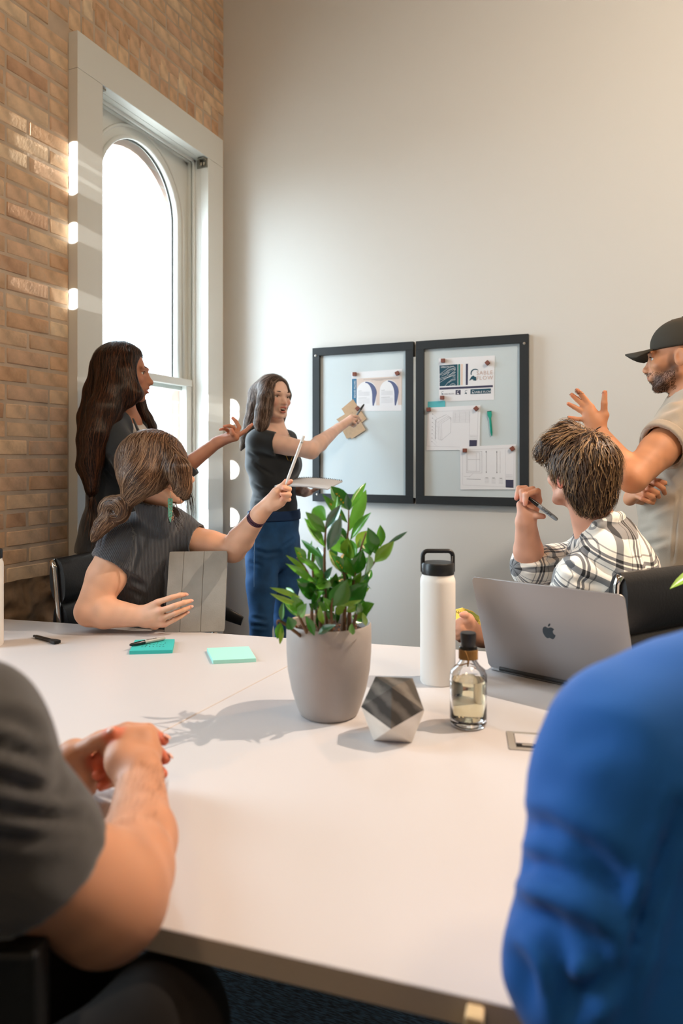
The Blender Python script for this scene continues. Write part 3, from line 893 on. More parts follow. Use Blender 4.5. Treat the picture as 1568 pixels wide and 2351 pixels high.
def marker_pen(a, b, label, cap_col='17181a', body_col='a7a6a2', name='marker_pen', r=.0055, capfrac=.42, tip=True, letter=None, upv=UP):
    """a = cap tip, b = body end"""
    a, b = np.asarray(a), np.asarray(b); L = np.linalg.norm(b-a); d = (b-a)/L
    root = empty(name, (a+b)/2, label, 'pen')
    s = N(np.cross(d, UP if abs(d[2]) < .9 else RT)); w = np.cross(s, d); ax = (s, w, d)
    cm = mat('pen_cap_'+cap_col, cap_col, .25); bm_ = mat('pen_body_'+body_col, body_col, .3)
    MB().lathe(a, [(0, 0), (r*.45, .001), (r*.72, L*.05), (r*.95, L*.18), (r*1.08, L*capfrac), (r*.9, L*capfrac)], 18, ax=ax).build('cap', cm, root, smooth=True)
    MB().lathe(a, [(r*.9, L*capfrac-.001), (r, L*capfrac+.002), (r, L*.9), (r*.85, L*.97), (r*.5, L*.995), (0, L)], 18, ax=ax).build('barrel', bm_, root, smooth=True)
    if letter:
        up = N(upv - d*np.dot(upv, d)); 
        xd = d if letter[1] > 0 else -d
        yd = np.cross(up, xd)
        st = a + d*L*(.47 if letter[1] > 0 else .82) + up*(r*1.01) - yd*r*.55
        text('lettering', letter[0], st, xd, yd, r*1.9, ink, root, depth=.0001)
    return root
pa = on_table(297, 1481, .756); pb = on_table(379, 1465, .756)
marker_pen(pa, pb, 'grey fine marker with black cap resting on the teal note pad', letter=('Sharpie', 1))
# dry-erase marker with eraser cap
ea, eb = on_table(131, 1474, .746), on_table(78, 1460, .746)
ee = empty('whiteboard_marker', (ea+eb)/2, 'black dry-erase marker with eraser cap lying at the left of the table', 'pen')
def erase_marker(root, a, b, capm, bodym, r=.0052, n_up=UP):
    a, b = np.asarray(a), np.asarray(b); L = np.linalg.norm(b-a); d = (b-a)/L; s = N(np.cross(d, n_up)); w = np.cross(s, d)
    MB().prism([a + s*x*r + d*y*L for x, y in [(-1.9, .0), (1.9, .0), (1.9, .15), (1.0, .27), (-1.0, .27), (-1.9, .15)]], w*r*1.7).build('eraser_cap', capm, root, bevel=.001).location -= Vector(w*r*.85)
    MB().lathe(a, [(r, L*.26), (r, L*.9), (r*.7, L*.92), (r*.7, L), (0, L)], 16, ax=(s, w, d)).build('barrel', bodym, root, smooth=True)
    MB().box(a - d*.0015, (r*3.7, r*1.5, .003), (s, w, d)).build('felt_pad', mat('felt', '0d0f10', .95), root)
erase_marker(ee, ea, eb, black_pl, mat('marker_barrel', '26282a', .4))

# ------------------------------------------------------------------ whiteboards on the wall
frame_m = mat('black_steel_frame', '23282b', .55, bump=('noise', 200, .1))
gap_m = mat('chrome_screw', 'b8b4ac', .3, .9)
board_m = mat('whiteboard_surface', 'ccd8dc', .12, spec=.4)
WX = np.array([1., 0, 0]); WZ = UP; WN = np.array([0, -1., 0])     # wall axes, normal to the room
def wp(x, y, off=0.03):
    return on_wall(x, y, off)
BOFF = .030
def board(tl, tr, br, bl, label, screws):
    P = [wp(*q, BOFF) for q in (tl, tr, br, bl)]
    x0 = (P[0][0]+P[3][0])/2; x1 = (P[1][0]+P[2][0])/2; z1 = (P[0][2]+P[1][2])/2; z0 = (P[2][2]+P[3][2])/2
    root = empty('whiteboard', ((x0+x1)/2, YW, z0), label, 'whiteboard')
    fw = .042; y_f, y_b = YW-BOFF, YW-.001
    MB().b2((x0, y_f, z1-fw), (x1, y_b, z1)).build('frame_rail', frame_m, root, bevel=.001)
    MB().b2((x0, y_f, z0), (x1, y_b, z0+fw)).build('frame_rail', frame_m, root, bevel=.001)
    MB().b2((x0, y_f, z0+fw), (x0+fw, y_b, z1-fw)).build('frame_rail', frame_m, root, bevel=.001)
    MB().b2((x1-fw, y_f, z0+fw), (x1, y_b, z1-fw)).build('frame_rail', frame_m, root, bevel=.001)
    MB().b2((x0+fw, y_f+.016, z0+fw), (x1-fw, y_b, z1-fw)).build('writing_surface', board_m, root)
    for (fx, fz) in screws:
        c = np.array([x0+(x1-x0)*fx, y_f, z0+(z1-z0)*fz])
        MB().lathe(c, [(.0065, 0), (.0062, .0015), (.002, .0022), (0, .0022)], 16, ax=(WX, -WZ, WN)).build('screw', gap_m, root, smooth=True)
    return root, (x0, x1, z0, z1)
b1, B1 = board((718,800),(950,783),(947,1156),(716,1151), 'left black-framed whiteboard, with the kraft cards pinned on it', [(.035, .95), (.05, .045)])
b2, B2 = board((957,783),(1217,766),(1209,1163),(952,1157), 'right black-framed whiteboard, with three printed sheets pinned on it', [(.965, .945)])
MB().b2((B1[1]+.001, YW-.028, B1[2]+.03), (B2[0]-.001, YW-.022, B1[3]-.08)).build('hinge_strip', gap_m, b2)
SOFF = BOFF-.016
paper = mat('white_paper', 'e6e8ec', .75)
def sheet(c4, off, label, name='paper_sheet', m=paper, cat='paper', th=.0006, curl=0):
    P = [on_wall(*q, SOFF+off) for q in c4]
    c = sum(P)/4
    root = empty(name, c, label, cat)
    o = MB().prism(P, WN*th).build('sheet', m, root)
    def at(u, v, k=0.0):       # u across, v down, 0..1
        a = P[0]*(1-u)+P[1]*u; b = P[3]*(1-u)+P[2]*u
        return a*(1-v)+b*v + WN*(th+.0003+k)
    return root, at, o
def patch(m, at, u0, v0, u1, v1, mi=0, k=0.0):
    m.add([at(u0, v1, k), at(u1, v1, k), at(u1, v0, k), at(u0, v0, k)], [(0, 1, 2, 3)], mi)
def poly(m, at, pts, mi=0, k=0.0):
    P = [at(u, v, k) for u, v in pts]
    nn = sum(np.cross(P[i], P[(i+1) % len(P)]) for i in range(len(P)))
    if np.dot(nn, WN) < 0: P = P[::-1]
    m.add(P, [tuple(range(len(P)))], mi)
def line(m, at, pts, w, mi=0, k=0.0):
    for (a, b), (c, d) in zip(pts[:-1], pts[1:]):
        p, q = at(a, b, k), at(c, d, k); dd = q-p
        if np.linalg.norm(dd) < 1e-6: continue
        s = N(np.cross(dd, WN))*w/2
        V4 = [p-s, q-s, q+s, p+s]
        nn = np.cross(V4[1]-V4[0], V4[2]-V4[0])
        if np.dot(nn, WN) < 0: V4 = V4[::-1]
        m.add(V4, [(0, 1, 2, 3)], mi)
def strip(m, at, A, B, mi, k=0.0):
    for i in range(len(A)-1): poly(m, at, [A[i], A[i+1], B[i+1], B[i]], mi, k)
blue = mat('print_blue', '3d7396', .75); slate = mat('print_slate', '5a6488', .75); sand = mat('print_sand', 'd8c9c0', .75)
navy = mat('print_teal_navy', '1f4d5e', .75); green = mat('print_green', '1d7468', .75); dpl = mat('print_dark_plum', '3e3f58', .75)
grey = mat('print_grey_line', '8d9098', .8); blush = mat('print_blush', 'e3cdbf', .75); rose = mat('print_rose_text', 'cdb9b2', .75); dgr = mat('print_dark_text', '50525c', .8)
pm = [paper, blue, slate, sand, navy, green, dpl, grey, blush, rose, dgr]
# sheet A: two arches
sA, at, _ = sheet([(807,855),(923,847),(922,943),(807,944)], .0005, 'printed sheet with two arch shapes beside a blue band, top of left board')
m = MB()
patch(m, at, .01, .17, .105, .99-.16, 1); patch(m, at, .105, .17, 1.0, .86, 3)
def arch(u0, u1, v0, v1, n=14):
    uc = (u0+u1)/2; hw_ = (u1-u0)/2; sp = v0+.24
    return [(u0, v1)] + [(uc-hw_*math.cos(math.pi*i/n), sp-.24*math.sin(math.pi*i/n)) for i in range(n+1)] + [(u1, v1)]
for (u0, u1) in ((.11, .50), (.57, .93)):
    poly(m, at, arch(u0, u1, .25, .86), 0, .0003)
    uc = (u0+u1)/2+.03; wv = (u1-u0)
    O = [(uc-.14*wv+.62*wv*math.sin(R(a))*.95, .30+.30*(1-math.cos(R(a)))-.04) for a in range(0, 91, 10)] + [(uc+.38*wv, .74), (uc+.30*wv, .87)]
    I = [(uc-.14*wv+.40*wv*math.sin(R(a))*.9, .33+.34*(1-math.cos(R(a)))-.04) for a in range(0, 91, 10)] + [(uc+.22*wv, .74), (uc+.24*wv, .87)]
    strip(m, at, O, I, 2, .0006)
    for k in range(6): line(m, at, [(u0+.03, .52+k*.018), (u0+.26, .52+k*.018)], .0006, 7, .0006)
    for k in range(6): line(m, at, [(u0+.03, .69+k*.022), (u0+.26, .69+k*.022)], .0006, 7, .0006)
    line(m, at, [(u0+.03, .49), (u0+.1, .49)], .001, 10, .0006); line(m, at, [(u0+.03, .665), (u0+.2, .665)], .001, 10, .0006)
line(m, at, [(.24, .205), (.96, .205)], .0009, 10, .0005); line(m, at, [(.40, .225), (.95, .225)], .0009, 10, .0005); line(m, at, [(.48, .245), (.64, .245)], .0009, 10, .0005)
m.build('printing', pm, sA)
P0 = at(.085, .66, .0006)
text('lettering', 'BRAND PILLARS', P0, UP, -WX, .013, paper, sA)
# kraft cards
kraft = mat('kraft_card', 'b89b7c', .85, noise=(60, .06))
def kr(x, y): return (700+x/5.877, 760+y/5.877)
for i, q in enumerate([[(495,1050),(650,918),(750,1075),(590,1200)], [(425,1192),(600,1085),(760,1290),(560,1330)], [(640,1110),(760,1075),(830,1185),(700,1290)], [(500,1330),(600,1290),(690,1420),(565,1455)], [(545,1290),(735,1190),(820,1335),(630,1458)]]):
    lb = ['topmost brown kraft card of the pinned cluster, cut with two slits', 'brown kraft card pointing left under the pointing hand', 'brown kraft card at right, just below the pen tip', 'brown kraft card at the lower left, mostly covered by another', 'lowest brown kraft card of the cluster, lying over its neighbour'][i]
    r_, at_, o_ = sheet([kr(*p) for p in q], .0015+.0014*i, lb, 'kraft_card', kraft, 'card', th=.0012)
    r_['group'] = 'kraft cards pinned on the left board'
    if i == 0:
        mm = MB(); line(mm, at_, [(.45, .7), (.52, .78)], .001, 0, .0002); line(mm, at_, [(.7, .62), (.8, .72)], .001, 0, .0002)
        mm.build('slit', ink, r_)
# sheet B: brand sheet
sB, at, _ = sheet([(1007,823),(1136,816),(1134,918),(1008,922)], .0005, 'brand sheet reading SABLE FLOW with wave artwork, top of the right board')
m = MB()
def q2(x, y):      # crop pixels of the 5.407x crop to sheet uv
    X = 940+x/5.407; Y = 760+y/5.407
    u = (X-1007.3)/(1135-1007.3); yt = 823-7*u; yb = 922-4*u
    return (u, (Y-yt)/(yb-yt))
def Q(pts): return [q2(*p) for p in pts]
poly(m, at, Q([(374,428),(602,412),(602,676),(374,686)]), 4, 0)
poly(m, at, Q([(610,412),(634,410),(634,674),(610,676)]), 5, 0)
poly(m, at, Q([(642,410),(668,409),(666,672),(642,674)]), 8, 0)
poly(m, at, Q([(704,407),(732,405),(730,668),(704,671)]), 6, 0)
poly(m, at, Q([(372,704),(1038,671),(1038,698),(372,729)]), 6, 0)
poly(m, at, Q([(763,724),(1016,712),(1016,774),(763,784)]), 4, 0)
poly(m, at, Q([(577,732),(641,730),(641,790),(577,792)]), 6, 0)
waves = [[(374,540),(430,500),(500,450),(540,440),(576,452)], [(374,548),(440,520),(500,475),(576,462)], [(400,560),(450,530),(520,500),(576,470)], [(374,590),(440,570),(510,540),(560,500),(576,478)], [(374,610),(450,580),(520,560),(576,510)],
         [(374,640),(440,600),(500,560),(540,520),(576,515)], [(430,600),(500,570),(576,540)], [(440,684),(480,640),(530,600),(576,590)], [(490,640),(540,610),(576,605)], [(500,682),(520,660),(550,650),(576,670)], [(520,684),(545,668),(576,682)], [(540,570),(576,575)], [(545,560),(576,556)], [(440,545),(480,500),(540,470),(576,476)], [(470,545),(500,510),(560,480)]]
for w in waves: line(m, at, Q(w), .0013, 0, .0003)
# horn and head emblem
def emblem(cx_, cy_, s, mi, k=.0003):
    O = [(cx_+s*(.05+.62*math.cos(R(a))), cy_-s*(.0+.62*math.sin(R(a)))) for a in range(200, 49, -10)]
    I = [(cx_+s*(.10+.52*math.cos(R(a))), cy_-s*(-.02+.50*math.sin(R(a)))) for a in range(200, 49, -10)]
    strip(m, at, Q(O), Q(I), mi, k)
    hd = [(-.72, .95), (-.55, .62), (-.42, .42), (-.15, .30), (-.05, .42), (.2, .5), (.2, .98), (-.18, .98), (-.2, .84), (-.45, .82), (-.62, .97)]
    poly(m, at, Q([(cx_+s*a, cy_+s*b) for a, b in hd]), mi, k)
emblem(815+0, 525, 92, 4)
emblem(412, 764, 26, 4); emblem(612, 758, 30, 0, .0006); emblem(712, 752, 30, 4); emblem(798, 750, 26, 0, .0006)
m.build('printing', pm, sB)
sx = N(at(.9, .5)-at(.1, .5)); sy = N(at(.5, .1)-at(.5, .9))
def tx(s, x, y, size, mt, par=sB, k=.0006, sp=1.0):
    text('lettering', s, at(*q2(x, y), k), sx, sy, size, mt, par, sp)
pxw = np.linalg.norm(at(1, .5)-at(0, .5))/((1135-1007.3)*5.407)
tx('SABLE FLOW', 390, 458, 26*pxw*1.1, paper); tx('SABLE', 835, 545, 60*pxw*1.12, rose, sp=1.15); tx('FLOW', 835, 608, 60*pxw*1.12, rose, sp=1.15)
tx('SABLE FLOW', 810, 772, 34*pxw*1.1, paper); tx('SABLE FLOW', 424, 790, 21*pxw*1.1, grey)
# cyan card under the magnet
sC, at_, _ = sheet([(982,922),(1022,920),(1022,946),(982,948)], .0012, 'small turquoise gradient card below the brand sheet', 'colour_card', mat('turquoise_card', '57b3bb', .7), 'card')
# sheet C: exploded panel drawing
sD, at, _ = sheet([(982,936),(1103,930),(1101,1033),(979,1034)], .0022, 'technical drawing of an exploded panel, left of the turquoise marker')
m = MB()
def q3(x, y):
    X = 940+x/5.407; Y = 760+y/5.407
    return ((X-981)/(1102-981), (Y-935+5*(X-981)/121)/(1033.5-932))
def QQ(p): return [q3(*a) for a in p]
line(m, at, QQ([(235,1000),(850,975),(845,1440),(225,1440),(235,1000)]), .0006, 7)
for k in range(3):
    o = k*22
    line(m, at, QQ([(360+o,1130+o*.4),(480+o*.8,1050+o*.5),(520,1080+o),(520,1260),(410,1360),(370+o,1350),(360+o,1130+o*.4)]), .0007, 7)
line(m, at, QQ([(330,1100),(460,1035)]), .0008, 10); line(m, at, QQ([(330,1100),(330,1350)]), .0025, 7)
for y in (1030, 1080, 1135, 1190, 1230, 1280, 1335, 1380): line(m, at, QQ([(290,y),(355,y+60)]), .0004, 7); line(m, at, QQ([(282,y),(292,y)]), .003, 7)
for y in np.linspace(1000, 1135, 10): line(m, at, QQ([(543,y),(748,y-8)]), .0005, 7)
for x in (543,570,625,700,748): line(m, at, QQ([(x,998),(x,1136)]), .0005, 7)
line(m, at, QQ([(750,980),(750,1440)]), .0005, 7)
poly(m, at, QQ([(752,1350),(843,1348),(841,1440),(752,1442)]), 6)
for y in (1290,1305,1312,1330): line(m, at, QQ([(755,y),(840,y)]), .0005, 7)
m.build('printing', pm, sD)
# sheet D: elevation drawing
sE, at, _ = sheet([(1056,1026),(1184,1020),(1184,1124),(1057,1124)], .0028, 'technical elevation drawing, lowest sheet on the right board')
m = MB()
def q4(x, y):
    X = 940+x/5.407; Y = 760+y/5.407
    return ((X-1056.5)/(1184-1056.5), (Y-1026+6*(X-1056)/128)/(1124-1023))
def Q4(p): return [q4(*a) for a in p]
line(m, at, Q4([(665,1480),(1300,1450),(1295,1925),(660,1925),(665,1480)]), .0005, 7)
for (x0, y0, x1, y1) in ((712,1500,905,1765),(725,1515,880,1745)): line(m, at, Q4([(x0,y0),(x1,y0-5),(x1,y1),(x0,y1),(x0,y0)]), .0009, 7)
line(m, at, Q4([(835,1510),(835,1745)]), .0006, 7); line(m, at, Q4([(725,1597),(880,1594)]), .0006, 10)
for x in (958,963,1088,1092,1130): line(m, at, Q4([(x,1490),(x,1760)]), .0006, 7 if x % 2 else 10)
for x in (958,1090): line(m, at, Q4([(x,1490),(x,1510)]), .003, 10); line(m, at, Q4([(x,1745),(x,1760)]), .003, 10)
line(m, at, Q4([(675,1812),(750,1816),(795,1770)]), .0005, 10); line(m, at, Q4([(712,1845),(890,1845)]), .0022, 7)
for x in (940,1025,1115):
    for k in range(5): line(m, at, Q4([(x,1830+k*14),(x+50,1828+k*14)]), .0006, 7)
    line(m, at, Q4([(x+8,1822),(x+40,1821)]), .0016, 10)
poly(m, at, Q4([(1198,1838),(1292,1836),(1292,1932),(1198,1932)]), 6)
line(m, at, Q4([(1196,1470),(1196,1925)]), .0005, 7)
for y in (1775,1790,1800,1815): line(m, at, Q4([(1200,y),(1280,y)]), .0006, 7)
m.build('printing', pm, sE)
# wooden cube magnets
wood_m = mat('reddish_walnut', '7a3b22', .55, bump=('wave', 200, .4), noise=(80, .2))
MG = [(814,859,0,'on the left corner of the arch sheet'),(912,857,25,'on the right corner of the arch sheet'),(821,938,38,'on the kraft cards, partly behind the pen'),
      (1017,828,0,'on the upper left corner of the brand sheet'),(1119,833,40,'on the upper right corner of the brand sheet'),(1015,913,0,'on the lower left corner of the brand sheet'),
      (984,940,5,'on the turquoise card and the upper drawing'),(1093,938,40,'on the right corner of the upper drawing'),(1067,1034,0,'where the two drawings meet'),(1176,1030,35,'on the right corner of the lowest drawing')]
for (x, y, a, wh) in MG:
    c = on_wall(x, y, SOFF+.0105 if (x, y) != (821, 938) else SOFF+.012)
    s = N(WX*math.cos(R(a))+WZ*math.sin(R(a))); w = N(np.cross(WN, s))
    o = MB().box(c, (.0195, .0195, .0150), (s, w, WN)).build('wooden_magnet', wood_m, bevel=.0012)
    tag(o, 'small reddish wooden cube magnet ' + wh, 'magnet', 'wooden cube magnets on the whiteboards')
# turquoise whiteboard marker on the board
gm_a = on_wall(1123.5, 945, SOFF+.006); gm_b = on_wall(1129, 1000, SOFF+.006)
gmr = empty('whiteboard_marker', (gm_a+gm_b)/2, 'turquoise dry-erase marker hanging upright on the right board', 'pen')
tq = mat('turquoise_plastic', '1fa08c', .4)
erase_marker(gmr, gm_a, gm_b, tq, tq, .0055, n_up=WN)
# ------------------------------------------------------------------ sculpting by distance fields
def sdf_seg(P, a, b, ra, rb):
    ba = b-a; L2 = float(ba @ ba)
    pa = P - a
    h = np.clip((pa @ ba)/max(L2, 1e-12), 0, 1)
    d = pa - h[..., None]*ba
    return np.sqrt((d*d).sum(-1)) - (ra + (rb-ra)*h)
class Fig:
    """list of rounded primitives blended into one surface"""
    def __init__(s, h=.004): s.h = h; s.P = []
    def cap(s, a, b, ra, rb=None, k=.008, op='+'):
        a = np.asarray(a, float); b = np.asarray(b, float); rb = ra if rb is None else rb
        r = max(ra, rb); s.P.append((op, k, np.minimum(a, b)-r, np.maximum(a, b)+r, lambda P: sdf_seg(P, a, b, ra, rb))); return s
    def chain(s, pts, rad, k=.008, kj=.004, op='+', clip=(), hollow=None):
        """polyline of tapered capsules combined first, then blended into the body"""
        pts = [np.asarray(p, float) for p in pts]
        if not hasattr(rad, '__len__'): rad = [rad]*len(pts)
        r = max(rad)
        def f(P):
            d = None
            for i in range(len(pts)-1):
                e = sdf_seg(P, pts[i], pts[i+1], rad[i], rad[i+1])
                d = e if d is None else smin(d, e, kj)
            for c, nn in clip:
                d = np.maximum(d, (P-np.asarray(c)) @ N(nn))
            if hollow is not None:
                a, b, ra, rb = hollow; d = np.maximum(d, -sdf_seg(P, a, b, ra, rb))
            return d
        s.P.append((op, k, np.min(pts, 0)-r, np.max(pts, 0)+r, f)); return s
    def ell(s, c, r, ax=None, k=.01, op='+'):
        c = np.asarray(c, float); r = np.asarray(r, float)*np.ones(3); A = np.eye(3) if ax is None else np.array([N(v) for v in ax])
        m = (np.abs(A)*r[:, None]).sum(0)
        def f(P):
            q = ((P-c) @ A.T)/r; n = np.sqrt((q*q).sum(-1)); n2 = np.sqrt(((q/r)**2).sum(-1))
            return n*(n-1)/np.maximum(n2, 1e-9)
        s.P.append((op, k, c-m, c+m, f)); return s
    def loft(s, secs, side, k=.02, op='+'):
        """secs: (centre, half width along side, half depth); sections joined along their centres"""
        C = [np.asarray(q[0], float) for q in secs]; Wd = [q[1] for q in secs]; Dp = [q[2] for q in secs]
        r = max(max(Wd), max(Dp))
        side = np.asarray(side, float)
        def f(P):
            out = None
            for i in range(len(C)-1):
                ba = C[i+1]-C[i]; L = np.linalg.norm(ba); t = ba/L
                s_ = N(side - t*(side @ t)); f_ = np.cross(t, s_)
                pa = P-C[i]; h = np.clip((pa @ t)/L, 0, 1)
                hs = h*h*(3-2*h)
                w = Wd[i]+(Wd[i+1]-Wd[i])*hs; dp = Dp[i]+(Dp[i+1]-Dp[i])*hs
                q = pa - h[..., None]*ba
                m_ = np.minimum(w, dp)
                X = (q @ s_)/w; Y = (q @ f_)/dp; Z = (q @ t)/m_
                n = np.sqrt(X*X+Y*Y+Z*Z)
                n2 = np.sqrt((X/w)**2+(Y/dp)**2+(Z/m_)**2)
                e = n*(n-1)/np.maximum(n2, 1e-9)
                e = np.where(n < 1e-6, -m_, e)
                out = e if out is None else smin(out, e, .012)
            return out
        s.P.append((op, k, np.min(C, 0)-r, np.max(C, 0)+r, f)); return s
    def plane(s, c, n, k=.001, lo=None, hi=None):
        """cut away everything on the +n side of the plane, inside the box around c of half size lo"""
        c = np.asarray(c, float); n = N(n); e = lo if lo is not None else .2
        s.P.append(('-', k, c-e, c+e, lambda P: np.maximum(-((P-c) @ n), (np.abs(P-c)-e).max(-1)))); return s
    def slab(s, a, b, ra, rb, k=.001):
        return s.cap(a, b, ra, rb, k, '-')
    def field(s):
        h = s.h; pos = [p for p in s.P if p[0] == '+']
        lo = np.min([p[2] for p in pos], 0)-4*h-.01; hi = np.max([p[3] for p in pos], 0)+4*h+.01
        n = np.ceil((hi-lo)/h).astype(int)+1
        F = np.full(n, .08, np.float32)
        gx = [lo[i]+h*np.arange(n[i]) for i in range(3)]
        for op, k, a, b, f in s.P:
            mg = k*1.2+3*h+.006
            i0 = np.maximum(((a-mg-lo)/h).astype(int), 0); i1 = np.minimum(((b+mg-lo)/h).astype(int)+2, n)
            if (i1 <= i0).any(): continue
            X, Y, Z = np.meshgrid(gx[0][i0[0]:i1[0]], gx[1][i0[1]:i1[1]], gx[2][i0[2]:i1[2]], indexing='ij')
            d = f(np.stack([X, Y, Z], -1)).astype(np.float32)
            sl = (slice(i0[0], i1[0]), slice(i0[1], i1[1]), slice(i0[2], i1[2]))
            if op == '+': F[sl] = smin(F[sl], d, k)
            else: F[sl] = -smin(-F[sl], d, k)
        s.F, s.lo, s.n = F, lo, n
        return s
    def mesh(s):
        s.field()
        return nets(s.F, s.lo, s.h)
    def sample(s, Q):
        q = (Q-s.lo)/s.h; q = np.clip(q, 0, np.array(s.n)-1.001); i = q.astype(int); f = q-i
        F = s.F; out = 0
        for dx in (0, 1):
            for dy in (0, 1):
                for dz in (0, 1):
                    w = (f[:, 0] if dx else 1-f[:, 0])*(f[:, 1] if dy else 1-f[:, 1])*(f[:, 2] if dz else 1-f[:, 2])
                    out = out + w*F[i[:, 0]+dx, i[:, 1]+dy, i[:, 2]+dz]
        return out
    def grad(s, Q):
        e = s.h*1.5; g = np.stack([s.sample(Q+np.eye(3)[k]*e)-s.sample(Q-np.eye(3)[k]*e) for k in range(3)], -1)
        return g/np.maximum(np.linalg.norm(g, axis=1, keepdims=True), 1e-9)
def smin(a, b, k):
    if k <= 0: return np.minimum(a, b)
    h = np.maximum(k-np.abs(a-b), 0)/k
    return np.minimum(a, b) - h*h*k*.25
def nets(F, lo, h):
    S = F < 0; nx, ny, nz = F.shape
    A = S[:-1, :-1, :-1]; al = A.copy(); an = A.copy()
    for dx in (0, 1):
        for dy in (0, 1):
            for dz in (0, 1):
                q = S[dx:nx-1+dx, dy:ny-1+dy, dz:nz-1+dz]; al &= q; an |= q
    act = an & ~al
    I = np.argwhere(act)
    idx = np.full(act.shape, -1, np.int32); idx[tuple(I.T)] = np.arange(len(I))
    c = {}
    for dx in (0, 1):
        for dy in (0, 1):
            for dz in (0, 1): c[dx, dy, dz] = F[I[:, 0]+dx, I[:, 1]+dy, I[:, 2]+dz]
    acc = np.zeros((len(I), 3)); cnt = np.zeros(len(I))
    for ax in range(3):
        for u in (0, 1):
            for v in (0, 1):
                k0 = [0, 0, 0]; o = [a for a in range(3) if a != ax]; k0[o[0]] = u; k0[o[1]] = v
                k1 = list(k0); k1[ax] = 1
                a = c[tuple(k0)]; b = c[tuple(k1)]; m = (a < 0) != (b < 0)
                t = np.where(m, a/np.where(m, a-b, 1), 0)
                p = np.zeros((len(I), 3)); p[:, o[0]] = u; p[:, o[1]] = v; p[:, ax] = t
                acc += p*m[:, None]; cnt += m
    V = lo + h*(I + acc/cnt[:, None])
    Q = []
    for ax in range(3):
        sl0 = [slice(None)]*3; sl1 = [slice(None)]*3; sl0[ax] = slice(0, -1); sl1[ax] = slice(1, None)
        a = S[tuple(sl0)]; b = S[tuple(sl1)]
        E = np.argwhere(a != b); o = [q for q in range(3) if q != ax]
        ok = (E[:, o[0]] > 0) & (E[:, o[1]] > 0) & (E[:, o[0]] < F.shape[o[0]]-1) & (E[:, o[1]] < F.shape[o[1]]-1)
        E = E[ok]; ins = a[tuple(E.T)]
        def cell(du, dv):
            e = E.copy(); e[:, o[0]] -= du; e[:, o[1]] -= dv; return idx[tuple(e.T)]
        q = np.stack([cell(1, 1), cell(0, 1), cell(0, 0), cell(1, 0)], 1)
        flip = ins if ax != 1 else ~ins
        q[~flip] = q[~flip][:, ::-1]
        Q.append(q)
    Q = np.concatenate(Q); Q = Q[(Q >= 0).all(1)]
    return V, Q
def vnormals(V, Q):
    n = np.cross(V[Q[:, 2]]-V[Q[:, 0]], V[Q[:, 3]]-V[Q[:, 1]])
    out = np.zeros_like(V)
    for k in range(4):
        for a in range(3): out[:, a] += np.bincount(Q[:, k], n[:, a], len(V))
    return out/np.maximum(np.linalg.norm(out, axis=1, keepdims=True), 1e-12)
def smooth_v(V, Q, it=2, lam=.5):
    E = np.concatenate([Q[:, [0, 1]], Q[:, [1, 2]], Q[:, [2, 3]], Q[:, [3, 0]]])
    cnt = np.bincount(E[:, 0], minlength=len(V)) + np.bincount(E[:, 1], minlength=len(V))
    for _ in range(it):
        s = np.stack([np.bincount(E[:, 0], V[E[:, 1], a], len(V)) + np.bincount(E[:, 1], V[E[:, 0], a], len(V)) for a in range(3)], 1)
        V = V + lam*(s/cnt[:, None]-V)
    return V
def np_mesh(name, V, Q, material, parent=None, color=None, attrs=None):
    me = bpy.data.meshes.new(name)
    me.vertices.add(len(V)); me.vertices.foreach_set('co', np.ascontiguousarray(V, np.float32).ravel())
    me.loops.add(Q.size); me.loops.foreach_set('vertex_index', np.ascontiguousarray(Q, np.int32).ravel())
    me.polygons.add(len(Q)); k = Q.shape[1]
    me.polygons.foreach_set('loop_start', np.arange(0, Q.size, k, dtype=np.int32))
    me.polygons.foreach_set('use_smooth', np.ones(len(Q), bool))
    me.update(calc_edges=True); me.validate()
    if color is not None:
        a = me.color_attributes.new('col', 'FLOAT_COLOR', 'POINT')
        c4 = np.ones((len(V), 4), np.float32); c4[:, :3] = color; a.data.foreach_set('color', c4.ravel())
    for nm, arr in (attrs or {}).items():
        a = me.attributes.new(nm, 'FLOAT_VECTOR', 'POINT'); a.data.foreach_set('vector', np.ascontiguousarray(arr, np.float32).ravel())
    me.materials.append(material)
    return link(bpy.data.objects.new(name, me), parent)
def fnoise(P, f, seed=0):
    """cheap smooth 3-D noise from warped sines, about -1..1"""
    r = np.random.RandomState(seed); out = 0
    Pw = P + .35/f*np.sin(P[:, [1, 2, 0]]*f*2.1 + r.rand(3)*6)
    for i in range(5):
        d = r.randn(3); d /= np.linalg.norm(d)
        out = out + np.sin(Pw @ d*f*6.283*(.7+.6*r.rand()) + r.rand()*6.28)
    return out/2.6
def to_px(V):
    q = V-CAM; t = np.maximum(q @ FW, .05)
    return np.stack([(q @ RT)/t, (q @ UP)/t], 1), t
def creases(V, Nn, lst):
    """press folds into the cloth that faces the room; lst of (polyline points, width, depth)"""
    D = np.zeros(len(V)); v2, t = to_px(V)
    tc = CAM-V; tc /= np.linalg.norm(tc, axis=1, keepdims=True)
    face = np.clip((Nn*tc).sum(1)*3+.15, 0, 1)
    for pts, w, dep in lst:
        p2, _ = to_px(np.array(pts)); dm = None
        for i in range(len(p2)-1):
            a, b = p2[i], p2[i+1]; ba = b-a; h = np.clip(((v2-a) @ ba)/max(ba @ ba, 1e-9), 0, 1)
            d = np.linalg.norm(v2-a-h[:, None]*ba, axis=1)*t
            end = np.sin(np.pi*np.clip((i+h)/(len(p2)-1), .04, .96))**.5
            dm = (d, end) if dm is None else (np.minimum(dm[0], d), np.where(d < dm[0], end, dm[1]))
        d, end = dm
        D += face*end*dep*(-np.exp(-(d/w)**2) + .55*np.exp(-((d-w*1.7)/w)**2))
    return V + Nn*D[:, None]
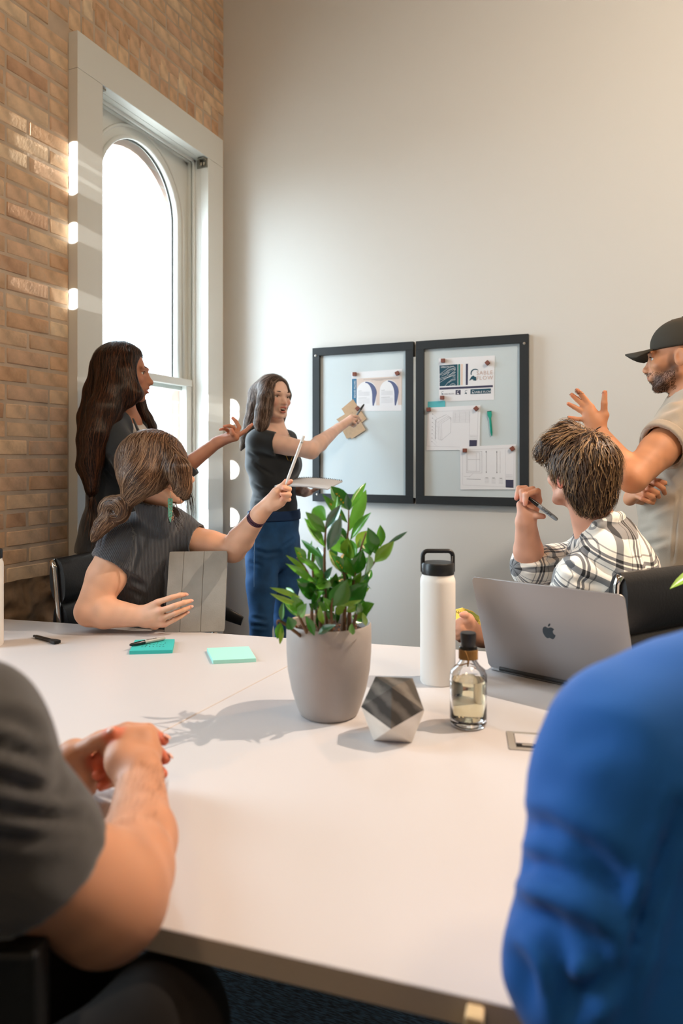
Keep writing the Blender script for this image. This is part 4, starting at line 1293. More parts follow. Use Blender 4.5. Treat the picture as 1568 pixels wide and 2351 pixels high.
def paint(V, base, blobs, noise_amt=.05, seed=1):
    """colour that belongs to the skin itself; blobs of (centre, radius or (r, axes), colour, strength)"""
    C = np.tile(np.array(base), (len(V), 1))
    C *= (1 + noise_amt*fnoise(V, 22, seed)[:, None])
    for c, r, col, st in blobs:
        q = V-np.asarray(c)
        if isinstance(r, tuple): q = (q @ np.array([N(a) for a in r[1]]).T)/np.array(r[0])
        else: q = q/r
        w = np.clip(1.35-np.sqrt((q*q).sum(1)), 0, .7)/.7
        w = (w*w*(3-2*w)*st)[:, None]
        C = C*(1-w)+np.array(col)*w
    return C
SKIN = {}
def skin_mat(name):
    return mat('skin', 'd09a7c', .56, attr='col', sss=.12, bump=('noise', 260, .08))
def strands(fig, seeds, flow, steps, step, off=.0015, r=.0006, name='hair', material=None, parent=None, seed=0, wav=.0, lift=None, stick=1.0, taper=.35, grav=0.0, base=None):
    """hair strands combed over the surface of fig; seeds (n,3) points"""
    rs = np.random.RandomState(seed); n = len(seeds)
    P = seeds.copy(); paths = [P.copy()]
    ofs = off*(.3+rs.rand(n)*1.4)
    jit = rs.randn(n, 3)*.12
    ph = rs.rand(n)*6.28
    L = (rs.rand(n)*.45+.55)*steps
    alive = np.ones(n, bool)
    for k in range(steps):
        d = flow(P) + jit
        if wav: d = d + wav*np.stack([np.sin(ph+k*.7), np.cos(ph*1.3+k*.6), 0*ph], 1)
        if grav: d = d - np.array([0, 0, grav])
        d /= np.linalg.norm(d, axis=1, keepdims=True)+1e-9
        g = fig.grad(P); f = fig.sample(P)
        near = np.clip(1-np.abs(f)/.03, 0, 1)[:, None]*stick
        d = d - g*(d*g).sum(1, keepdims=True)*near
        d /= np.linalg.norm(d, axis=1, keepdims=True)+1e-9
        step_v = np.where((k < L)[:, None], step, step*.02)
        P = P + d*step_v
        f = fig.sample(P); g = fig.grad(P)
        tgt = ofs*(1+ (lift or 0)*k/steps*4)
        P = P - g*((f-tgt)*np.clip(1-np.abs(f-tgt)/.05, 0, 1)*stick)[:, None]
        paths.append(P.copy())
    A = np.array(paths)          # steps+1, n, 3
    m = A.shape[0]
    T = np.gradient(A, axis=0); T /= np.linalg.norm(T, axis=2, keepdims=True)+1e-9
    G = fig.grad(A.reshape(-1, 3)).reshape(A.shape)
    S = np.cross(T, G); S /= np.linalg.norm(S, axis=2, keepdims=True)+1e-9
    rad = r*(.7+.6*rs.rand(n))[None, :, None]*np.linspace(1, taper, m)[:, None, None]
    ring = np.stack([A + S*rad*2.2, A + G*rad*1.0, A - S*rad*2.2], 2)      # m, n, 3, 3
    V = ring.transpose(1, 0, 2, 3).reshape(-1, 3)
    i = np.arange(n)[:, None, None]*m*3; j = np.arange(m-1)[None, :, None]*3; q = np.arange(2)[None, None, :]
    a = i+j+q; b = i+j+q+1
    Q = np.stack([a, b, b+3, a+3], -1).reshape(-1, 4)
    v = rs.rand(n); v = np.repeat(v, m*3)
    u = np.tile(np.repeat(np.linspace(0, 1, m), 3), n)
    return V, Q, np.stack([v, u, v], 1)
def hair_mat(name, dark, mid, light, rough=.42):
    if name in MATS: return MATS[name]
    m = mat(name, mid, rough, spec=.35)
    nt = m.node_tree; b = nt.nodes['Principled BSDF']
    a = nt.nodes.new('ShaderNodeAttribute'); a.attribute_name = 'var'
    sp = nt.nodes.new('ShaderNodeSeparateXYZ'); r = nt.nodes.new('ShaderNodeValToRGB')
    el = r.color_ramp.elements; el[0].color = (*lin(dark), 1); el[1].color = (*lin(light), 1)
    e = el.new(.5); e.color = (*lin(mid), 1)
    nt.links.new(a.outputs['Vector'], sp.inputs[0]); nt.links.new(sp.outputs[0], r.inputs[0]); nt.links.new(r.outputs[0], b.inputs['Base Color'])
    b.inputs['Anisotropic'].default_value = .6
    return m
def guide_flow(guides, power=3.0):
    """guides: list of (a, b): at a the hair runs towards b"""
    A = np.array([g[0] for g in guides]); D = np.array([N(g[1]-g[0]) for g in guides])
    def f(P):
        d = np.linalg.norm(P[:, None]-A[None], axis=2)+1e-4
        w = d**-power; w /= w.sum(1, keepdims=True)
        return w @ D
    return f
def hair_part(name, fig, mt, parent, flow, nst, steps, step, seed=0, region=None, groove=.0012, gf=160, cover=1.0, **kw):
    """volume of hair with combed relief plus loose strands on it, one mesh"""
    V, Q = fig.mesh(); V = smooth_v(V, Q, 2); Nn = vnormals(V, Q)
    fl = flow(V); fl /= np.linalg.norm(fl, axis=1, keepdims=True)+1e-9
    fl = fl - Nn*(fl*Nn).sum(1, keepdims=True); S = np.cross(Nn, fl)
    S /= np.linalg.norm(S, axis=1, keepdims=True)+1e-9
    # relief across the flow: sample noise stretched along the flow
    c = (V*S).sum(1)
    rsd = np.random.RandomState(seed)
    g = np.sin(c*gf*6.28/3+fnoise(V, 9, seed)*3)*.5+np.sin(c*gf*6.28/1.7+fnoise(V, 7, seed+1)*4)*.5
    V2 = V + Nn*(g*groove)[:, None]
    var = np.stack([.25+.2*np.clip(g, -1, 1), g*0, g*0], 1)
    rs = np.random.RandomState(seed+5)
    sel = np.arange(len(V)) if region is None else np.where(region(V))[0]
    sd = V[rs.choice(sel, nst)]
    SV, SQ, sv = strands(fig, sd, flow, steps, step, seed=seed, **kw)
    VV = np.concatenate([V2, SV]); QQ = np.concatenate([Q, SQ+len(V2)])
    return np_mesh(name, VV, QQ, mt, parent, attrs={'var': np.concatenate([var, sv])})

# ------------------------------------------------------------------ heads and hands
def head(f, c, Fd, Ud, sc_=1.0, nose=1.0, jaw=1.0, mouth_open=0.0, ears=True, male=False):
    """c between the ears; Fd facing, Ud up. Returns the local-to-world map"""
    Fd = N(Fd); Ud = N(Ud-Fd*np.dot(Ud, Fd)); Ld = np.cross(Ud, Fd)      # Ld: the head's own left
    ax = (Ld, Fd, Ud)
    def L(x, y, z): return c + (Ld*x+Fd*y+Ud*z)*sc_
    s = sc_
    f.ell(L(0, -.014, .030), (.073*s, .093*s, .083*s), ax, k=.01)
    f.ell(L(0, .030, -.012), (.060*s, .062*s, .066*s), ax, k=.02)
    f.ell(L(0, .036, -.068), (.045*jaw*s, .048*s, .040*s), ax, k=.025)
    f.ell(L(0, .071, -.096), (.019*jaw*s, .016*s, .014*s), ax, k=.018)
    for x in (-1, 1):
        f.ell(L(x*.043, .058, -.024), (.019*s, .020*s, .016*s), ax, k=.02)
        f.cap(L(x*.055, .005, -.055), L(x*.030*jaw, .060, -.090), .014*s, .012*s, k=.018)
        f.cap(L(x*.012, .090, .021), L(x*.042, .080, .021), .0085*s, .007*s, k=.012)
        f.ell(L(x*.031, .099, .001), (.0155*s, .013*s, .0105*s), ax, k=.010, op='-')
        f.cap(L(x*.018, .0865, .0085), L(x*.043, .0775, .0085), .0042*s, .004*s, k=.005)
        f.cap(L(x*.019, .0850, -.0085), L(x*.042, .0765, -.0075), .0038*s, .0035*s, k=.006)
    f.ell(L(0, .086, -.040), (.020*s, .016*s, .020*s), ax, k=.012)
    f.chain([L(0, .086, .016), L(0, .096, -.012), L(0, .103+.003*nose, -.029)], [.0066*s, .0078*s, .0092*s], k=.012)
    f.ell(L(0, .1045+.003*nose, -.033), (.0100*s, .0085*s, .0080*s), ax, k=.010)
    for x in (-1, 1): f.ell(L(x*.0105, .100, -.037), (.0065*s, .0085*s, .0062*s), ax, k=.005)
    # mouth
    o = mouth_open
    f.ell(L(0, .084, -.060), (.024*s, .014*s, .018*s), ax, k=.014)
    f.chain([L(-.022, .086, -.060), L(-.009, .0975, -.0565), L(0, .0985, -.0575), L(.009, .0975, -.0565), L(.022, .086, -.060)], [.0025*s, .0045*s, .0042*s, .0045*s, .0025*s], k=.003)
    zl = -.0655-.012*o
    f.chain([L(-.021, .085, -.061-.005*o), L(-.009, .096, zl), L(.009, .096, zl), L(.021, .085, -.061-.005*o)], [.0025*s, .0050*s, .0050*s, .0025*s], k=.003)
    if o > 0: f.ell(L(0, .096, -.0605-.006*o), (.0165*s, .017*s, (.002+.0065*o)*s), ax, k=.003, op='-')
    else: f.cap(L(-.02, .094, -.0612), L(.02, .094, -.0612), .0014*s, k=.003, op='-')
    if ears:
        for x in (-1, 1):
            ea = (N(Ld*x*.35+Fd*-.9), N(Ld*x*.9+Fd*.35), Ud)
            f.ell(L(x*.079, -.012, -.006), (.0185*s, .0055*s, .030*s), ea, k=.006)
            f.ell(L(x*.073, -.004, -.010), (.012*s, .010*s, .02*s), ax, k=.01)
            f.ell(L(x*.087, -.008, -.004), (.0095*s, .006*s, .017*s), ea, k=.004, op='-')
    return L, ax
def face_parts(L, ax, parent, s=1.0, brow='4a3426', iris='5a4030', teeth=False, male=False, brow_w=.0024):
    ey = MB()
    for x in (-1, 1):
        n = 14; c = L(x*.031, .0722, .0005)
        e = MB().lathe(c, [(.0118*s*math.sin(math.pi*i/n), .0118*s*math.cos(math.pi*i/n)) for i in range(n+1)], 20).build('eye', mat('eye_white', 'e4ddd6', .12), parent, smooth='all')
        fd = N(ax[1] + ax[0]*0.0)
        MB().lathe(c+fd*.0092*s, [(0, .0030), (.0035*s, .0027), (.0056*s, .0016), (.0060*s, .0)], 16, ax=(ax[0], ax[2], fd)).build('iris', mat('iris_'+iris, iris, .08), e, smooth='all')
        MB().lathe(c+fd*.0124*s, [(0, .0001), (.0024*s, 0)], 12, ax=(ax[0], ax[2], fd)).build('pupil', mat('pupil', '080606', .05), e)
        MB().tube([L(x*.0175, .0850, .0035), L(x*.025, .0885, .0072), L(x*.034, .0880, .0075), L(x*.0450, .0800, .0035)], [.0006*s, .0011*s, .0013*s, .0006*s], 6).build('eyelashes', mat('lash', '1c1310', .7), e, smooth='all')
        pts = [L(x*.013, .0958, .0225), L(x*.026, .0932, .0255), L(x*.038, .0866, .0250), L(x*.049, .0762, .0195)]
        MB().tube(pts, [brow_w*.7, brow_w, brow_w*.8, brow_w*.35], 8, flat=ax[1]).build('eyebrow', mat('brow_'+brow, brow, .8, noise=(400, .3)), parent, smooth='all')
    if teeth:
        pts = [L(-.014, .087, -.0618), L(-.007, .0925, -.0620), L(0, .0938, -.0620), L(.007, .0925, -.0620), L(.014, .087, -.0618)]
        MB().tube(pts, [.002, .0030, .0032, .0030, .002], 8).build('teeth', mat('teeth', 'eee8de', .25), parent, smooth='all')
def hand(f, wrist, fingers, rad=.0085, palm=None, k=.006, wr=.024, nrm=None):
    """fingers: list of polylines (thumb first) starting at the knuckles; the palm is built between the wrist and the knuckles"""
    wrist = np.asarray(wrist, float)
    rads = [rad*1.18, rad, rad*1.03, rad*.97, rad*.86]
    kn = [np.asarray(p[0], float) for p in fingers]
    # palm: metacarpals as blended capsules
    for i in range(1, len(fingers)):
        w_off = (kn[i]-sum(kn[1:])/len(kn[1:]))*.45
        f.cap(wrist+w_off, kn[i], wr*.62, rads[i]*1.22, k=.014)
    c = sum(kn[1:])/len(kn[1:])
    f.cap(wrist + (kn[0]-wrist)*.1, kn[0], wr*.6, rads[0]*1.35, k=.014)
    f.cap(wrist+(c-wrist)*.35, kn[0], wr*.55, rads[0]*1.2, k=.014)
    f.cap(wrist+(c-wrist)*.2, wrist+(c-wrist)*.6, wr*.66, wr*.6, k=.012)
    for i, p in enumerate(fingers):
        m = len(p); rr = [rads[i]*(1.12, 1.0, .93, .80, .72)[min(j, 4)] for j in range(m)]
        if m >= 3: rr[-1] = rads[i]*.78
        f.chain(p, rr, k=.0032, kj=.003)
def nails(fingers_ends, parent, r=.0052):
    for tip, prev, n in fingers_ends:
        d = N(tip-prev); n = N(n-d*np.dot(n, d)); s = np.cross(d, n)
        c = tip + n*r*1.22 + d*r*.15
        MB().lathe(c, [(0, r*.10), (r*.5, r*.05), (r*.8, -r*.12), (r*.85, -r*.3)], 12, ax=(s*.85, d*1.15, n)).build('fingernail', mat('nail', 'e0ae9c', .25), parent, smooth='all')
# ------------------------------------------------------------------ people
SKIN_F = lin('d9a58a'); SKIN_T = lin('c98f6a'); LIP = lin('b5574f'); 
skin = skin_mat('skin')
def cloth_part(name, fig, material, parent, fold=None, noise_amp=.0, nf=6, seed=0, sm=2, cr=(), attrs_fn=None, keep=None):
    V, Q = fig.mesh(); V = smooth_v(V, Q, sm)
    Nn = vnormals(V, Q)
    if noise_amp: V = V + Nn*(noise_amp*(fnoise(V, nf, seed)*.6+fnoise(V, nf*2.3, seed+3)*.4))[:, None]
    if cr: V = creases(V, Nn, cr)
    at = attrs_fn(V) if attrs_fn else None
    if keep is not None:
        k = keep(V); Q = Q[k[Q].all(1)]
    return np_mesh(name, V, Q, material, parent, attrs=at)
def body_part(fig, parent, base, blobs=(), sm=1, name='body', seed=1, amt=.05):
    V, Q = fig.mesh(); V = smooth_v(V, Q, sm)
    C = paint(V, base, blobs, amt, seed)
    return np_mesh(name, V, Q, skin, parent, color=C)
def wood_axes(yaw):
    """body frame: forward direction turned by yaw degrees from 'towards the camera' to the right of the picture"""
    a = R(yaw); Fd = -FW*math.cos(a) + RT*math.sin(a); S = np.cross(UP, Fd)
    return N(Fd), N(S)
def shoe(parent, heel, d, m):
    d = N(d*[1, 1, 0]); s = np.cross(UP, d); f = Fig(.006)
    h = np.array([heel[0], heel[1], 0])
    f.cap(h+UP*.045, h+d*.10+UP*.040, .038, .038, k=.02); f.cap(h+d*.08+UP*.036, h+d*.20+UP*.030, .040, .032, k=.02); f.cap(h+UP*.05, h+UP*.10-d*.005, .038, .040, k=.02)
    f.ell(h+d*.1-UP*.06, (.5, .5, .06), k=.002, op='-')
    V, Q = f.mesh(); V[:, 2] = np.maximum(V[:, 2], .002)
    return np_mesh('shoe', V, Q, m, parent)

# ================================================== woman pointing at the whiteboard
def W1():
    T = 3.42
    root = empty('person', px(625, 1300, T)*[1, 1, 0], 'person standing at the whiteboards in a black tee and blue jeans, pointing with a pen', 'person', None)
    Fb, Sb = wood_axes(52)
    body = Fig(.0036)
    hc = px(628.5, 914, T)
    Fh = -FW*math.cos(R(38)) + RT*math.sin(R(38)) + UP*.0; 
    L, ax = head(body, hc, Fh, UP + RT*.05, .93, mouth_open=1.0)
    nb = px(634, 993, T+.02)
    body.cap(L(0, -.02, -.05), nb, .046, .05, k=.02)
    P = lambda x, y, d=0: px(x, y, T+d)
    # trunk
    body.loft([(P(632, 1002, .01), .10, .05), (P(622, 1028, .01), .145, .080), (P(622, 1070), .128, .092), (P(628, 1130), .09, .07), (P(628, 1165), .09, .07)], Sb, k=.03)
    sh = P(594, 1012, -.10)
    el = P(714, 1034, -.14); wr = P(775, 984, .12)
    body.chain([sh, sh*.45+el*.55, el], [.050, .043, .038], k=.02, kj=.01)
    body.chain([el, el*.7+wr*.3, wr], [.037, .0385, .0235], k=.02, kj=.01)
    # pointing hand with the pen
    h = lambda x, y, d: px(700+x/5.877, 760+y/5.877, T+.15+d)
    fing = [[h(560, 1260, .10), h(640, 1225, .13), h(710, 1185, .15)],
            [h(625, 1150, .05), h(700, 1150, .08), h(745, 1195, .12), h(725, 1225, .15)],
            [h(630, 1185, .03), h(690, 1195, .05), h(715, 1235, .09), h(680, 1250, .13)],
            [h(620, 1220, .03), h(670, 1240, .04), h(680, 1270, .08), h(650, 1270, .10)],
            [h(600, 1250, .04), h(640, 1275, .05), h(655, 1290, .08), h(630, 1285, .10)]]
    hand(body, wr, fing, .0080, wr=.024)
    # far arm under the notebook
    sh2 = P(660, 1010, .10); el2 = P(650, 1118, .16); wr2 = P(700, 1130, .03)
    body.chain([sh2, el2], [.042, .036], k=.02); body.chain([el2, wr2], [.035, .023], k=.02)
    g = lambda x, y, d: px(620+x/4.9, 1100+y/4.9, T+.03+d)
    f2 = [[g(450, 150, .02), g(520, 110, .0), g(600, 85, -.02)],
          [g(420, 130, -.02), g(400, 90, -.05), g(385, 60, -.04)],
          [g(400, 140, -.02), g(365, 95, -.06), g(335, 58, -.05)],
          [g(385, 155, -.01), g(350, 120, -.05), g(325, 90, -.05)],
          [g(380, 170, .0), g(355, 150, -.03), g(335, 135, -.04)]]
    hand(body, wr2, f2, .0078, wr=.023)
    hp = P(628, 1200)
    s = .93
    blobs = [(L(0, .100, -.0555), ((.022*s, .02*s, .0065*s), ax), LIP, .85), (L(0, .098, -.0775), ((.017*s, .02*s, .0065*s), ax), LIP, .85), (L(0, .088, -.0665), ((.013, .012, .006), ax), (.05, .012, .01), 1),
             (L(.043, .075, -.03), .022, lin('d8907a'), .45), (L(-.043, .075, -.03), .022, lin('d8907a'), .45), (L(0, .11, -.035), .010, lin('d8907a'), .4),
             (L(.031, .085, .004), ((.018, .02, .011), ax), lin('9b6a58'), .45), (L(-.031, .085, .004), ((.018, .02, .011), ax), lin('9b6a58'), .45)]
    for fg in (fing, f2):
        for q in fg: blobs.append((q[-1], .010, lin('dd9a86'), .5))
    body_part(body, root, lin('e6c0ac'), blobs)
    face_parts(L, ax, root, s, brow='4b372b', iris='4a3628', teeth=True)
    # tee
    t = Fig(.0055)
    t.loft([(P(630, 1000, .01), .085, .050), (P(621, 1020, .01), .150, .082), (P(622, 1062), .140, .102), (P(628, 1100), .122, .098), (P(630, 1134), .112, .092), (P(629, 1160), .124, .100), (P(629, 1200), .140, .108)], Sb, k=.02)
    t.ell(P(660, 1066, -.06), (.06, .055, .06), k=.05); t.ell(P(668, 1066, .02), (.055, .05, .055), k=.05)
    ad = N(el-sh)
    t.chain([P(604, 1006, -.05), sh, sh*.5+el*.5], [.045, .058, .056], k=.02, kj=.01, clip=[(sh*.66+el*.34, ad-RT*.1+UP*.15)], hollow=(sh*.72+el*.28, el, .049, .046))
    t.chain([P(655, 1006, .08), sh2, sh2*.6+el2*.4], [.045, .050, .048], k=.02, clip=[(sh2*.65+el2*.35, el2-sh2)])
    # neckline
    t.ell(P(640, 996, -.035), (.072, .058, .040), (Sb, Fb, UP), k=.004, op='-')
    t.ell(P(634, 985, .0), (.062, .062, .050), (Sb, Fb, UP), k=.004, op='-')
    t.plane(P(630, 1186), -UP, lo=.25)
    black_t = mat('black_jersey', '1b2126', .8, sheen=.3, bump=('noise', 300, .15))
    cr = [([P(583, 1060, -.1), P(600, 1075, -.12), P(625, 1090, -.1)], .008, .006), ([P(582, 1110, -.1), P(600, 1122, -.12), P(620, 1126, -.1)], .008, .006), ([P(586, 1140, -.1), P(605, 1146, -.12)], .007, .006), ([P(572, 1040, -.1), P(590, 1052, -.1)], .007, .005), ([P(590, 1155, -.1), P(610, 1160, -.1)], .007, .006)]
    cloth_part('tee_shirt', t, black_t, root, noise_amp=.0025, nf=5, seed=2, cr=cr)
    # jeans
    j = Fig(.0075)
    j.loft([(P(630, 1174), .128, .098), (P(627, 1200), .142, .108), (P(625, 1245), .152, .112), (P(625, 1270), .14, .10)], Sb, k=.02)
    h1, k1, a1 = P(603, 1262, -.06), P(599, 1425, -.10), P(604, 1590, -.05)
    h2, k2, a2 = P(651, 1262, .06), P(655, 1425, .05), P(656, 1592, .09)
    a1[2] = .10; a2[2] = .10
    for (q, w, e) in ((h1, k1, a1), (h2, k2, a2)):
        j.chain([q, q*.5+w*.5, w, w*.55+e*.45, e], [.086, .073, .054, .055, .042], k=.010, kj=.02)
    j.plane(P(630, 1172), UP, lo=.25)
    denim = mat('blue_denim', '1d4a78', .85, noise=(14, .35), bump=('noise', 420, .35))
    jc = [([P(585, 1262, -.13), P(612, 1272, -.15), P(640, 1268, -.12)], .009, .006), ([P(650, 1255, -.1), P(672, 1238, -.05)], .008, .006), ([P(575, 1290, -.12), P(600, 1300, -.16)], .008, .004), ([P(580, 1418, -.12), P(610, 1424, -.14)], .008, .006), ([P(580, 1436, -.12), P(612, 1440, -.14)], .008, .006), ([P(640, 1418, -.05), P(665, 1424, -.05)], .008, .005)]
    jn = cloth_part('jeans', j, denim, root, noise_amp=.002, nf=7, seed=4, cr=jc)
    seam_m = mat('denim_seam', '5f83a8', .8)
    MB().tube([P(587, 1190, -.145), P(584, 1262, -.165), P(583, 1330, -.155), P(585, 1425, -.132), P(596, 1500, -.09)], .0014, 5).build('side_seam', seam_m, jn, smooth='all')
    belt = mat('denim_band', '15335a', .85, bump=('noise', 420, .3))
    wf = Fig(.004); wf.loft([(P(630, 1160), .124, .098), (P(630, 1182), .141, .110), (P(629, 1204), .156, .120)], Sb, k=.01)
    wf.plane(P(630, 1171), UP, lo=.25); wf.plane(P(630, 1193), -UP, lo=.25)
    wbo = cloth_part('waistband', wf, belt, jn)
    for a in (200, 250, 300, 340, 20):
        c = P(630, 1182) + Sb*.144*math.cos(R(a)) + Fb*.113*math.sin(R(a)); n_ = N(Sb*math.cos(R(a))+Fb*math.sin(R(a)))
        MB().box(c + n_*.002, (.010, .048, .004), (np.cross(n_, UP), UP, n_)).build('belt_loop', denim, jn, bevel=.001)
    sm_ = mat('dark_sneaker', '22242a', .6)
    for e in (a1, a2): shoe(root, e-Fb*.03, Fb, sm_)
    # gold necklaces
    gold = mat('gold', 'c9a255', .25, 1)
    nk = []
    for i in range(25):
        a = math.pi*(1.0+i/24*1.0); nk.append(P(637, 992, -.01) + Sb*.058*math.cos(a) - Fb*.062*math.sin(a) - UP*(.030*math.sin(math.pi*i/24)))
    MB().tube(nk, .0018, 6).build('necklace', gold, root, smooth='all')
    nk2 = [P(640, 1004, -.075), P(650, 1030, -.11), P(661, 1056, -.135), P(668, 1059, -.135), P(671, 1048, -.12), P(664, 1030, -.09), P(652, 1004, -.06)]
    MB().tube(nk2, .0016, 6).build('necklace', gold, root, smooth='all')
    # ring
    rp = fing[2][1]; MB().lathe(rp, [(.0095, -.003), (.0105, 0), (.0095, .003)], 16, ax=(UP, N(np.cross(N(fing[2][2]-rp), UP)), N(fing[2][2]-rp))).build('finger_ring', gold, root, smooth=True)
    # hair: cap plus long falls
    hf = Fig(.0055)
    hx = (ax[0], ax[1], ax[2])
    hf.ell(L(0, -.020, .036), (.083*s, .100*s, .094*s), ax, k=.01)
    # near side (the head's right, image left) fall and back
    hf.chain([L(-.068, .020, .05), P(610, 915, -.10), P(606, 945, -.11), P(600, 972, -.12), P(598, 985, -.12)], [.030, .034, .036, .030, .018], k=.03, kj=.02)
    hf.chain([L(-.05, -.07, .02), P(592, 935, -.0), P(583, 968, -.02), P(566, 1000, .0), P(556, 1026, .02)], [.05, .048, .042, .024, .010], k=.03, kj=.02)
    hf.chain([L(0, -.09, .02), P(602, 960, .05), P(590, 1000, .08)], [.05, .045, .02], k=.03, kj=.02)
    hf.chain([L(.07, .005, .02), P(643, 955, .07), P(645, 978, .075)], [.026, .022, .010], k=.02, kj=.02)
    hf.ell(L(.012, .066, -.012), (.058*s, .085*s, .096*s), ax, k=.008, op='-')
    hf.ell(L(.004, .12, -.0), (.062*s, .085*s, .125*s), ax, k=.006, op='-')
    gd = [(L(-.01, .05, .115), L(-.07, .04, .09)), (L(-.06, .05, .08), L(-.085, .04, .0)), (L(.03, .05, .11), L(.075, .04, .07)), (L(.075, .02, .05), L(.08, .0, -.06)),
          (L(0, -.06, .12), L(-.02, -.11, .05)), (L(0, -.12, .04), L(0, -.12, -.1)), (L(-.085, 0, 0), P(604, 950, -.11)), (P(604, 950, -.11), P(600, 990, -.12)), (P(592, 935, 0), P(575, 990, 0)), (P(575, 985, 0), P(552, 1034, .02)), (P(645, 940, .07), P(645, 975, .07)), (P(602, 960, .05), P(590, 1010, .08))]
    hm = hair_mat('hair_brown', '2c211c', '5a463b', '9a8474', .36)
    hair_part('hair', hf, hm, root, guide_flow(gd), 2600, 16, .012, seed=3, off=.0025, r=.00045, groove=.0010)
    # pen
    pa = h(800, 985, .12); pb = h(700, 1135, .08); d = N(pa-pb)
    pen = empty('marker_pen', (pa+pb)/2, 'dark marker pen held by the pointing hand at the kraft cards', 'pen')
    sv = N(np.cross(d, UP)); wv = np.cross(sv, d); axp = (sv, wv, d)
    Lp = np.linalg.norm(pa-pb)
    MB().lathe(pb-d*.05, [(0, 0), (.0045, .002), (.0052, .02), (.0052, .05+Lp*.45), (0, .05+Lp*.45)], 16, ax=axp).build('barrel', mat('pen_grey_barrel', '6c757c', .3), pen, smooth=True)
    MB().lathe(pb, [(0, Lp*.44), (.0058, Lp*.45), (.0060, Lp*.6), (.0046, Lp*.85), (.003, Lp*.97), (0, Lp)], 16, ax=axp).build('cap', black_pl, pen, smooth=True)
    # notebook
    A, B, C_, D = P(666, 1098, .02), P(790, 1104, -.08), P(782, 1119, -.20), P(690, 1111, -.12)
    nbk = empty('spiral_notebook', (A+B+C_+D)/4, 'white spiral notebook held flat by the woman at the whiteboards', 'notebook')
    ed = N(B-A); LN = .265; A0 = (A+B)/2 - ed*LN/2; dn = N((C_+D)/2-(A+B)/2 - ed*np.dot((C_+D)/2-(A+B)/2, ed))
    un = N(np.cross(ed, dn)); un = un if un[2] > 0 else -un
    nb_ = []; nv = []
    for i in range(13):
        q = i/12; sag = -math.sin(math.pi*q)*-.008
        for r_ in (0, 1):
            nv.append(A0 + ed*LN*q + dn*(.19 if r_ else 0) + un*(sag+ (0.006*r_)))
    mbn = MB(); n0 = len(nv); mbn.add(nv + [v - un*.006 for v in nv], [(2*i, 2*i+1, 2*i+3, 2*i+2) for i in range(12)] + [(n0+2*i, n0+2*i+2, n0+2*i+3, n0+2*i+1) for i in range(12)] + [(2*i, 2*i+2, n0+2*i+2, n0+2*i) for i in range(12)] + [(2*i+1, n0+2*i+1, n0+2*i+3, 2*i+3) for i in range(12)] + [(0, n0, n0+1, 1), (24, 25, n0+25, n0+24)])
    mbn.build('pages', paper, nbk, smooth=True)
    sp = MB()
    for i in range(28):
        q = (i+.5)/28; c = A0 + ed*LN*q + un*(math.sin(math.pi*q)*.008-.003)
        sp.tube([c + (dn*math.cos(R(a)) + un*math.sin(R(a)))*.0065 for a in range(-150, 151, 50)], .0014, 5)
    sp.build('wire_spiral', mat('wire', '2c2e31', .4, .8), nbk, smooth='all')
W1()

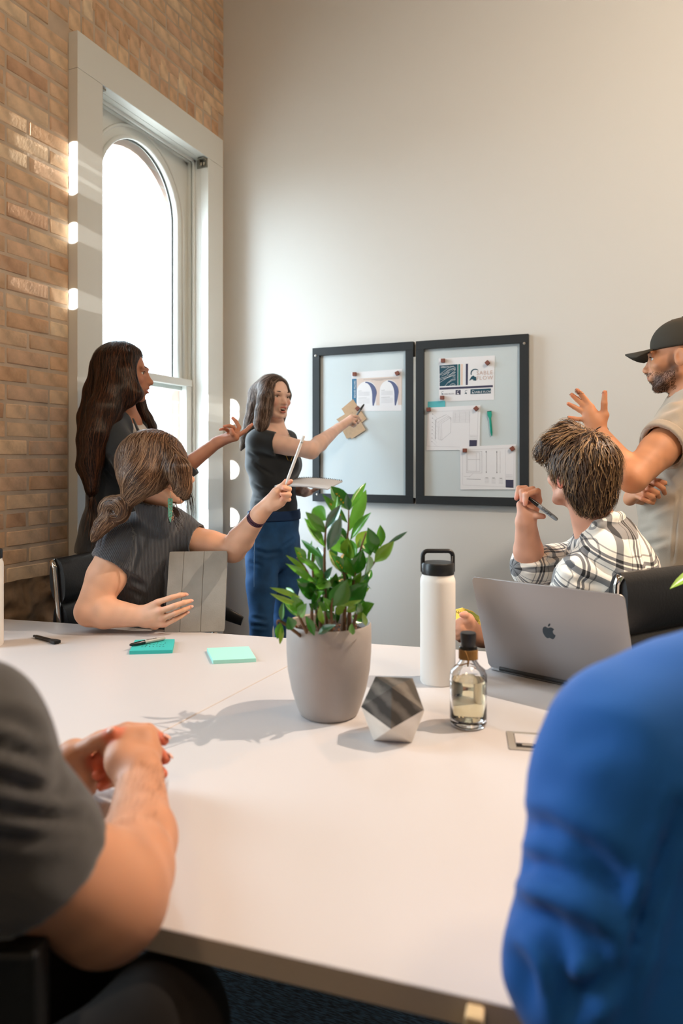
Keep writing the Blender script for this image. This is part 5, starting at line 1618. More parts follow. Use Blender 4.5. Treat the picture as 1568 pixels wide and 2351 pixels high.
# ================================================== woman with long dark hair by the window
def W2():
    T = 2.82
    root = empty('person', px(285, 1300, T)*[1, 1, 0], 'long-haired person by the window in a dark blazer, gesturing with an open hand', 'person')
    P = lambda x, y, d=0: px(x, y, T+d)
    Fb, Sb = wood_axes(78)
    body = Fig(.0036)
    hc = P(283, 858, 0)
    Fh = RT*.97 + FW*.12 - UP*.02
    s = 1.01
    L, ax = head(body, hc, Fh, UP, s, mouth_open=.4)
    body.cap(L(0, -.02, -.05), P(288, 965, .0), .048, .052, k=.02)
    body.loft([(P(288, 975), .10, .055), (P(282, 1015), .15, .085), (P(280, 1090), .13, .10), (P(275, 1170), .12, .095)], Sb, k=.03)
    sh = P(243, 985, -.12); el = P(352, 1128, -.22); wr = P(499, 1016, -.20)
    body.chain([sh, el], [.048, .038], k=.02); body.chain([el, el*.72+wr*.28, wr], [.037, .036, .0215], k=.02, kj=.01)
    h = lambda x, y, d=0: px(430+x/5.807, 930+y/5.807, T-.20+d)
    fing = [[h(600, 440, -.02), h(540, 390, -.035), h(510, 330, -.04), h(440, 340, -.05)],
            [h(690, 395, 0), h(770, 350, 0), h(825, 295, .0), h(862, 258, .0)],
            [h(655, 375, .01), h(690, 295, .02), h(650, 220, .02), h(605, 172, .02)],
            [h(620, 370, .02), h(615, 300, .0), h(560, 275, -.02), h(490, 285, -.03)],
            [h(580, 380, .03), h(530, 330, .01), h(490, 315, -.01), h(435, 328, -.02)]]
    fing[0] = [h(640, 430, -.03), h(600, 380, -.05), h(590, 330, -.055)]
    hand(body, wr, fing, .0078, wr=.0215)
    blobs = [(L(0, .097, -.064), ((.022, .02, .010), ax), LIP, .8), (L(.04, .07, -.03), .024, lin('cf8a70'), .4), (L(-.04, .07, -.03), .024, lin('cf8a70'), .4)]
    for q in fing: blobs.append((q[-1], .011, lin('dd9078'), .5))
    body_part(body, root, lin('bb8266'), blobs)
    face_parts(L, ax, root, s, brow='241a16', iris='38261c', teeth=True)
    gold = mat('gold', 'c9a255', .25, 1)
    rp = fing[3][0]*.5+fing[3][1]*.5; dd = N(fing[3][1]-fing[3][0])
    MB().lathe(rp, [(.0086, -.004), (.0102, -.002), (.0102, .002), (.0086, .004)], 20, ax=(RT, N(np.cross(dd, RT)), dd)).build('finger_ring', gold, root, smooth=True)
    # white top
    w = Fig(.006)
    w.loft([(P(292, 968, -.0), .08, .05), (P(290, 1010), .13, .085), (P(285, 1090), .12, .10), (P(278, 1200), .12, .10)], Sb, k=.02)
    w.ell(P(298, 955), (.06, .06, .05), k=.01, op='-')
    cloth_part('white_top', w, mat('white_cotton', 'd5cfcb', .85), root, noise_amp=.002)
    # blazer
    b = Fig(.006)
    b.loft([(P(284, 966), .09, .055), (P(279, 990), .165, .088), (P(277, 1030), .165, .105), (P(276, 1100), .150, .108), (P(272, 1150), .148, .112), (P(268, 1210), .165, .13), (P(264, 1262), .175, .14)], Sb, k=.02)
    b.chain([P(258, 968, -.08), sh, sh*.5+el*.5, el], [.05, .068, .060, .053], k=.03, kj=.01)
    cuff = el*.36+wr*.64
    ad = N(wr-el)
    b.chain([el, el*.5+wr*.5, cuff], [.052, .044, .043], k=.02, kj=.01, clip=[(el*.42+wr*.58, ad)], hollow=(el*.6+wr*.4, wr, .036, .036))
    sh2 = P(325, 985, .14); el2 = P(318, 1130, .16)
    b.chain([P(300, 968, .08), sh2, el2, P(352, 1180, .02)], [.05, .062, .052, .045], k=.03, kj=.01)
    # open front: V cut at the chest side (facing right)
    b.cap(P(318, 950, -.04), P(345, 1090, -.03), .030, .050, k=.01, op='-')
    b.cap(P(300, 950, .0), P(312, 962, .0), .055, .05, k=.01, op='-')
    b.plane(P(268, 1262), -UP, lo=.3)
    bz = mat('charcoal_blazer', '232b33', .72, sheen=.3, bump=('noise', 500, .25))
    cr = [([P(252, 1050, -.2), P(285, 1085, -.24), P(310, 1090, -.2)], .010, .007), ([P(240, 1075, -.2), P(275, 1110, -.24)], .010, .006), ([P(318, 1090, -.2), P(345, 1120, -.25)], .009, .007), ([P(300, 1000, -.12), P(330, 1050, -.1)], .008, .006), ([P(445, 1050, -.2), P(450, 1080, -.2)], .006, .003)]
    bo = cloth_part('blazer', b, bz, root, noise_amp=.003, nf=5, seed=7, cr=cr)
    # lapel
    MB().tube([P(306, 962, -.085), P(322, 1000, -.105), P(336, 1050, -.11), P(340, 1095, -.11)], [.010, .019, .016, .006], 10, flat=RT).build('lapel', bz, bo, smooth='all')
    # turned cuff
    cu = Fig(.004); c0 = el*.44+wr*.56
    cu.chain([c0-ad*.06, c0+ad*.03], [.049, .048], clip=[(c0+ad*.008, ad), (c0-ad*.05, -ad)], hollow=(c0-ad*.08, c0+ad*.08, .042, .040))
    cloth_part('cuff', cu, bz, bo, noise_amp=.0015)
    # trousers, shoes
    j = Fig(.010)
    h1, h2 = P(262, 1262, -.07), P(268, 1262, .08)
    j.ell(P(266, 1240), (.16, .13, .12), (Sb, Fb, UP), k=.03)
    for q in (h1, h2):
        k_ = q*[1, 1, 0]+UP*.50+Fb*.01; e = q*[1, 1, 0]+UP*.09
        j.chain([q, k_, e], [.098, .066, .05], k=.03, kj=.02)
        shoe(root, e-Fb*.03, Fb, mat('dark_sneaker', '22242a', .6))
    cloth_part('trousers', j, mat('black_trousers', '15171b', .85), root, noise_amp=.003)
    # hair
    hf = Fig(.0055)
    hf.ell(L(0, -.016, .036), (.086*s, .103*s, .094*s), ax, k=.01)
    hf.chain([L(-.070, .028, .050), L(-.088, .030, .0), P(312, 905, -.10), P(300, 925, -.11)], [.026, .026, .022, .012], k=.03, kj=.02)
    hf.chain([L(-.05, -.03, .03), P(262, 900, -.09), P(240, 945, -.14), P(222, 1000, -.19), P(212, 1060, -.20), P(214, 1122, -.19)], [.058, .065, .060, .042, .034, .018], k=.03, kj=.02)
    hf.chain([L(-.0, -.075, .0), P(228, 900, -.02), P(208, 960, -.06), P(200, 1010, -.12), P(196, 1070, -.15), P(207, 1128, -.17)], [.05, .055, .045, .034, .028, .012], k=.03, kj=.02)
    hf.chain([L(-.0, -.04, -.03), P(268, 950, .02), P(250, 985, .03)], [.055, .055, .03], k=.03, kj=.02)
    hf.chain([L(.065, .01, .02), P(318, 925, .08), P(338, 962, .07), P(352, 984, .06)], [.028, .024, .018, .010], k=.02, kj=.02)
    hf.ell(L(.0, .088, -.012), (.085*s, .055*s, .093*s), ax, k=.012, op='-')
    gd = [(L(-.02, .03, .12), L(-.07, .03, .09)), (L(-.06, .04, .08), L(-.09, .035, .0)), (L(-.09, .03, 0), P(305, 920, -.11)), (L(-.09, -.03, .03), P(255, 915, -.12)), (L(0, -.10, .09), L(0, -.125, .0)), (L(0, -.12, 0), P(212, 950, -.05)), (P(255, 900, -.12), P(235, 960, -.18)), (P(212, 960, -.08), P(200, 1010, -.13)), (P(230, 980, -.2), P(214, 1060, -.22)), (P(200, 1020, -.14), P(198, 1075, -.16)), (P(214, 1060, -.2), P(216, 1130, -.2)), (P(198, 1075, -.15), P(206, 1132, -.17)), (P(318, 925, .08), P(345, 975, .06)), (L(.07, 0, .04), P(315, 920, .08))]
    hm = hair_mat('hair_dark_brown', '120d0b', '2b1a12', '5f3a24', .34)
    hair_part('hair', hf, hm, root, guide_flow(gd), 3000, 20, .016, seed=5, off=.0025, r=.0005, groove=.0009)
W2()

# ================================================== seated woman with tablet
def W3():
    T = 2.16
    root = empty('person', px(330, 1440, 2.35)*[1, 1, 0], 'seated person in a ribbed grey top, brown hair in a low bun, raising a stylus', 'person')
    P = lambda x, y, d=0: px(x, y, T+d)
    Fb, Sb = wood_axes(50)
    body = Fig(.0036)
    hc = P(362, 1078, .04); s = .97
    Fh = RT*.97 + FW*.22 - UP*.02
    L, ax = head(body, hc, Fh, UP - RT*.10, s, mouth_open=.4)
    body.cap(L(0, -.02, -.05), P(368, 1192, .10), .048, .046, k=.02)
    body.loft([(P(364, 1215, .13), .09, .05), (P(356, 1262, .17), .13, .07), (P(350, 1330, .21), .11, .07), (P(346, 1400, .23), .10, .07)], Sb, k=.03)
    sh = P(280, 1250, .07); el = P(207, 1403, -.005); el[2] = max(el[2], TT+.045)
    wr = P(333, 1416, -.03)
    body.chain([sh, sh*.5+el*.5, el], [.060, .060, .046], k=.02, kj=.012)
    body.chain([el, el*.72+wr*.28, wr], [.045, .047, .0285], k=.012, kj=.012)
    h = lambda x, y, d=0: px(x/3.484, 1250+y/3.484, T-.055+d)
    # left hand flat on the tablet cover (knuckles and fingers as seen)
    fing = [[h(1240, 640, .045), h(1300, 640, .06), h(1345, 600, .075)],
            [h(1262, 462, .0), h(1370, 425, -.008), h(1440, 405, .0), h(1488, 400, .012)],
            [h(1288, 530, -.008), h(1400, 490, -.016), h(1470, 465, -.006), h(1527, 450, .010)],
            [h(1300, 590, -.004), h(1400, 550, -.012), h(1465, 525, -.004), h(1528, 498, .010)],
            [h(1320, 640, .004), h(1400, 600, -.002), h(1450, 575, .004), h(1500, 545, .012)]]
    hand(body, wr, fing, .0083, wr=.028)
    # raised arm with stylus
    sh2 = P(430, 1240, .16); el2 = P(535, 1262, .12); wr2 = P(596, 1180, .0)
    body.chain([sh2, sh2*.5+el2*.5, el2], [.052, .046, .041], k=.02, kj=.012)
    body.chain([el2, el2*.7+wr2*.3, wr2], [.040, .041, .0265], k=.012, kj=.012)
    g = lambda x, y, d=0: px(430+x/5.807, 930+y/5.807, T-.03+d)
    f2 = [[g(1190, 1160, -.02), g(1270, 1080, -.025), g(1320, 1010, -.02)],
          [g(1230, 1100, .02), g(1310, 1050, .02), g(1360, 1030, .01), g(1385, 1012, -.005)],
          [g(1240, 1130, .01), g(1330, 1110, .0), g(1360, 1120, -.025), g(1290, 1110, -.035)],
          [g(1230, 1190, .01), g(1335, 1175, .0), g(1360, 1195, -.03), g(1260, 1190, -.035)],
          [g(1220, 1260, .015), g(1330, 1240, .005), g(1355, 1260, -.025), g(1270, 1238, -.03)]]
    hand(body, wr2, f2, .0083, wr=.0275)
    body.chain([g(1150, 1330, .0), g(1240, 1290, -.01)], [.020, .017], k=.012)
    blobs = [(L(0, .097, -.064), ((.022, .02, .010), ax), LIP, .8)]
    for q in fing[1:]+f2: blobs.append((q[-1], .011, lin('e09a84'), .5))
    for q in fing[1:]: blobs.append((q[0], .011, lin('d38f78'), .5)); blobs.append((q[1], .008, lin('cf9078'), .4))
    body_part(body, root, lin('d9a88b'), blobs)
    face_parts(L, ax, root, s, brow='4b3426', iris='5a4030')
    nn = -FW
    nails([(q[-1], q[-2], nn) for q in fing[1:]], root, .0056)
    # ribbed top
    t = Fig(.005)
    t.loft([(P(366, 1205, .12), .100, .062), (P(358, 1232, .14), .155, .088), (P(353, 1262, .16), .178, .100), (P(352, 1320, .20), .160, .112), (P(350, 1400, .23), .155, .118), (P(346, 1500, .26), .17, .13)], Sb, k=.02)
    c1 = P(254, 1298, .045); d1 = N(el-sh)
    t.chain([P(312, 1222, .10), sh, c1+d1*.05], [.062, .072, .069], k=.03, kj=.012, clip=[(c1-d1*.005, d1+RT*-.05)], hollow=(sh*.6+el*.4, el, .0625, .060))
    d2 = N(el2-sh2)
    t.chain([P(395, 1212, .14), sh2, sh2*.6+el2*.4], [.055, .063, .060], k=.03, kj=.012, clip=[(sh2*.76+el2*.24, d2)], hollow=(sh2*.85+el2*.15, el2, .053, .050))
    t.cap(L(0, -.02, -.095), P(371, 1196, .09), .056, .062, k=.012)
    t.plane(L(0, 0, -.112), N(L(0, 0, 1)-L(0, 0, 0))*.9+RT*.15, lo=.09)
    t.cap(L(0, -.02, -.03), P(372, 1180, .08), .050, .053, k=.002, op='-')
    knit = mat('ribbed_grey_knit', '3a3f47', .85, sheen=.4)
    nt = knit.node_tree; tc = nt.nodes.new('ShaderNodeAttribute'); tc.attribute_name = 'rib'; w = nt.nodes.new('ShaderNodeTexWave'); w.inputs['Scale'].default_value = 62; w.inputs['Distortion'].default_value = .2
    bp = nt.nodes.new('ShaderNodeBump'); bp.inputs['Distance'].default_value = .0016; bp.inputs['Strength'].default_value = .8
    nt.links.new(tc.outputs['Vector'], w.inputs['Vector']); nt.links.new(w.outputs['Fac'], bp.inputs['Height']); nt.links.new(bp.outputs[0], nt.nodes['Principled BSDF'].inputs['Normal'])
    def rib(V):
        ds = sdf_seg(V, sh, c1, 0, 0); dt = sdf_seg(V, P(350, 1262, .07), P(340, 1430, .06), 0, 0)
        a = N(np.cross(d1, FW)); sl = (ds < .085) & (ds < dt)
        x = np.where(sl, (V-sh) @ a, (V @ Sb)); z = np.where(sl, 0, V @ Fb*.6)
        return {'rib': np.stack([x+z, x*0, x*0], 1)}
    cr = [([P(312, 1225, .03), P(318, 1265, .02), P(305, 1310, .03)], .006, .005), ([P(296, 1320, .08), P(330, 1345, .07)], .009, .006), ([P(292, 1350, .1), P(330, 1370, .1)], .009, .005), ([P(262, 1280, -.03), P(290, 1295, -.03)], .007, .004)]
    cloth_part('ribbed_top', t, knit, root, noise_amp=.0018, nf=6, seed=9, cr=cr, attrs_fn=rib)
    # trousers on the seat
    j = Fig(.010)
    hb = P(346, 1530, .26); hb[2] = .56
    for sd in (-1, 1):
        q = hb + Sb*.09*sd; kn = q + Fb*.40 ; kn[2] = .53; ft = kn + Fb*.05; ft = np.array([ft[0], ft[1], .09])
        j.chain([q, kn], [.095, .07], k=.03); j.chain([kn, ft], [.068, .05], k=.02)
        shoe(root, ft - Fb*.03, Fb, mat('dark_sneaker', '22242a', .6))
    cloth_part('trousers', j, mat('black_trousers', '15171b', .85), root)
    # watch
    wd = N(wr2-el2); wc = wr2 - wd*.022
    ring = []
    u_ = N(np.cross(wd, UP)); v_ = np.cross(u_, wd)
    plum = mat('plum_silicone', '4a2238', .5)
    st = MB()
    n = 32
    prof_ = [(.0278, -.010), (.0300, -.0085), (.0300, .0085), (.0278, .010)]
    st.lathe(wc, prof_, 40, ax=(u_, v_, wd))
    wo = st.build('watch_strap', plum, root, smooth=True)
    toC = N(-FW - wd*np.dot(-FW, wd))
    for i in range(-4, 5):
        a = i*.20; dd_ = N(toC*math.cos(a)+np.cross(wd, toC)*math.sin(a))
        MB().box(wc + dd_*.0301, (.0075, .0024, .0012), (wd, np.cross(wd, dd_), dd_)).build('strap_hole', ink, wo)
    bk = N(-toC)
    MB().box(wc + bk*.033, (.030, .026, .008), (wd, np.cross(wd, bk), bk)).build('watch_case', black_pl, root, bevel=.003)
    MB().box(wc + toC*.0315, (.003, .012, .002), (wd, np.cross(wd, toC), toC)).build('strap_buckle', plum, wo, bevel=.0005)
    # earring
    ea = L(-.082, -.004, -.045)
    er = MB(); jade = mat('green_earring', '6fae92', .3, .2, noise=(300, .5))
    ec = P(391, 1140, -.045)
    for i in range(6):
        z0 = ec - UP*(.006+i*.0095)
        for sd in (-1, 1):
            tip_ = z0 + RT*sd*.0085*(1-.08*i) - UP*.010
            er.prism([z0, z0+RT*sd*.006+UP*.001, tip_, z0 - UP*.007+RT*sd*.001], -FW*.0012)
    er.prism([ec-UP*.06, ec-UP*.066+RT*.004, ec-UP*.078, ec-UP*.066-RT*.004], -FW*.0012)
    er.tube([ec+UP*.014, ec-UP*.06], .0006, 5)
    er.build('earring', jade, root)
    # hair: sleek head, bun, tail, loose front locks
    hf = Fig(.005)
    hf.ell(L(0, -.020, .024), (.093*s, .112*s, .103*s), ax, k=.01)
    hf.ell(P(325, 1090, -.02), (.068, .068, .062), k=.03)
    hf.chain([L(-.074, .050, .03), P(410, 1080, -.055), P(419, 1118, -.055), P(428, 1140, -.05)], [.034, .033, .022, .008], k=.03, kj=.02)
    hf.cap(P(330, 1105, -.03), P(300, 1142, -.03), .055, .026, k=.03)
    hf.ell(L(.012, .105, -.045), (.095*s, .052*s, .078*s), ax, k=.012, op='-')
    hf.ell(L(-.05, .02, -.105), (.052*s, .065*s, .040*s), ax, k=.012, op='-')
    knot = P(298, 1147, -.03)
    gd = [(L(-.02, .07, .11), L(-.08, .05, .05)), (L(-.085, .05, .06), P(415, 1100, -.07)), (P(410, 1080, -.06), P(424, 1130, -.06)), (L(-.0, .04, .13), L(-.06, -.03, .09)), (L(0, -.06, .13), L(-.05, -.11, .06)), (L(-.08, -.02, .06), P(335, 1110, -.06)), (L(-.09, .0, .02), P(330, 1135, -.05)),
          (P(340, 1100, -.07), knot), (L(-.05, -.11, .05), knot), (P(370, 1125, -.08), P(320, 1142, -.05)), (P(290, 1090, 0), knot), (P(280, 1060, .03), P(290, 1110, 0)), (P(320, 1125, -.05), knot), (L(-.085, .02, .0), P(350, 1125, -.07))]
    hm = hair_mat('hair_chestnut', '2e2019', '5f4431', '96765a', .36)
    ho = hair_part('hair', hf, hm, root, guide_flow(gd), 3200, 13, .011, seed=11, off=.0022, r=.00045, groove=.0009)
    # bun and tail
    bf = Fig(.0035)
    bpts = []
    bc = P(262, 1172, -.02)
    for i in range(15):
        a = i/14*2*math.pi*1.1+.6
        bpts.append(bc + RT*.026*math.cos(a)*1.15 + UP*.024*math.sin(a) - FW*.012*math.sin(a*1.0+1))
    bf.chain(bpts, .0195, k=.004, kj=.004)
    bf.chain([knot, P(282, 1152, -.035), bpts[0]], [.02, .02, .018], k=.01)
    bf.chain([knot, P(285, 1163, -.01), P(262, 1182, .0)], [.018, .022, .022], k=.008)
    bf.chain([P(256, 1190, -.02), P(236, 1205, -.02), P(222, 1225, -.02), P(214, 1240, -.02)], [.024, .022, .014, .005], k=.012, kj=.012)
    def bflow(Vp):
        q = Vp-bc; x = q @ RT; z = q @ UP
        tan = -RT*z[:, None] + UP*x[:, None]
        tail = N(P(214, 1245, -.02)-P(258, 1190, -.02))
        wt = np.clip(((-x-z)-.018)/.02, 0, 1)[:, None]
        return tan/np.maximum(np.linalg.norm(tan, axis=1, keepdims=True), 1e-6)*(1-wt) + tail*wt
    hair_part('hair_bun', bf, hm, root, bflow, 1300, 8, .008, seed=13, off=.002, r=.00045, groove=.0014, gf=200)
    # loose wisps
    wsp = MB(); rr = random.Random(3)
    for i in range(26):
        a0 = P(rr.uniform(410, 436), rr.uniform(1060, 1120), -.06); x1 = rr.uniform(418, 450)
        wsp.tube([a0, P(x1-4, 1145, -.055), P(x1, rr.uniform(1165, 1195), -.05)], [.0007, .0006, .0003], 4)
    for i in range(16):
        wsp.tube([P(rr.uniform(385, 405), 1150, .02), P(rr.uniform(395, 425), 1190, .0), P(rr.uniform(400, 430), rr.uniform(1205, 1235), -.03)], [.0007, .0006, .0003], 4)
    for i in range(30):
        a0 = P(rr.uniform(232, 262), rr.uniform(1185, 1215), -.02)
        wsp.tube([a0, P(rr.uniform(215, 240), 1225, -.02), P(rr.uniform(204, 232), rr.uniform(1240, 1262), -.02)], [.0008, .0007, .0003], 4)
    me = wsp.build('hair_wisps', hm, root, smooth='all'); tag(me, kind='stuff')
    # stylus
    sa = g(1305, 1080, -.028); sb_ = g(1470, 635, -.055); L_ = .166; d_ = N(sb_-sa); sb_ = sa+d_*L_
    sty = empty('white_stylus', (sa+sb_)/2, 'slim white stylus held upright by the seated woman', 'pen')
    u2 = N(np.cross(d_, UP)); v2 = np.cross(u2, d_)
    wp_ = mat('white_gloss_plastic', 'e8e6e2', .25)
    MB().lathe(sa, [(0, 0), (.0012, .001), (.0022, .006), (.0044, .026), (.0046, .030), (.0046, L_-.006), (.0040, L_-.001), (0, L_)], 20, ax=(u2, v2, d_)).build('barrel', wp_, sty, smooth=True)
    MB().lathe(sa, [(.0047, L_-.024), (.0048, L_-.022), (.0047, L_-.020)], 20, ax=(u2, v2, d_)).build('band', gap_m, sty, smooth=True)
    # tablet
    A, B, C_, D = px(391, 1272, 2.235), px(534, 1270, 2.215), on_table(515, 1450), on_table(377, 1453)
    uu = N((B-A)+(C_-D)); cc = (A+B+C_+D)/4; vv = N((D+C_)/2-(A+B)/2); vv = N(vv-uu*np.dot(vv, uu)); nn_ = np.cross(uu, vv)
    if np.dot(nn_, FW) > 0: nn_ = -nn_
    TW_, TL_ = .184, .249
    cc = (C_+D)/2 - vv*TL_/2
    tb = empty('tablet', cc, 'tablet in a worn grey folding cover, standing on the table edge in a woman\'s hand', 'tablet')
    MB().prism(rrect(cc, uu, vv, TW_, TL_, .011), -nn_*.0062).build('tablet_body', alu, tb, bevel=.001)
    cov = mat('grey_folio_cover', '8f8c86', .75, noise=(22, .10), bump=('noise', 300, .2))
    x0 = -TW_/2
    cuts = [0, .255, .60, 1.0]
    for i in range(3):
        a_, b_ = x0+TW_*cuts[i]+.0007, x0+TW_*cuts[i+1]-.0007
        MB().prism(rrect(cc + uu*(a_+b_)/2 + nn_*.0004, uu, vv, b_-a_, TL_-.001, .004, 3), nn_*.0024).build('cover_panel', cov, tb, bevel=.0006, segs=1)
    MB().prism(rrect(cc + nn_*.0003, uu, vv, TW_-.006, TL_-.006, .008, 4), nn_*.0012).build('cover_lining', mat('cover_fold', '6f6c67', .8), tb)
    MB().prism(rrect(cc - nn_*.0063, uu, vv, TW_-.012, TL_-.012, .006, 4), -nn_*.0004).build('screen', MATS['screen_glass'], tb)
W3()
# ================================================== man in a plaid shirt, seated
def chair(root_loc, Fc, name_label, zs=.46, top_=1.0, w=.50, lean_=.12, arms=True, group='black leather office chairs'):
    """ribbed leather chair with a chrome frame; Fc = direction the sitter faces"""
    Fc = N(Fc*[1, 1, 0]); S = np.cross(UP, Fc); c = np.array([root_loc[0], root_loc[1], 0.])
    root = empty('office_chair', c, name_label, 'chair', group)
    leather = mat('black_leather', '17181b', .30, bump=('noise', 120, .25)); chrome = mat('chrome', 'c9c7c2', .12, 1)
    bd = N(UP - Fc*lean_)                       # direction of the back
    b0 = c + UP*(zs+.02) - Fc*.235
    H = (top_-zs)/bd[2]
    for s in (-1, 1):
        MB().tube([b0+S*s*(w/2)-UP*.03+Fc*.4, b0+S*s*(w/2)-UP*.04+Fc*.06, b0+S*s*(w/2)-UP*.0, b0+S*s*(w/2)+bd*.05, b0+S*s*w/2+bd*(H-.03), b0+S*s*w/2+bd*(H-.005)-Fc*.01], .0095, 12).build('side_rail', chrome, root, smooth='all')
    n = max(3, int(H/.125)); hh = H/n
    for i in range(n):
        a = b0 + bd*(i+.5)*hh
        nf = np.cross(S, bd)
        f = Fig(.007)
        f.ell(a, (w/2-.004, hh*.62, .021), (S, bd, nf), k=.001)
        m = MB()
        prof_ = []
        for q in range(13):
            t = -1+2*q/12; prof_.append((t*hh*.5, .005+.026*math.sqrt(max(0, 1-t*t))))
        pts = [a + bd*u + nf*v for u, v in prof_] + [a + bd*u - nf*v for u, v in reversed(prof_)]
        pts = [p - S*(w/2-.006) for p in pts]
        m.prism(pts, S*(w-.012)); m.build('back_cushion_rib', leather, root, smooth=True)
    m = MB(); 
    for i in range(4):
        a = c + UP*zs + Fc*(-.18+.115*i)
        pr_ = [(u*.0575, .018+.016*math.sqrt(max(0, 1-u*u))) for u in np.linspace(-1, 1, 9)]
        pts = [a + Fc*u + UP*v for u, v in pr_] + [a + Fc*u - UP*v for u, v in reversed(pr_)]
        MB().prism([p - S*(w/2-.008) for p in pts], S*(w-.016)).build('seat_cushion_rib', leather, root, smooth=True)
    if arms:
        for s in (-1, 1):
            a = c + S*s*(w/2+.035)
            ap_ = [a - Fc*.20 + UP*(zs+.22), a - Fc*.05+UP*(zs+.235), a + Fc*.12 + UP*(zs+.225), a + Fc*.19 + UP*(zs+.20)]
            MB().tube(ap_, [.022, .027, .027, .018], 12, flat=S).build('armrest', black_pl, root, smooth='all')
            MB().tube([a+Fc*.10+UP*(zs+.215), a+Fc*.05+UP*(zs+.05)-S*s*.02, a-S*s*.10+UP*(zs-.03)], .011, 10).build('arm_bracket', chrome, root, smooth='all')
    MB().lathe(c, [(0, .09), (.028, .09), (.028, .30), (.016, .30), (.016, zs-.03), (.09, zs-.03), (.09, zs-.018), (0, zs-.018)], 20).build('gas_column', chrome, root, smooth=True)
    for i in range(5):
        a = 2*math.pi*i/5+.3; d = np.array([math.cos(a), math.sin(a), 0])
        MB().tube([c+UP*.095, c+d*.15+UP*.09, c+d*.29+UP*.062], [.022, .018, .014], 8).build('base_spoke', chrome, root, smooth='all')
        MB().lathe(c+d*.29+UP*.03-np.cross(UP, d)*.02, [(0, 0), (.026, 0), (.028, .005), (.028, .035), (.026, .04), (0, .04)], 16, ax=(d, UP, np.cross(UP, d))).build('caster', black_pl, root, smooth=True)
    return root

def plaid_mat():
    m = mat('plaid_flannel', 'ece6db', .85, sheen=.2)
    nt = m.node_tree; b = nt.nodes['Principled BSDF']
    a = nt.nodes.new('ShaderNodeAttribute'); a.attribute_name = 'cloth'; sp = nt.nodes.new('ShaderNodeSeparateXYZ')
    nt.links.new(a.outputs['Vector'], sp.inputs[0])
    def stripes(sock, period):
        """sum of band weights along one direction"""
        fr = nt.nodes.new('ShaderNodeMath'); fr.operation = 'MULTIPLY'; fr.inputs[1].default_value = 1/period
        nt.links.new(sock, fr.inputs[0]); f2 = nt.nodes.new('ShaderNodeMath'); f2.operation = 'FRACT'; nt.links.new(fr.outputs[0], f2.inputs[0])
        r = nt.nodes.new('ShaderNodeValToRGB'); r.color_ramp.interpolation = 'CONSTANT'
        el = r.color_ramp.elements; el[0].position = 0; el[0].color = (0, 0, 0, 1); el[1].position = .10; el[1].color = (.75, .75, .75, 1)
        for p, v in ((.25, 0), (.45, .5), (.475, 0), (.58, .85), (.64, 0), (.67, .85), (.73, 0), (.82, .5), (.845, 0)):
            e = el.new(p); e.color = (v, v, v, 1)
        nt.links.new(f2.outputs[0], r.inputs[0]); return r.outputs[0]
    s1 = stripes(sp.outputs[0], .115); s2 = stripes(sp.outputs[1], .115)
    mx = nt.nodes.new('ShaderNodeMix'); mx.data_type = 'RGBA'; mx.blend_type = 'ADD'; mx.inputs[0].default_value = 1; mx.clamp_result = False
    nt.links.new(s1, mx.inputs[6]); nt.links.new(s2, mx.inputs[7])
    r = nt.nodes.new('ShaderNodeValToRGB'); el = r.color_ramp.elements
    el[0].color = (*lin('ece6db'), 1); el[1].color = (*lin('0f1114'), 1); e = el.new(.55); e.color = (*lin('6c6d70'), 1)
    e = el.new(.25); e.color = (*lin('a9a6a1'), 1)
    dv = nt.nodes.new('ShaderNodeMath'); dv.operation = 'MULTIPLY'; dv.inputs[1].default_value = .62
    nt.links.new(mx.outputs[2], dv.inputs[0]); nt.links.new(dv.outputs[0], r.inputs[0]); nt.links.new(r.outputs[0], b.inputs['Base Color'])
    return m

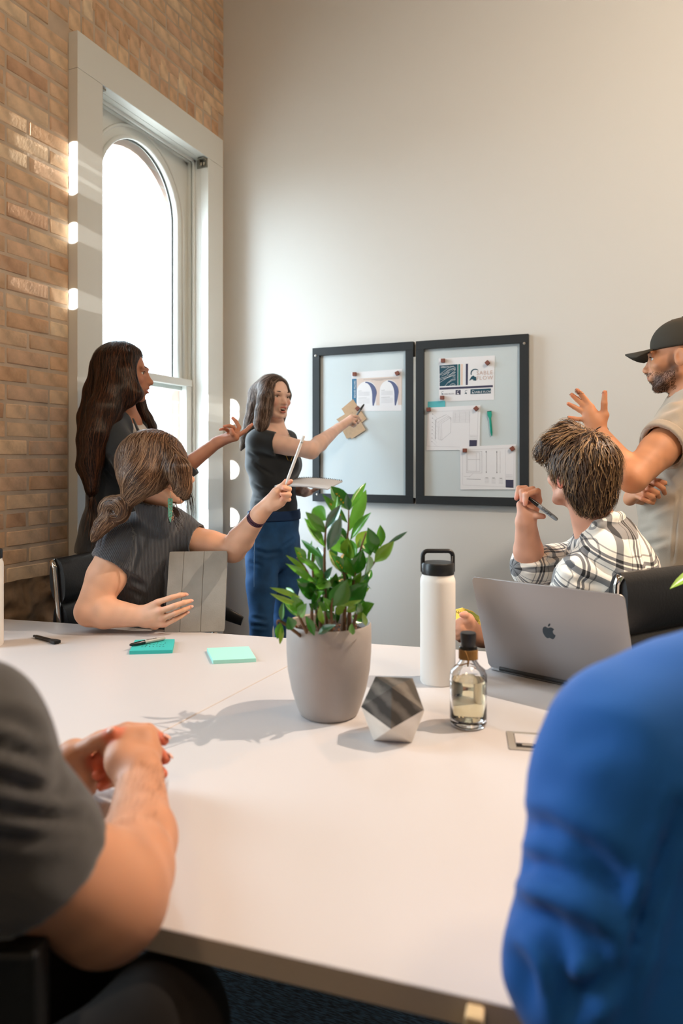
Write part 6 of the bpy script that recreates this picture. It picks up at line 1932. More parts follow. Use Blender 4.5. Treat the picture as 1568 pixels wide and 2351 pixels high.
def M1():
    T = 2.06
    root = empty('person', px(1390, 1400, 2.2)*[1, 1, 0], 'seated person in a black and white plaid shirt, tousled brown hair, seen from behind', 'person')
    P = lambda x, y, d=0: px(x, y, T+d)
    Fb = N(FW*.35 - RT*.94); Sb = np.cross(UP, Fb)
    body = Fig(.0036)
    hc = P(1330, 1088, .0); s = .98
    Fh = -RT*.42 + FW*.90 + UP*.16
    L, ax = head(body, hc, Fh, UP - RT*.10, s)
    body.cap(L(0, -.03, -.04), P(1368, 1225, .02), .058, .062, k=.02)
    body.loft([(P(1385, 1245, .02), .10, .05), (P(1400, 1295, .03), .14, .07), (P(1412, 1380, .03), .12, .08)], Sb, k=.03)
    # raised forearm (his left), hand with marker
    sh = P(1330, 1290, .17); el = P(1216, 1300, .10); wr = P(1207, 1196, .03)
    body.chain([sh, el], [.050, .043], k=.02)
    body.chain([el, el*.65+wr*.35, wr], [.041, .043, .029], k=.02, kj=.012)
    h = lambda x, y, d=0: px(1160+x/9.405, 1090+y/9.405, T+.02+d)
    fing = [[h(560, 860, .0), h(680, 880, -.015), h(820, 900, -.02)],
            [h(720, 560, .02), h(700, 350, .0), h(450, 430, -.03), h(430, 640, -.035)],
            [h(640, 560, .03), h(590, 310, .012), h(370, 360, -.012), h(360, 560, -.02)],
            [h(520, 560, .035), h(440, 290, .02), h(290, 290, .002), h(250, 500, -.005)],
            [h(420, 620, .035), h(340, 380, .03), h(260, 400, .01), h(235, 520, .0)]]
    hand(body, wr, fing, .0090, wr=.028)
    body.chain([h(400, 860, .0), h(340, 650, .01)], [.018, .014], k=.012)
    # other hand with the yellow note
    el2 = P(1235, 1490, .10); wr2 = P(1102, 1462, .02); sh2 = P(1385, 1300, -.02)
    body.chain([el2, wr2], [.036, .028], k=.012)
    body.chain([P(1390, 1330, .03), P(1300, 1420, .12), el2], [.055, .045, .038], k=.02)
    g = lambda x, y, d=0: px(1030+x/7.346, 1380+y/7.346, T-.02+d)
    f2 = [[g(330, 300, .0), g(280, 230, -.01), g(220, 230, -.01)],
          [g(210, 340, .0), g(130, 370, .0), g(90, 430, .01)],
          [g(200, 420, -.005), g(110, 470, .0), g(100, 540, .01)],
          [g(210, 500, -.005), g(130, 560, .0), g(130, 620, .01)],
          [g(230, 560, .0), g(160, 620, .0), g(190, 670, .01)]]
    hand(body, wr2, f2, .0090, wr=.030)
    blobs = [(L(.08, -.01, -.005), .032, lin('d4654a'), .75), (L(-.08, -.01, -.005), .032, lin('d4654a'), .75)]
    for q in fing+f2: blobs.append((q[-1], .012, lin('e08e78'), .5))
    body_part(body, root, lin('d59c80'), blobs)
    face_parts(L, ax, root, s, brow='4b3828', iris='5a4636')
    # shirt
    t = Fig(.005)
    neck = P(1380, 1218, .02)
    t.loft([(P(1386, 1228, .03), .12, .07), (P(1396, 1258, .03), .185, .10), (P(1410, 1310, .03), .205, .125), (P(1414, 1380, .03), .185, .135), (P(1412, 1480, .03), .175, .14), (P(1412, 1560, .03), .18, .15)], Sb, k=.02)
    e2 = el + N(el-sh)*.01
    t.chain([P(1350, 1262, .12), sh, el, ], [.06, .068, .058], k=.03, kj=.015)
    d_ = N(wr-el); cu0 = el + d_*.035
    t.chain([el-d_*.01, el+d_*.06], [.056, .055], k=.015, clip=[(cu0, d_-RT*.18)], hollow=(el, el+d_*.12, .0455, .046))
    n2 = P(1300, 1330, -.05)
    # near arm of the shirt: shoulder towards the camera going down behind the laptop
    t.chain([P(1400, 1262, -.06), P(1330, 1330, -.07), P(1290, 1410, .0)], [.060, .068, .058], k=.03, kj=.015)
    t.chain([P(1290, 1410, .0), P(1225, 1490, .10)], [.056, .048], k=.02)
    # standing collar
    t.chain([P(1340, 1232, -.045), P(1372, 1208, -.075), P(1405, 1190, -.05), P(1422, 1188, .0), P(1418, 1196, .05)], [.012, .016, .017, .016, .012], k=.006, kj=.012)
    t.cap(L(0, -.03, -.06), P(1374, 1222, .02), .060, .063, k=.003, op='-')
    def cloth(V):
        ds = np.minimum(sdf_seg(V, sh, el, 0, 0), sdf_seg(V, el, el+d_*.08, 0, 0)); dt = sdf_seg(V, P(1396, 1250, .03), P(1412, 1500, .03), 0, 0)-.06
        dn = sdf_seg(V, P(1400, 1262, -.06), P(1330, 1330, -.07), 0, 0)
        a = N(el-sh); c1 = (V-sh)
        X = c1 @ a; Y = np.arctan2(c1 @ np.cross(a, UP), c1 @ N(UP-a*a[2]))*.06
        # back of the shirt: directions measured on the back itself
        e1 = N(RT*.86 - UP*.30 + FW*.4); e2_ = N(UP*.85 + RT*.25 - FW*.35)
        Xt = (V-neck) @ e1 + 1; Yt = (V-neck) @ e2_ + 1
        sl = ds < dt
        return {'cloth': np.stack([np.where(sl, X, Xt), np.where(sl, Y, Yt), X*0], 1)}
    cr = [([P(1330, 1262, -.05), P(1380, 1300, -.12), P(1420, 1330, -.12)], .012, .006), ([P(1290, 1290, -.1), P(1340, 1330, -.14)], .010, .006), ([P(1440, 1230, -.05), P(1470, 1290, -.1)], .010, .005), ([P(1470, 1250, -.05), P(1490, 1310, -.05)], .008, .006), ([P(1300, 1330, -.14), P(1380, 1345, -.14)], .010, .006),
          ([P(1195, 1300, .04), P(1235, 1310, .03)], .006, .005), ([P(1200, 1312, .04), P(1245, 1300, .03)], .005, .004), ([P(1250, 1290, .05), P(1280, 1275, .1)], .007, .007), ([P(1255, 1305, .05), P(1290, 1290, .1)], .007, .007)]
    cloth_part('plaid_shirt', t, plaid_mat(), root, noise_amp=.004, nf=6, seed=21, cr=cr, attrs_fn=cloth)
    # trousers, shoes
    j = Fig(.010)
    hb = P(1412, 1560, .05); hb[2] = .56
    for sd in (-1, 1):
        q = hb + Sb*.10*sd; kn = q + Fb*.42; kn[2] = .54; ft = np.array([*(kn+Fb*.05)[:2], .09])
        j.chain([q, kn], [.10, .072], k=.03); j.chain([kn, ft], [.07, .05], k=.02)
        shoe(root, ft - Fb*.03, Fb, mat('dark_sneaker', '22242a', .6))
    cloth_part('trousers', j, mat('dark_grey_trousers', '23262c', .85), root)
    # hair
    hf = Fig(.0052)
    hf.ell(L(0, -.020, .036), (.086*s, .106*s, .096*s), ax, k=.01)
    hf.ell(L(0, -.060, -.035), (.068*s, .050*s, .074*s), ax, k=.03)
    hf.chain([L(.062, .055, .085), L(.068, .085, .060)], [.03, .02], k=.03)
    hf.chain([L(0, .06, .11), L(0, .10, .09)], [.04, .025], k=.03)
    hf.ell(L(0, .110, -.035), (.1*s, .085*s, .105*s), ax, k=.012, op='-')
    hf.ell(L(.085, .018, -.050), (.034*s, .048*s, .052*s), ax, k=.010, op='-'); hf.ell(L(-.085, .018, -.050), (.034*s, .048*s, .052*s), ax, k=.010, op='-')
    crown = L(-.02, -.06, .115)
    gd = []
    for a in range(0, 360, 40):
        for rr, zz in ((.05, .11), (.085, .06), (.09, .0), (.075, -.07)):
            p = L(rr*math.sin(R(a)), -.03+rr*1.15*math.cos(R(a)), zz)
            out = p-crown; dn = -ax[2]*.6 if zz > .09 else -ax[2]*1.5
            tw = np.cross(ax[2], N(out))*.35
            gd.append((p, p + N(out)*.7 + dn + tw + ax[1]*(.35 if math.cos(R(a)) > 0 else 0)))
    hm = hair_mat('hair_tousled_brown', '21160f', '513a29', 'a07d56', .40)
    hair_part('hair', hf, hm, root, guide_flow(gd, 4), 3200, 9, .009, seed=31, off=.005, r=.0007, groove=.0025, gf=130, wav=.32, lift=.35, stick=.9)
    # marker
    pa, pb = h(480, 480, -.02), h(1130, 980, -.045)
    marker_pen(pa, pb, 'silver marker pen held between the fingers of the plaid-shirted man', body_col='8f979e', r=.0062, capfrac=.36, letter=('Sharpie', 1), upv=-FW)
    # yellow notes
    nq = [P(1047, 1400, .03), P(1062, 1396, .03), P(1086, 1404, .03), P(1104, 1420, .03), P(1108, 1441, .0), P(1090, 1438, -.0), P(1047, 1424, .0)]
    c = sum(nq)/len(nq)
    yn = empty('yellow_notebook', c, 'yellow note pages with green stripes held behind the white bottle', 'notebook')
    MB().prism(nq, FW*.006).build('pages', mat('yellow_paper', 'e3c65a', .8), yn)
    mm = MB()
    for i in range(4): mm.tube([P(1068+i*5, 1399+i*2, .026), P(1098+i*2, 1424-i*2, .012)], .0012, 4)
    mm.build('green_stripe', mat('stripe_green', '8f9c4a', .8), yn)
    for i in range(5):
        x = 1047+i*4
        scribble(yn, [[P(x, 1406+i, .024), P(x+2, 1402+i, .024), P(x+1, 1410+i, .020), P(x+4, 1405+i, .022)]], 0, .0006)
    for i in range(3): scribble(yn, [[P(1092+i*4, 1428, .006), P(1095+i*4, 1424, .008), P(1096+i*4, 1432, .004)]], 0, .0006)
M1()

# ================================================== man in a cap, standing at the right
def M2():
    T = 2.44
    root = empty('person', px(1570, 1300, T)*[1, 1, 0], 'standing person with dark cap, beard and khaki shirt, one hand raised', 'person')
    P = lambda x, y, d=0: px(x, y, T+d)
    Fb = N(-RT*.93 + FW*.30); Sb = np.cross(UP, Fb)
    body = Fig(.0036)
    hc = P(1561, 822, .0); s = 1.04
    Fh = -RT*.84 + FW*.54 - UP*.03
    L, ax = head(body, hc, Fh, UP, s, male=True)
    body.cap(L(0, -.03, -.04), P(1585, 925, .0), .062, .066, k=.02)
    body.loft([(P(1590, 935), .12, .07), (P(1585, 975), .19, .10), (P(1575, 1080), .16, .11), (P(1570, 1250), .15, .11)], Sb, k=.03)
    sh = P(1565, 978, -.14); el = P(1452, 1098, -.24); wr = P(1373, 992, -.10)
    body.chain([sh, sh*.5+el*.5, el], [.062, .056, .045], k=.02, kj=.015)
    body.chain([el, el*.7+wr*.3, wr], [.044, .043, .028], k=.015, kj=.012)
    h = lambda x, y, d=0: px(1290+x/3.73, 720+y/3.73, T-.10+d)
    fing = [[h(360, 870, -.01), h(362, 770, -.02), h(367, 675, -.02)],
            [h(252, 800, .0), h(205, 740, .01), h(165, 690, .01), h(128, 655, .01)],
            [h(225, 822, .005), h(175, 775, .015), h(130, 735, .02), h(84, 695, .02)],
            [h(205, 858, .005), h(150, 825, .015), h(105, 800, .02), h(55, 772, .02)],
            [h(195, 905, .005), h(145, 905, .01), h(105, 898, .015), h(58, 888, .015)]]
    hand(body, wr, fing, .0090, wr=.030)
    body.chain([h(300, 930, .0), h(250, 860, .0)], [.024, .016], k=.015)
    # tucked hand
    wr2 = P(1462, 1138, -.05); el2 = P(1560, 1150, .15)
    body.chain([P(1620, 990, .16), P(1590, 1110, .2), el2, wr2], [.06, .05, .042, .028], k=.02)
    g = lambda x, y, d=0: px(1290+x/3.73, 720+y/3.73, T-.16+d)
    f2 = [[g(770, 1440, .02), g(830, 1440, .0), g(882, 1450, -.01)],
          [g(740, 1425, .02), g(800, 1450, -.015), g(865, 1495, -.02), g(880, 1540, .0)],
          [g(690, 1465, .02), g(745, 1495, -.018), g(815, 1535, -.02), g(830, 1570, .0)],
          [g(660, 1510, .02), g(710, 1540, -.018), g(775, 1570, -.02), g(790, 1600, .0)],
          [g(640, 1560, .02), g(690, 1585, -.012), g(745, 1610, -.015), g(780, 1625, .0)]]
    hand(body, P(1450, 1140, -.08), f2, .0092, wr=.030)
    beard = lin('3a2a20'); st = lin('7a5844')
    blobs = [(L(0, .105, -.098), .034, beard, .9), (L(.035, .06, -.085), .034, beard, .85), (L(-.035, .06, -.085), .034, beard, .85), (L(.058, .02, -.055), .030, st, .7), (L(-.058, .02, -.055), .030, st, .7), (L(0, .10, -.048), ((.03, .02, .007), ax), beard, .7),
             (L(.055, .040, -.035), .030, st, .35), (L(.065, .015, -.02), ((.012, .016, .035), ax), beard, .5), (L(0, .099, -.062), ((.018, .02, .006), ax), lin('a8604e'), .8),
             (L(0, -.10, -.01), .05, beard, .4)]
    for q in fing: blobs.append((q[-1], .014, lin('d9805a'), .5))
    for q in f2: blobs.append((q[1], .014, lin('d0805c'), .5))
    bd_o = body_part(body, root, lin('cf9068'), blobs)
    face_parts(L, ax, root, s, brow='2a1e16', iris='38281c', male=True, brow_w=.004)
    # short beard as fine bristles rooted on the chin, jaw and upper lip
    Vb = np.array([v.co[:] for v in bd_o.data.vertices]); rs = np.random.RandomState(8)
    q = Vb-hc; xx, yy, zz = q @ ax[0], q @ ax[1], q @ ax[2]
    ok = (((zz < -.072) & (zz > -.125) & (yy > .035)) | ((zz < -.045) & (zz > -.11) & (yy > .008) & (np.abs(xx) > .035)) | ((zz < -.042) & (zz > -.056) & (yy > .08))) & ~((np.abs(xx) < .024) & (zz > -.074) & (zz < -.056))
    idx = rs.choice(np.where(ok)[0], 1500); br = MB()
    for v_ in Vb[idx]:
        x_ = float((v_-hc) @ ax[0])
        br.tube([v_-ax[1]*.001, v_ + (-ax[2]*.8+ax[1]*.45+ax[0]*(.3 if x_ > 0 else -.3)*min(1, abs(x_)/.03))*.0045], [.0006, .0003], 3)
    bo = br.build('beard', mat('beard_hair', '2a1d15', 1.0, spec=.0), root); tag(bo, kind='stuff')
    # shirt
    t = Fig(.0058)
    t.loft([(P(1592, 925), .12, .075), (P(1590, 945), .18, .095), (P(1583, 985), .205, .115), (P(1576, 1070), .185, .125), (P(1562, 1160), .185, .135), (P(1565, 1240), .19, .140), (P(1566, 1320), .195, .142)], Sb, k=.02)
    ad = N(el-sh); cu = sh*.58+el*.42
    t.chain([P(1580, 955, -.06), sh, sh*.5+el*.5], [.065, .078, .075], k=.03, kj=.015, clip=[(cu, ad+RT*.10+UP*.25)], hollow=(sh*.8+el*.2, el, .066, .064))
    t.chain([P(1610, 955, .08), P(1620, 990, .16), P(1600, 1080, .19)], [.06, .075, .07], k=.03)
    t.cap(L(0, -.03, -.06), P(1585, 925), .064, .070, k=.003, op='-')
    t.plane(P(1566, 1300), -UP+RT*.04, lo=.35)
    khaki = mat('khaki_cotton', 'b3a593', .85, sheen=.2, noise=(3, .05), bump=('noise', 350, .2))
    cr = [([P(1500, 985, -.2), P(1545, 965, -.22)], .012, .007), ([P(1490, 1010, -.22), P(1545, 990, -.25)], .010, .007), ([P(1520, 945, -.15), P(1560, 930, -.15)], .010, .006), ([P(1460, 1230, -.15), P(1500, 1215, -.16)], .010, .006), ([P(1470, 1260, -.15), P(1530, 1240, -.17)], .010, .006),
          ([P(1480, 1180, -.14), P(1540, 1150, -.16)], .012, .008), ([P(1500, 1080, -.1), P(1540, 1120, -.14)], .012, .008), ([P(1560, 1130, -.16), P(1552, 1200, -.17), P(1545, 1290, -.17)], .005, .004), ([P(1450, 1290, -.1), P(1500, 1270, -.17)], .010, .005)]
    so = cloth_part('shirt', t, khaki, root, noise_amp=.005, nf=5, seed=41, cr=cr)
    # folded cuff and collar band
    c0 = sh*.60+el*.40; cf = Fig(.004); nn = N(ad+RT*.10+UP*.25)
    cf.chain([c0-ad*.05, c0+ad*.04], [.082, .080], clip=[(c0+nn*.006, nn), (c0-nn*.024, -nn)], hollow=(c0-ad*.06, c0+ad*.06, .071, .069))
    cloth_part('sleeve_cuff', cf, khaki, so, noise_amp=.002, nf=8)
    col = Fig(.004)
    nk0 = P(1582, 930, .0); nd = N(L(0, -.03, -.04)-nk0)
    col.chain([nk0-nd*.01, nk0+nd*.05], [.078, .070], clip=[(nk0+nd*.030+Fb*.0, N(nd+Fb*.3)), (nk0-nd*.012, -nd)], hollow=(nk0-nd*.05, nk0+nd*.08, .072, .064))
    cloth_part('collar_band', col, khaki, so, noise_amp=.001)
    # wire bracelet
    br_ = []; d = N(wr-el); u_ = N(np.cross(d, UP)); v_ = np.cross(u_, d)
    for k in range(25): br_.append(wr - d*.012 + (u_*math.cos(k/24*6.283)+v_*math.sin(k/24*6.283))*.031 + d*.006*math.sin(k/24*6.283))
    MB().tube(br_, .0018, 6).build('cord_bracelet', ink, root, smooth='all')
    # cap
    capf = Fig(.004)
    capf.ell(L(0, -.014, .046), (.087, .109, .091), ax, k=.01)
    capf.plane(L(0, -.01, .030), -ax[2]+ax[1]*(-.02), lo=.14)
    olive = mat('dark_olive_cap', '3d382e', .85, bump=('noise', 400, .2), noise=(8, .08))
    cpo = cloth_part('cap', capf, olive, root)
    bm_ = MB(); ns = 14
    inn, out = [], []
    for i in range(ns+1):
        a = -70+140*i/ns
        inn.append((.080*math.sin(R(a)), .062+.026*math.cos(R(a)), .034-.008*math.sin(R(a))**2))
        w_ = math.cos(R(a)*1.0)
        out.append((.078*math.sin(R(a)), .080+.090*max(0, math.cos(R(a)*.97))**.75, .034-.012*math.cos(R(a))-.034*(abs(math.sin(R(a)))**2)+.006))
    vs = []
    for off in (.0025, -.0025):
        for q in (inn, out): vs += [L(a, b, c+off) for a, b, c in q]
    n1 = ns+1
    fs = []
    for i in range(ns):
        fs += [(i, i+1, n1+i+1, n1+i), (2*n1+i, 3*n1+i, 3*n1+i+1, 2*n1+i+1), (n1+i, n1+i+1, 3*n1+i+1, 3*n1+i), (i+1, i, 2*n1+i, 2*n1+i+1)]
    fs += [(0, n1, 3*n1, 2*n1), (ns, 2*n1+ns, 3*n1+ns, n1+ns)]
    bm_.add(vs, fs); bm_.build('cap_brim', olive, cpo, smooth='all')
    MB().tube([L(0, .088, .05), L(0, .07, .10), L(0, .02, .130), L(0, -.04, .132), L(0, -.10, .09), L(0, -.118, .05)], .0016, 6).build('cap_seam', olive, cpo, smooth='all')
    MB().lathe(L(0, -.014, .134), [(0, -.002), (.006, -.001), (.005, .003), (0, .004)], 14, ax=ax).build('cap_button', olive, cpo, smooth=True)
    # trousers
    j = Fig(.010)
    j.ell(P(1568, 1310), (.185, .135, .12), (Sb, Fb, UP), k=.03)
    for sd in (-1, 1):
        q = P(1568, 1340)+Sb*.09*sd; k_ = q*[1, 1, 0]+UP*.50+Fb*.02; e = q*[1, 1, 0]+UP*.09
        j.chain([q, k_, e], [.098, .070, .052], k=.015, kj=.02)
        shoe(root, e-Fb*.03, Fb, mat('dark_sneaker', '22242a', .6))
    cloth_part('jeans', j, mat('navy_denim', '2b3a4c', .85, bump=('noise', 420, .3)), root, noise_amp=.003)
M2()

# ================================================== foreground left: forearms and clasped hands
def M3():
    T = .90
    root = empty('person', px(-60, 1500, .62)*[1, 1, 0], 'foreground person at the left edge in a dark grey tee, hands clasped on the table', 'person')
    P = lambda x, y, t: px(x, y, t)
    body = Fig(.0042)
    # right arm, nearest the camera
    C0 = lambda l, d, z: cp(l, d, z)
    sh = C0(-.40, .60, 1.03); el = P(250, 2060, .735); wr = P(322, 1800, 1.00)
    m1, m2 = P(-92, 1716, .615), P(44, 1950, .665)
    body.chain([sh, m1, m2, el], [.060, .054, .054, .057], k=.03, kj=.03)
    body.chain([el, P(288, 2005, .79), P(318, 1930, .87), wr], [.058, .050, .0435, .0335], k=.02, kj=.02)
    h = lambda x, y, t: px(x/2.613, 1500+y/2.613, t)
    # right hand: back of the hand towards the camera, fingers curl to the left
    fr = [[h(690, 560, 1.05), h(640, 600, 1.06), h(590, 640, 1.055)],
          [h(880, 500, 1.07), h(760, 470, 1.10), h(660, 560, 1.10), h(640, 640, 1.08)],
          [h(850, 560, 1.075), h(730, 590, 1.10), h(620, 640, 1.08), h(590, 680, 1.05)],
          [h(840, 640, 1.07), h(730, 680, 1.09), h(620, 710, 1.06), h(580, 730, 1.035)],
          [h(830, 700, 1.06), h(730, 750, 1.075), h(640, 780, 1.05), h(605, 800, 1.03)]]
    hand(body, wr, fr, .0108, wr=.034)
    body.chain([h(760, 520, 1.045), h(850, 520, 1.055), h(890, 600, 1.055)], [.021, .021, .020], k=.014)
    body.chain([h(740, 640, 1.02), h(830, 690, 1.01)], [.027, .027], k=.016)
    # left forearm and hand, behind
    wl = h(410, 700, 1.10); el3 = P(-60, 1840, .98)
    body.chain([C0(-.69, .84, 1.03), C0(-.58, .97, .80), wl], [.06, .05, .034], k=.02)
    fl = [[h(450, 600, 1.06), h(570, 530, 1.045), h(680, 475, 1.035)],
          [h(600, 510, 1.12), h(760, 450, 1.125), h(890, 455, 1.115), h(985, 525, 1.09)],
          [h(640, 560, 1.13), h(800, 540, 1.14), h(930, 570, 1.12), h(995, 635, 1.095)],
          [h(640, 630, 1.13), h(800, 640, 1.13), h(920, 670, 1.11), h(980, 725, 1.085)],
          [h(620, 700, 1.12), h(760, 720, 1.12), h(880, 740, 1.10), h(940, 770, 1.08)]]
    hand(body, wl, fl, .0105, wr=.034)
    body.chain([h(430, 640, 1.07), h(470, 780, 1.07)], [.026, .030], k=.02)
    # keep everything above the table top
    blobs = []
    for q in fr+fl: blobs += [(q[-1], .017, lin('d0664a'), .7)]
    for q in fr[1:]: blobs += [(q[0], .014, lin('d58a6a'), .4)]
    # trunk
    SD = N(RT*.75-FW*.65)
    body.loft([(C0(-.56, .72, 1.10), .12, .07), (C0(-.56, .715, 1.02), .17, .10), (C0(-.58, .68, .70), .14, .10)], SD, k=.03)
    body.cap(C0(-.56, .73, 1.24), C0(-.56, .72, 1.10), .058, .065, k=.02)
    Fh = RT*.8+FW*.6
    L, ax = head(body, C0(-.565, .745, 1.30), Fh, UP, 1.0)
    V, Q = body.mesh(); V = smooth_v(V, Q, 2)
    C = paint(V, lin('bd8868'), blobs, .07, 3)
    np_mesh('body', V, Q, skin, root, color=C)
    face_parts(L, ax, root, 1.0)
    hh = Fig(.006); hh.ell(L(0, -.02, .04), (.084, .104, .092), ax); hh.ell(L(0, .11, -.03), (.1, .08, .1), ax, op='-')
    cloth_part('hair', hh, mat('short_dark_hair', '241a14', .6, bump=('noise', 200, 1)), root, noise_amp=.002, nf=30)
    nails([(fl[0][-1], fl[0][-2], N(-FW*.5+UP*.7)), (fl[1][-1], fl[1][-2], UP*.5+RT*.5), (fl[2][-1], fl[2][-2], UP*.3+RT*.8)], root, .0078)
    # forearm hair
    fh = MB(); rs = np.random.RandomState(4)
    ax1 = N(wr-el)
    for i in range(500):
        q = rs.rand(); c = el*(1-q)+wr*q; r_ = .052*(1-q)+.034*q
        a = rs.uniform(-2.3, .9); u_ = N(RT - ax1*np.dot(RT, ax1)); v_ = np.cross(ax1, u_)
        n_ = u_*math.cos(a)+v_*math.sin(a)
        p = c + n_*(r_+.001); fh.tube([p, p+ax1*.010+n_*.003, p+ax1*.017+n_*.002], [.00014, .00012, .00006], 3)
    fo = fh.build('forearm_hair', mat('fine_arm_hair', '6a452c', .7), root); tag(fo, kind='stuff')
    # tee
    t = Fig(.0058)
    t.loft([(C0(-.56, .72, 1.12), .13, .075), (C0(-.56, .715, 1.04), .19, .115), (C0(-.57, .70, .90), .19, .13), (C0(-.58, .68, .66), .18, .14), (C0(-.58, .67, .52), .18, .15)], SD, k=.03)
    cl_n = N(N(el-m1) - UP*.22)
    t.chain([C0(-.47, .65, 1.03), sh, m1, m2, P(170, 2040, .70)], [.080, .074, .068, .0635, .061], k=.03, kj=.03, clip=[(P(100, 1990, .68), cl_n)], hollow=(m2, el, .0565, .057))
    t.chain([C0(-.64, .79, 1.03), C0(-.69, .84, 1.02), C0(-.65, .90, .92)], [.085, .08, .07], k=.03)
    gt = mat('charcoal_cotton', '3c3b3a', .9, sheen=.3, bump=('noise', 400, .2))
    cr = [([P(-80, 1690, .6), P(0, 1712, .6), P(80, 1738, .6), P(135, 1775, .6)], .007, .006), ([P(-60, 1770, .6), P(30, 1795, .6), P(100, 1815, .6), P(165, 1822, .6)], .008, .007), ([P(-60, 1840, .6), P(60, 1862, .6), P(130, 1878, .6), P(200, 1880, .6)], .007, .007), ([P(-60, 1640, .6), P(40, 1655, .6), P(90, 1690, .6)], .007, .004), ([P(-60, 1900, .6), P(60, 1925, .6), P(170, 1920, .6)], .006, .004)]
    cloth_part('tee_shirt', t, gt, root, noise_amp=.003, nf=8, seed=51, cr=cr, sm=3)
    # legs: dark trousers under the table edge
    j = Fig(.010)
    hip = C0(-.52, .60, .48)
    kn = px(375, 2372, .80)
    j.chain([hip, kn], [.085, .070], k=.03); j.chain([kn, np.array([kn[0]+.03, kn[1]+.03, .09])], [.078, .05], k=.02)
    hip2 = hip - RT*.14+FW*.13; kn2 = hip2 + (kn-hip) - UP*.05; j.chain([hip2, kn2], [.085, .070], k=.03); j.chain([kn2, np.array([kn2[0]+.03, kn2[1]+.03, .09])], [.074, .05], k=.02)
    cloth_part('trousers', j, mat('dark_brown_trousers', '140e09', .9), root, noise_amp=.003)
    for q in (kn, kn2): shoe(root, np.array([q[0]+.03, q[1]+.03, .09]), N(RT+FW*.6), mat('grey_suede_shoe', '6a6862', .8))
    chair(np.array([*(hip*.5+hip2*.5)[:2], 0]) - RT*.02-FW*.02, RT*.65+FW*.75, 'black leather chair under the grey-shirted man in the lower left corner', top_=.78, w=.46, arms=False)
    ch3 = [o for o in COL.objects if o.name.startswith('office_chair')][-1]
    MB().box(cp(-.375, .645, .63), (.205, .035, .40), (RT, FW, UP)).build('side_panel', MATS['black_plastic'], ch3, bevel=.006)
M3()

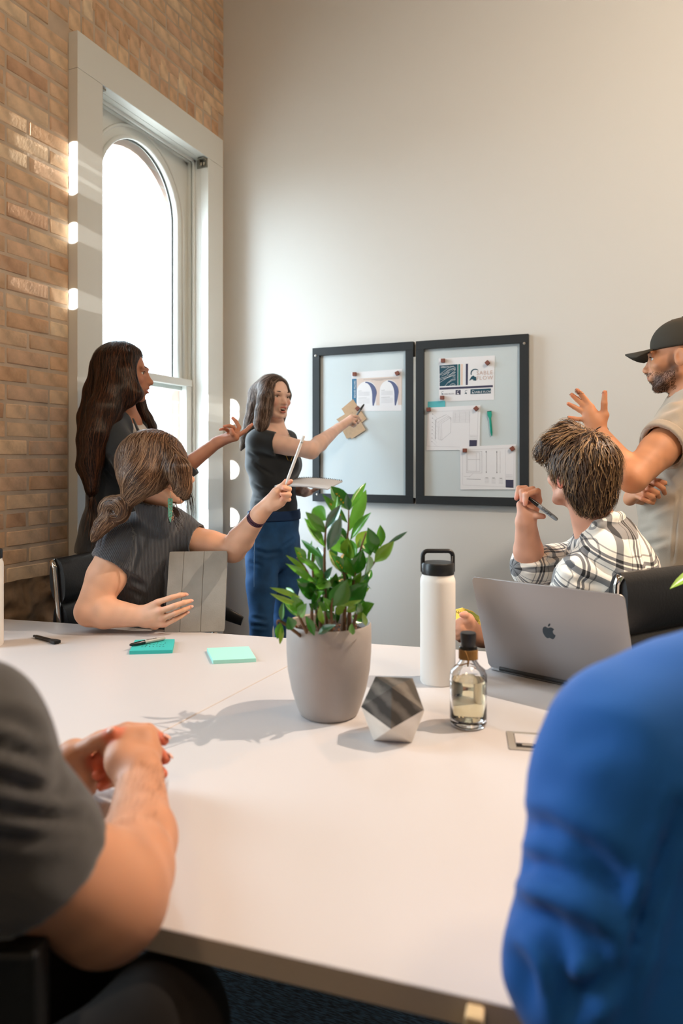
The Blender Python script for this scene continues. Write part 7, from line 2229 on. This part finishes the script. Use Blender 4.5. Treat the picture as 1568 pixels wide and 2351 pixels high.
# ================================================== foreground right: blue shirt
def M4():
    root = empty('person', px(1640, 1500, .62)*[1, 1, 0], 'foreground person at the right edge in a bright blue shirt, seen from behind', 'person')
    P = px
    body = Fig(.006)
    sh = P(1490, 1760, .62); el = P(1375, 2240, .60); wr = P(1560, 2080, .88)
    body.chain([sh, el], [.060, .045], k=.03); body.chain([el, wr], [.044, .03], k=.02)
    SD = N(RT*.97+FW*.22)
    body.loft([(P(2000, 1640, .62), .11, .06), (P(2060, 1760, .61), .17, .09), (P(2000, 2200, .58), .15, .10)], SD, k=.03)
    body.cap(P(2010, 1380, .62), P(2010, 1620, .62), .058, .062, k=.02)
    L, ax = head(body, P(2020, 1180, .66), FW*.9-RT*.3, UP, 1.0)
    Wd = lambda x, y, t: px(x, y, t)
    w2 = wr
    fw_ = N(FW*.8-RT*.5)
    sd = np.cross(UP, fw_)
    fg = [[w2+fw_*.03+sd*.03*q_+UP*.0, w2+fw_*(.055)+sd*.03*q_, w2+fw_*.075+sd*.03*q_-UP*.012] for q_ in (1.2,)] + [[w2+fw_*.085+sd*(.024-.016*i), w2+fw_*.12+sd*(.024-.016*i), w2+fw_*.145+sd*(.024-.016*i)-UP*.006, w2+fw_*.16+sd*(.024-.016*i)-UP*.02] for i in range(4)]
    hand(body, w2, fg, .009, wr=.03)
    body_part(body, root, lin('cb8f6c'))
    face_parts(L, ax, root, 1.0)
    hh = Fig(.006); hh.ell(L(0, -.02, .04), (.084, .104, .092), ax); hh.ell(L(0, .11, -.03), (.1, .08, .1), ax, op='-')
    cloth_part('hair', hh, mat('short_dark_hair', '241a14', .6, bump=('noise', 200, 1)), root, noise_amp=.002, nf=30)
    t = Fig(.0065)
    t.loft([(P(2000, 1640, .62), .13, .075), (P(2060, 1720, .62), .19, .11), (P(2100, 1860, .60), .20, .125), (P(2030, 2120, .59), .20, .135), (P(1950, 2400, .58), .20, .14)], SD, k=.03)
    t.chain([P(1820, 1640, .62), P(1630, 1690, .62), P(1490, 1762, .62)], [.085, .078, .084], k=.04, kj=.03)
    # upper arm sleeve, hanging with deep folds
    t.chain([P(1490, 1762, .62), P(1446, 1880, .61), P(1412, 2060, .60), P(1370, 2220, .60), P(1385, 2340, .62)], [.086, .079, .073, .069, .062], k=.03, kj=.03)
    t.chain([P(1385, 2320, .62), P(1500, 2240, .76), P(1540, 2140, .84)], [.060, .048, .040], k=.02, kj=.02)
    # collar
    t.chain([P(1690, 1500, .66), P(1780, 1480, .58), P(1900, 1500, .54)], .020, k=.03)
    t.chain([P(1560, 1560, .64), P(1690, 1510, .62)], [.03, .02], k=.04)
    blue_c = mat('royal_blue_cotton', '055cae', .8, sheen=.12, bump=('noise', 300, .2))
    cr = [([P(1180, 1892, .6), P(1250, 1905, .6), P(1330, 1950, .6), P(1430, 2010, .6)], .011, .010), ([P(1185, 1975, .6), P(1260, 1990, .6), P(1400, 2050, .6)], .011, .010), ([P(1165, 2080, .6), P(1260, 2110, .6), P(1400, 2200, .6)], .012, .009), ([P(1300, 1690, .6), P(1420, 1700, .6)], .014, .004),
          ([P(1240, 2110, .6), P(1290, 2200, .6), P(1310, 2340, .6)], .009, .009), ([P(1568, 1845, .5), P(1510, 2000, .5), P(1455, 2200, .5), P(1420, 2351, .5)], .006, .010), ([P(1400, 2240, .6), P(1320, 2290, .6)], .010, .010), ([P(1340, 1960, .6), P(1430, 2060, .6), P(1450, 2150, .6)], .010, .006), ([P(1200, 2200, .6), P(1230, 2300, .6)], .008, .006)]
    so = cloth_part('blue_shirt', t, blue_c, root, noise_amp=.004, nf=7, seed=61, cr=cr, sm=3)
    j = Fig(.010)
    hip = P(1980, 2500, .58); hip = np.array([hip[0], hip[1], .54]); dd = N(FW*.95-RT*.1)
    for o in (-.10, .12):
        q = hip + RT*o; kn = q+dd*.42; ft = np.array([*(kn+dd*.04)[:2], .09])
        j.chain([q, kn], [.10, .075], k=.03); j.chain([kn, ft], [.072, .05], k=.02); shoe(root, ft-dd*.03, dd, mat('dark_sneaker', '22242a', .6))
    cloth_part('trousers', j, mat('dark_grey_trousers', '23262c', .85), root)
    chair(np.array([*hip[:2], 0])+RT*.01-FW*.02, FW, 'black leather chair under the blue-shirted person, mostly outside the frame', top_=.80, w=.46, arms=False)
M4()

# ------------------------------------------------------------------ chairs in view
# chair of the seated woman: chrome rail at x~118, back at the left
cb = px(215, 1400, 2.52)
chair(np.array([*px(372, 1400, 2.47)[:2], 0]), RT*.93 - FW*.30, 'black leather chair with chrome side rail behind the woman in grey', top_=.915, w=.42, lean_=.10)
chair(np.array([*cp(.80, 2.16, 0)[:2], 0]), N(-RT*.5+FW*.87), 'black leather chair with chrome rail at the right, behind the plaid-shirted man', top_=.955, w=.50, lean_=.04)
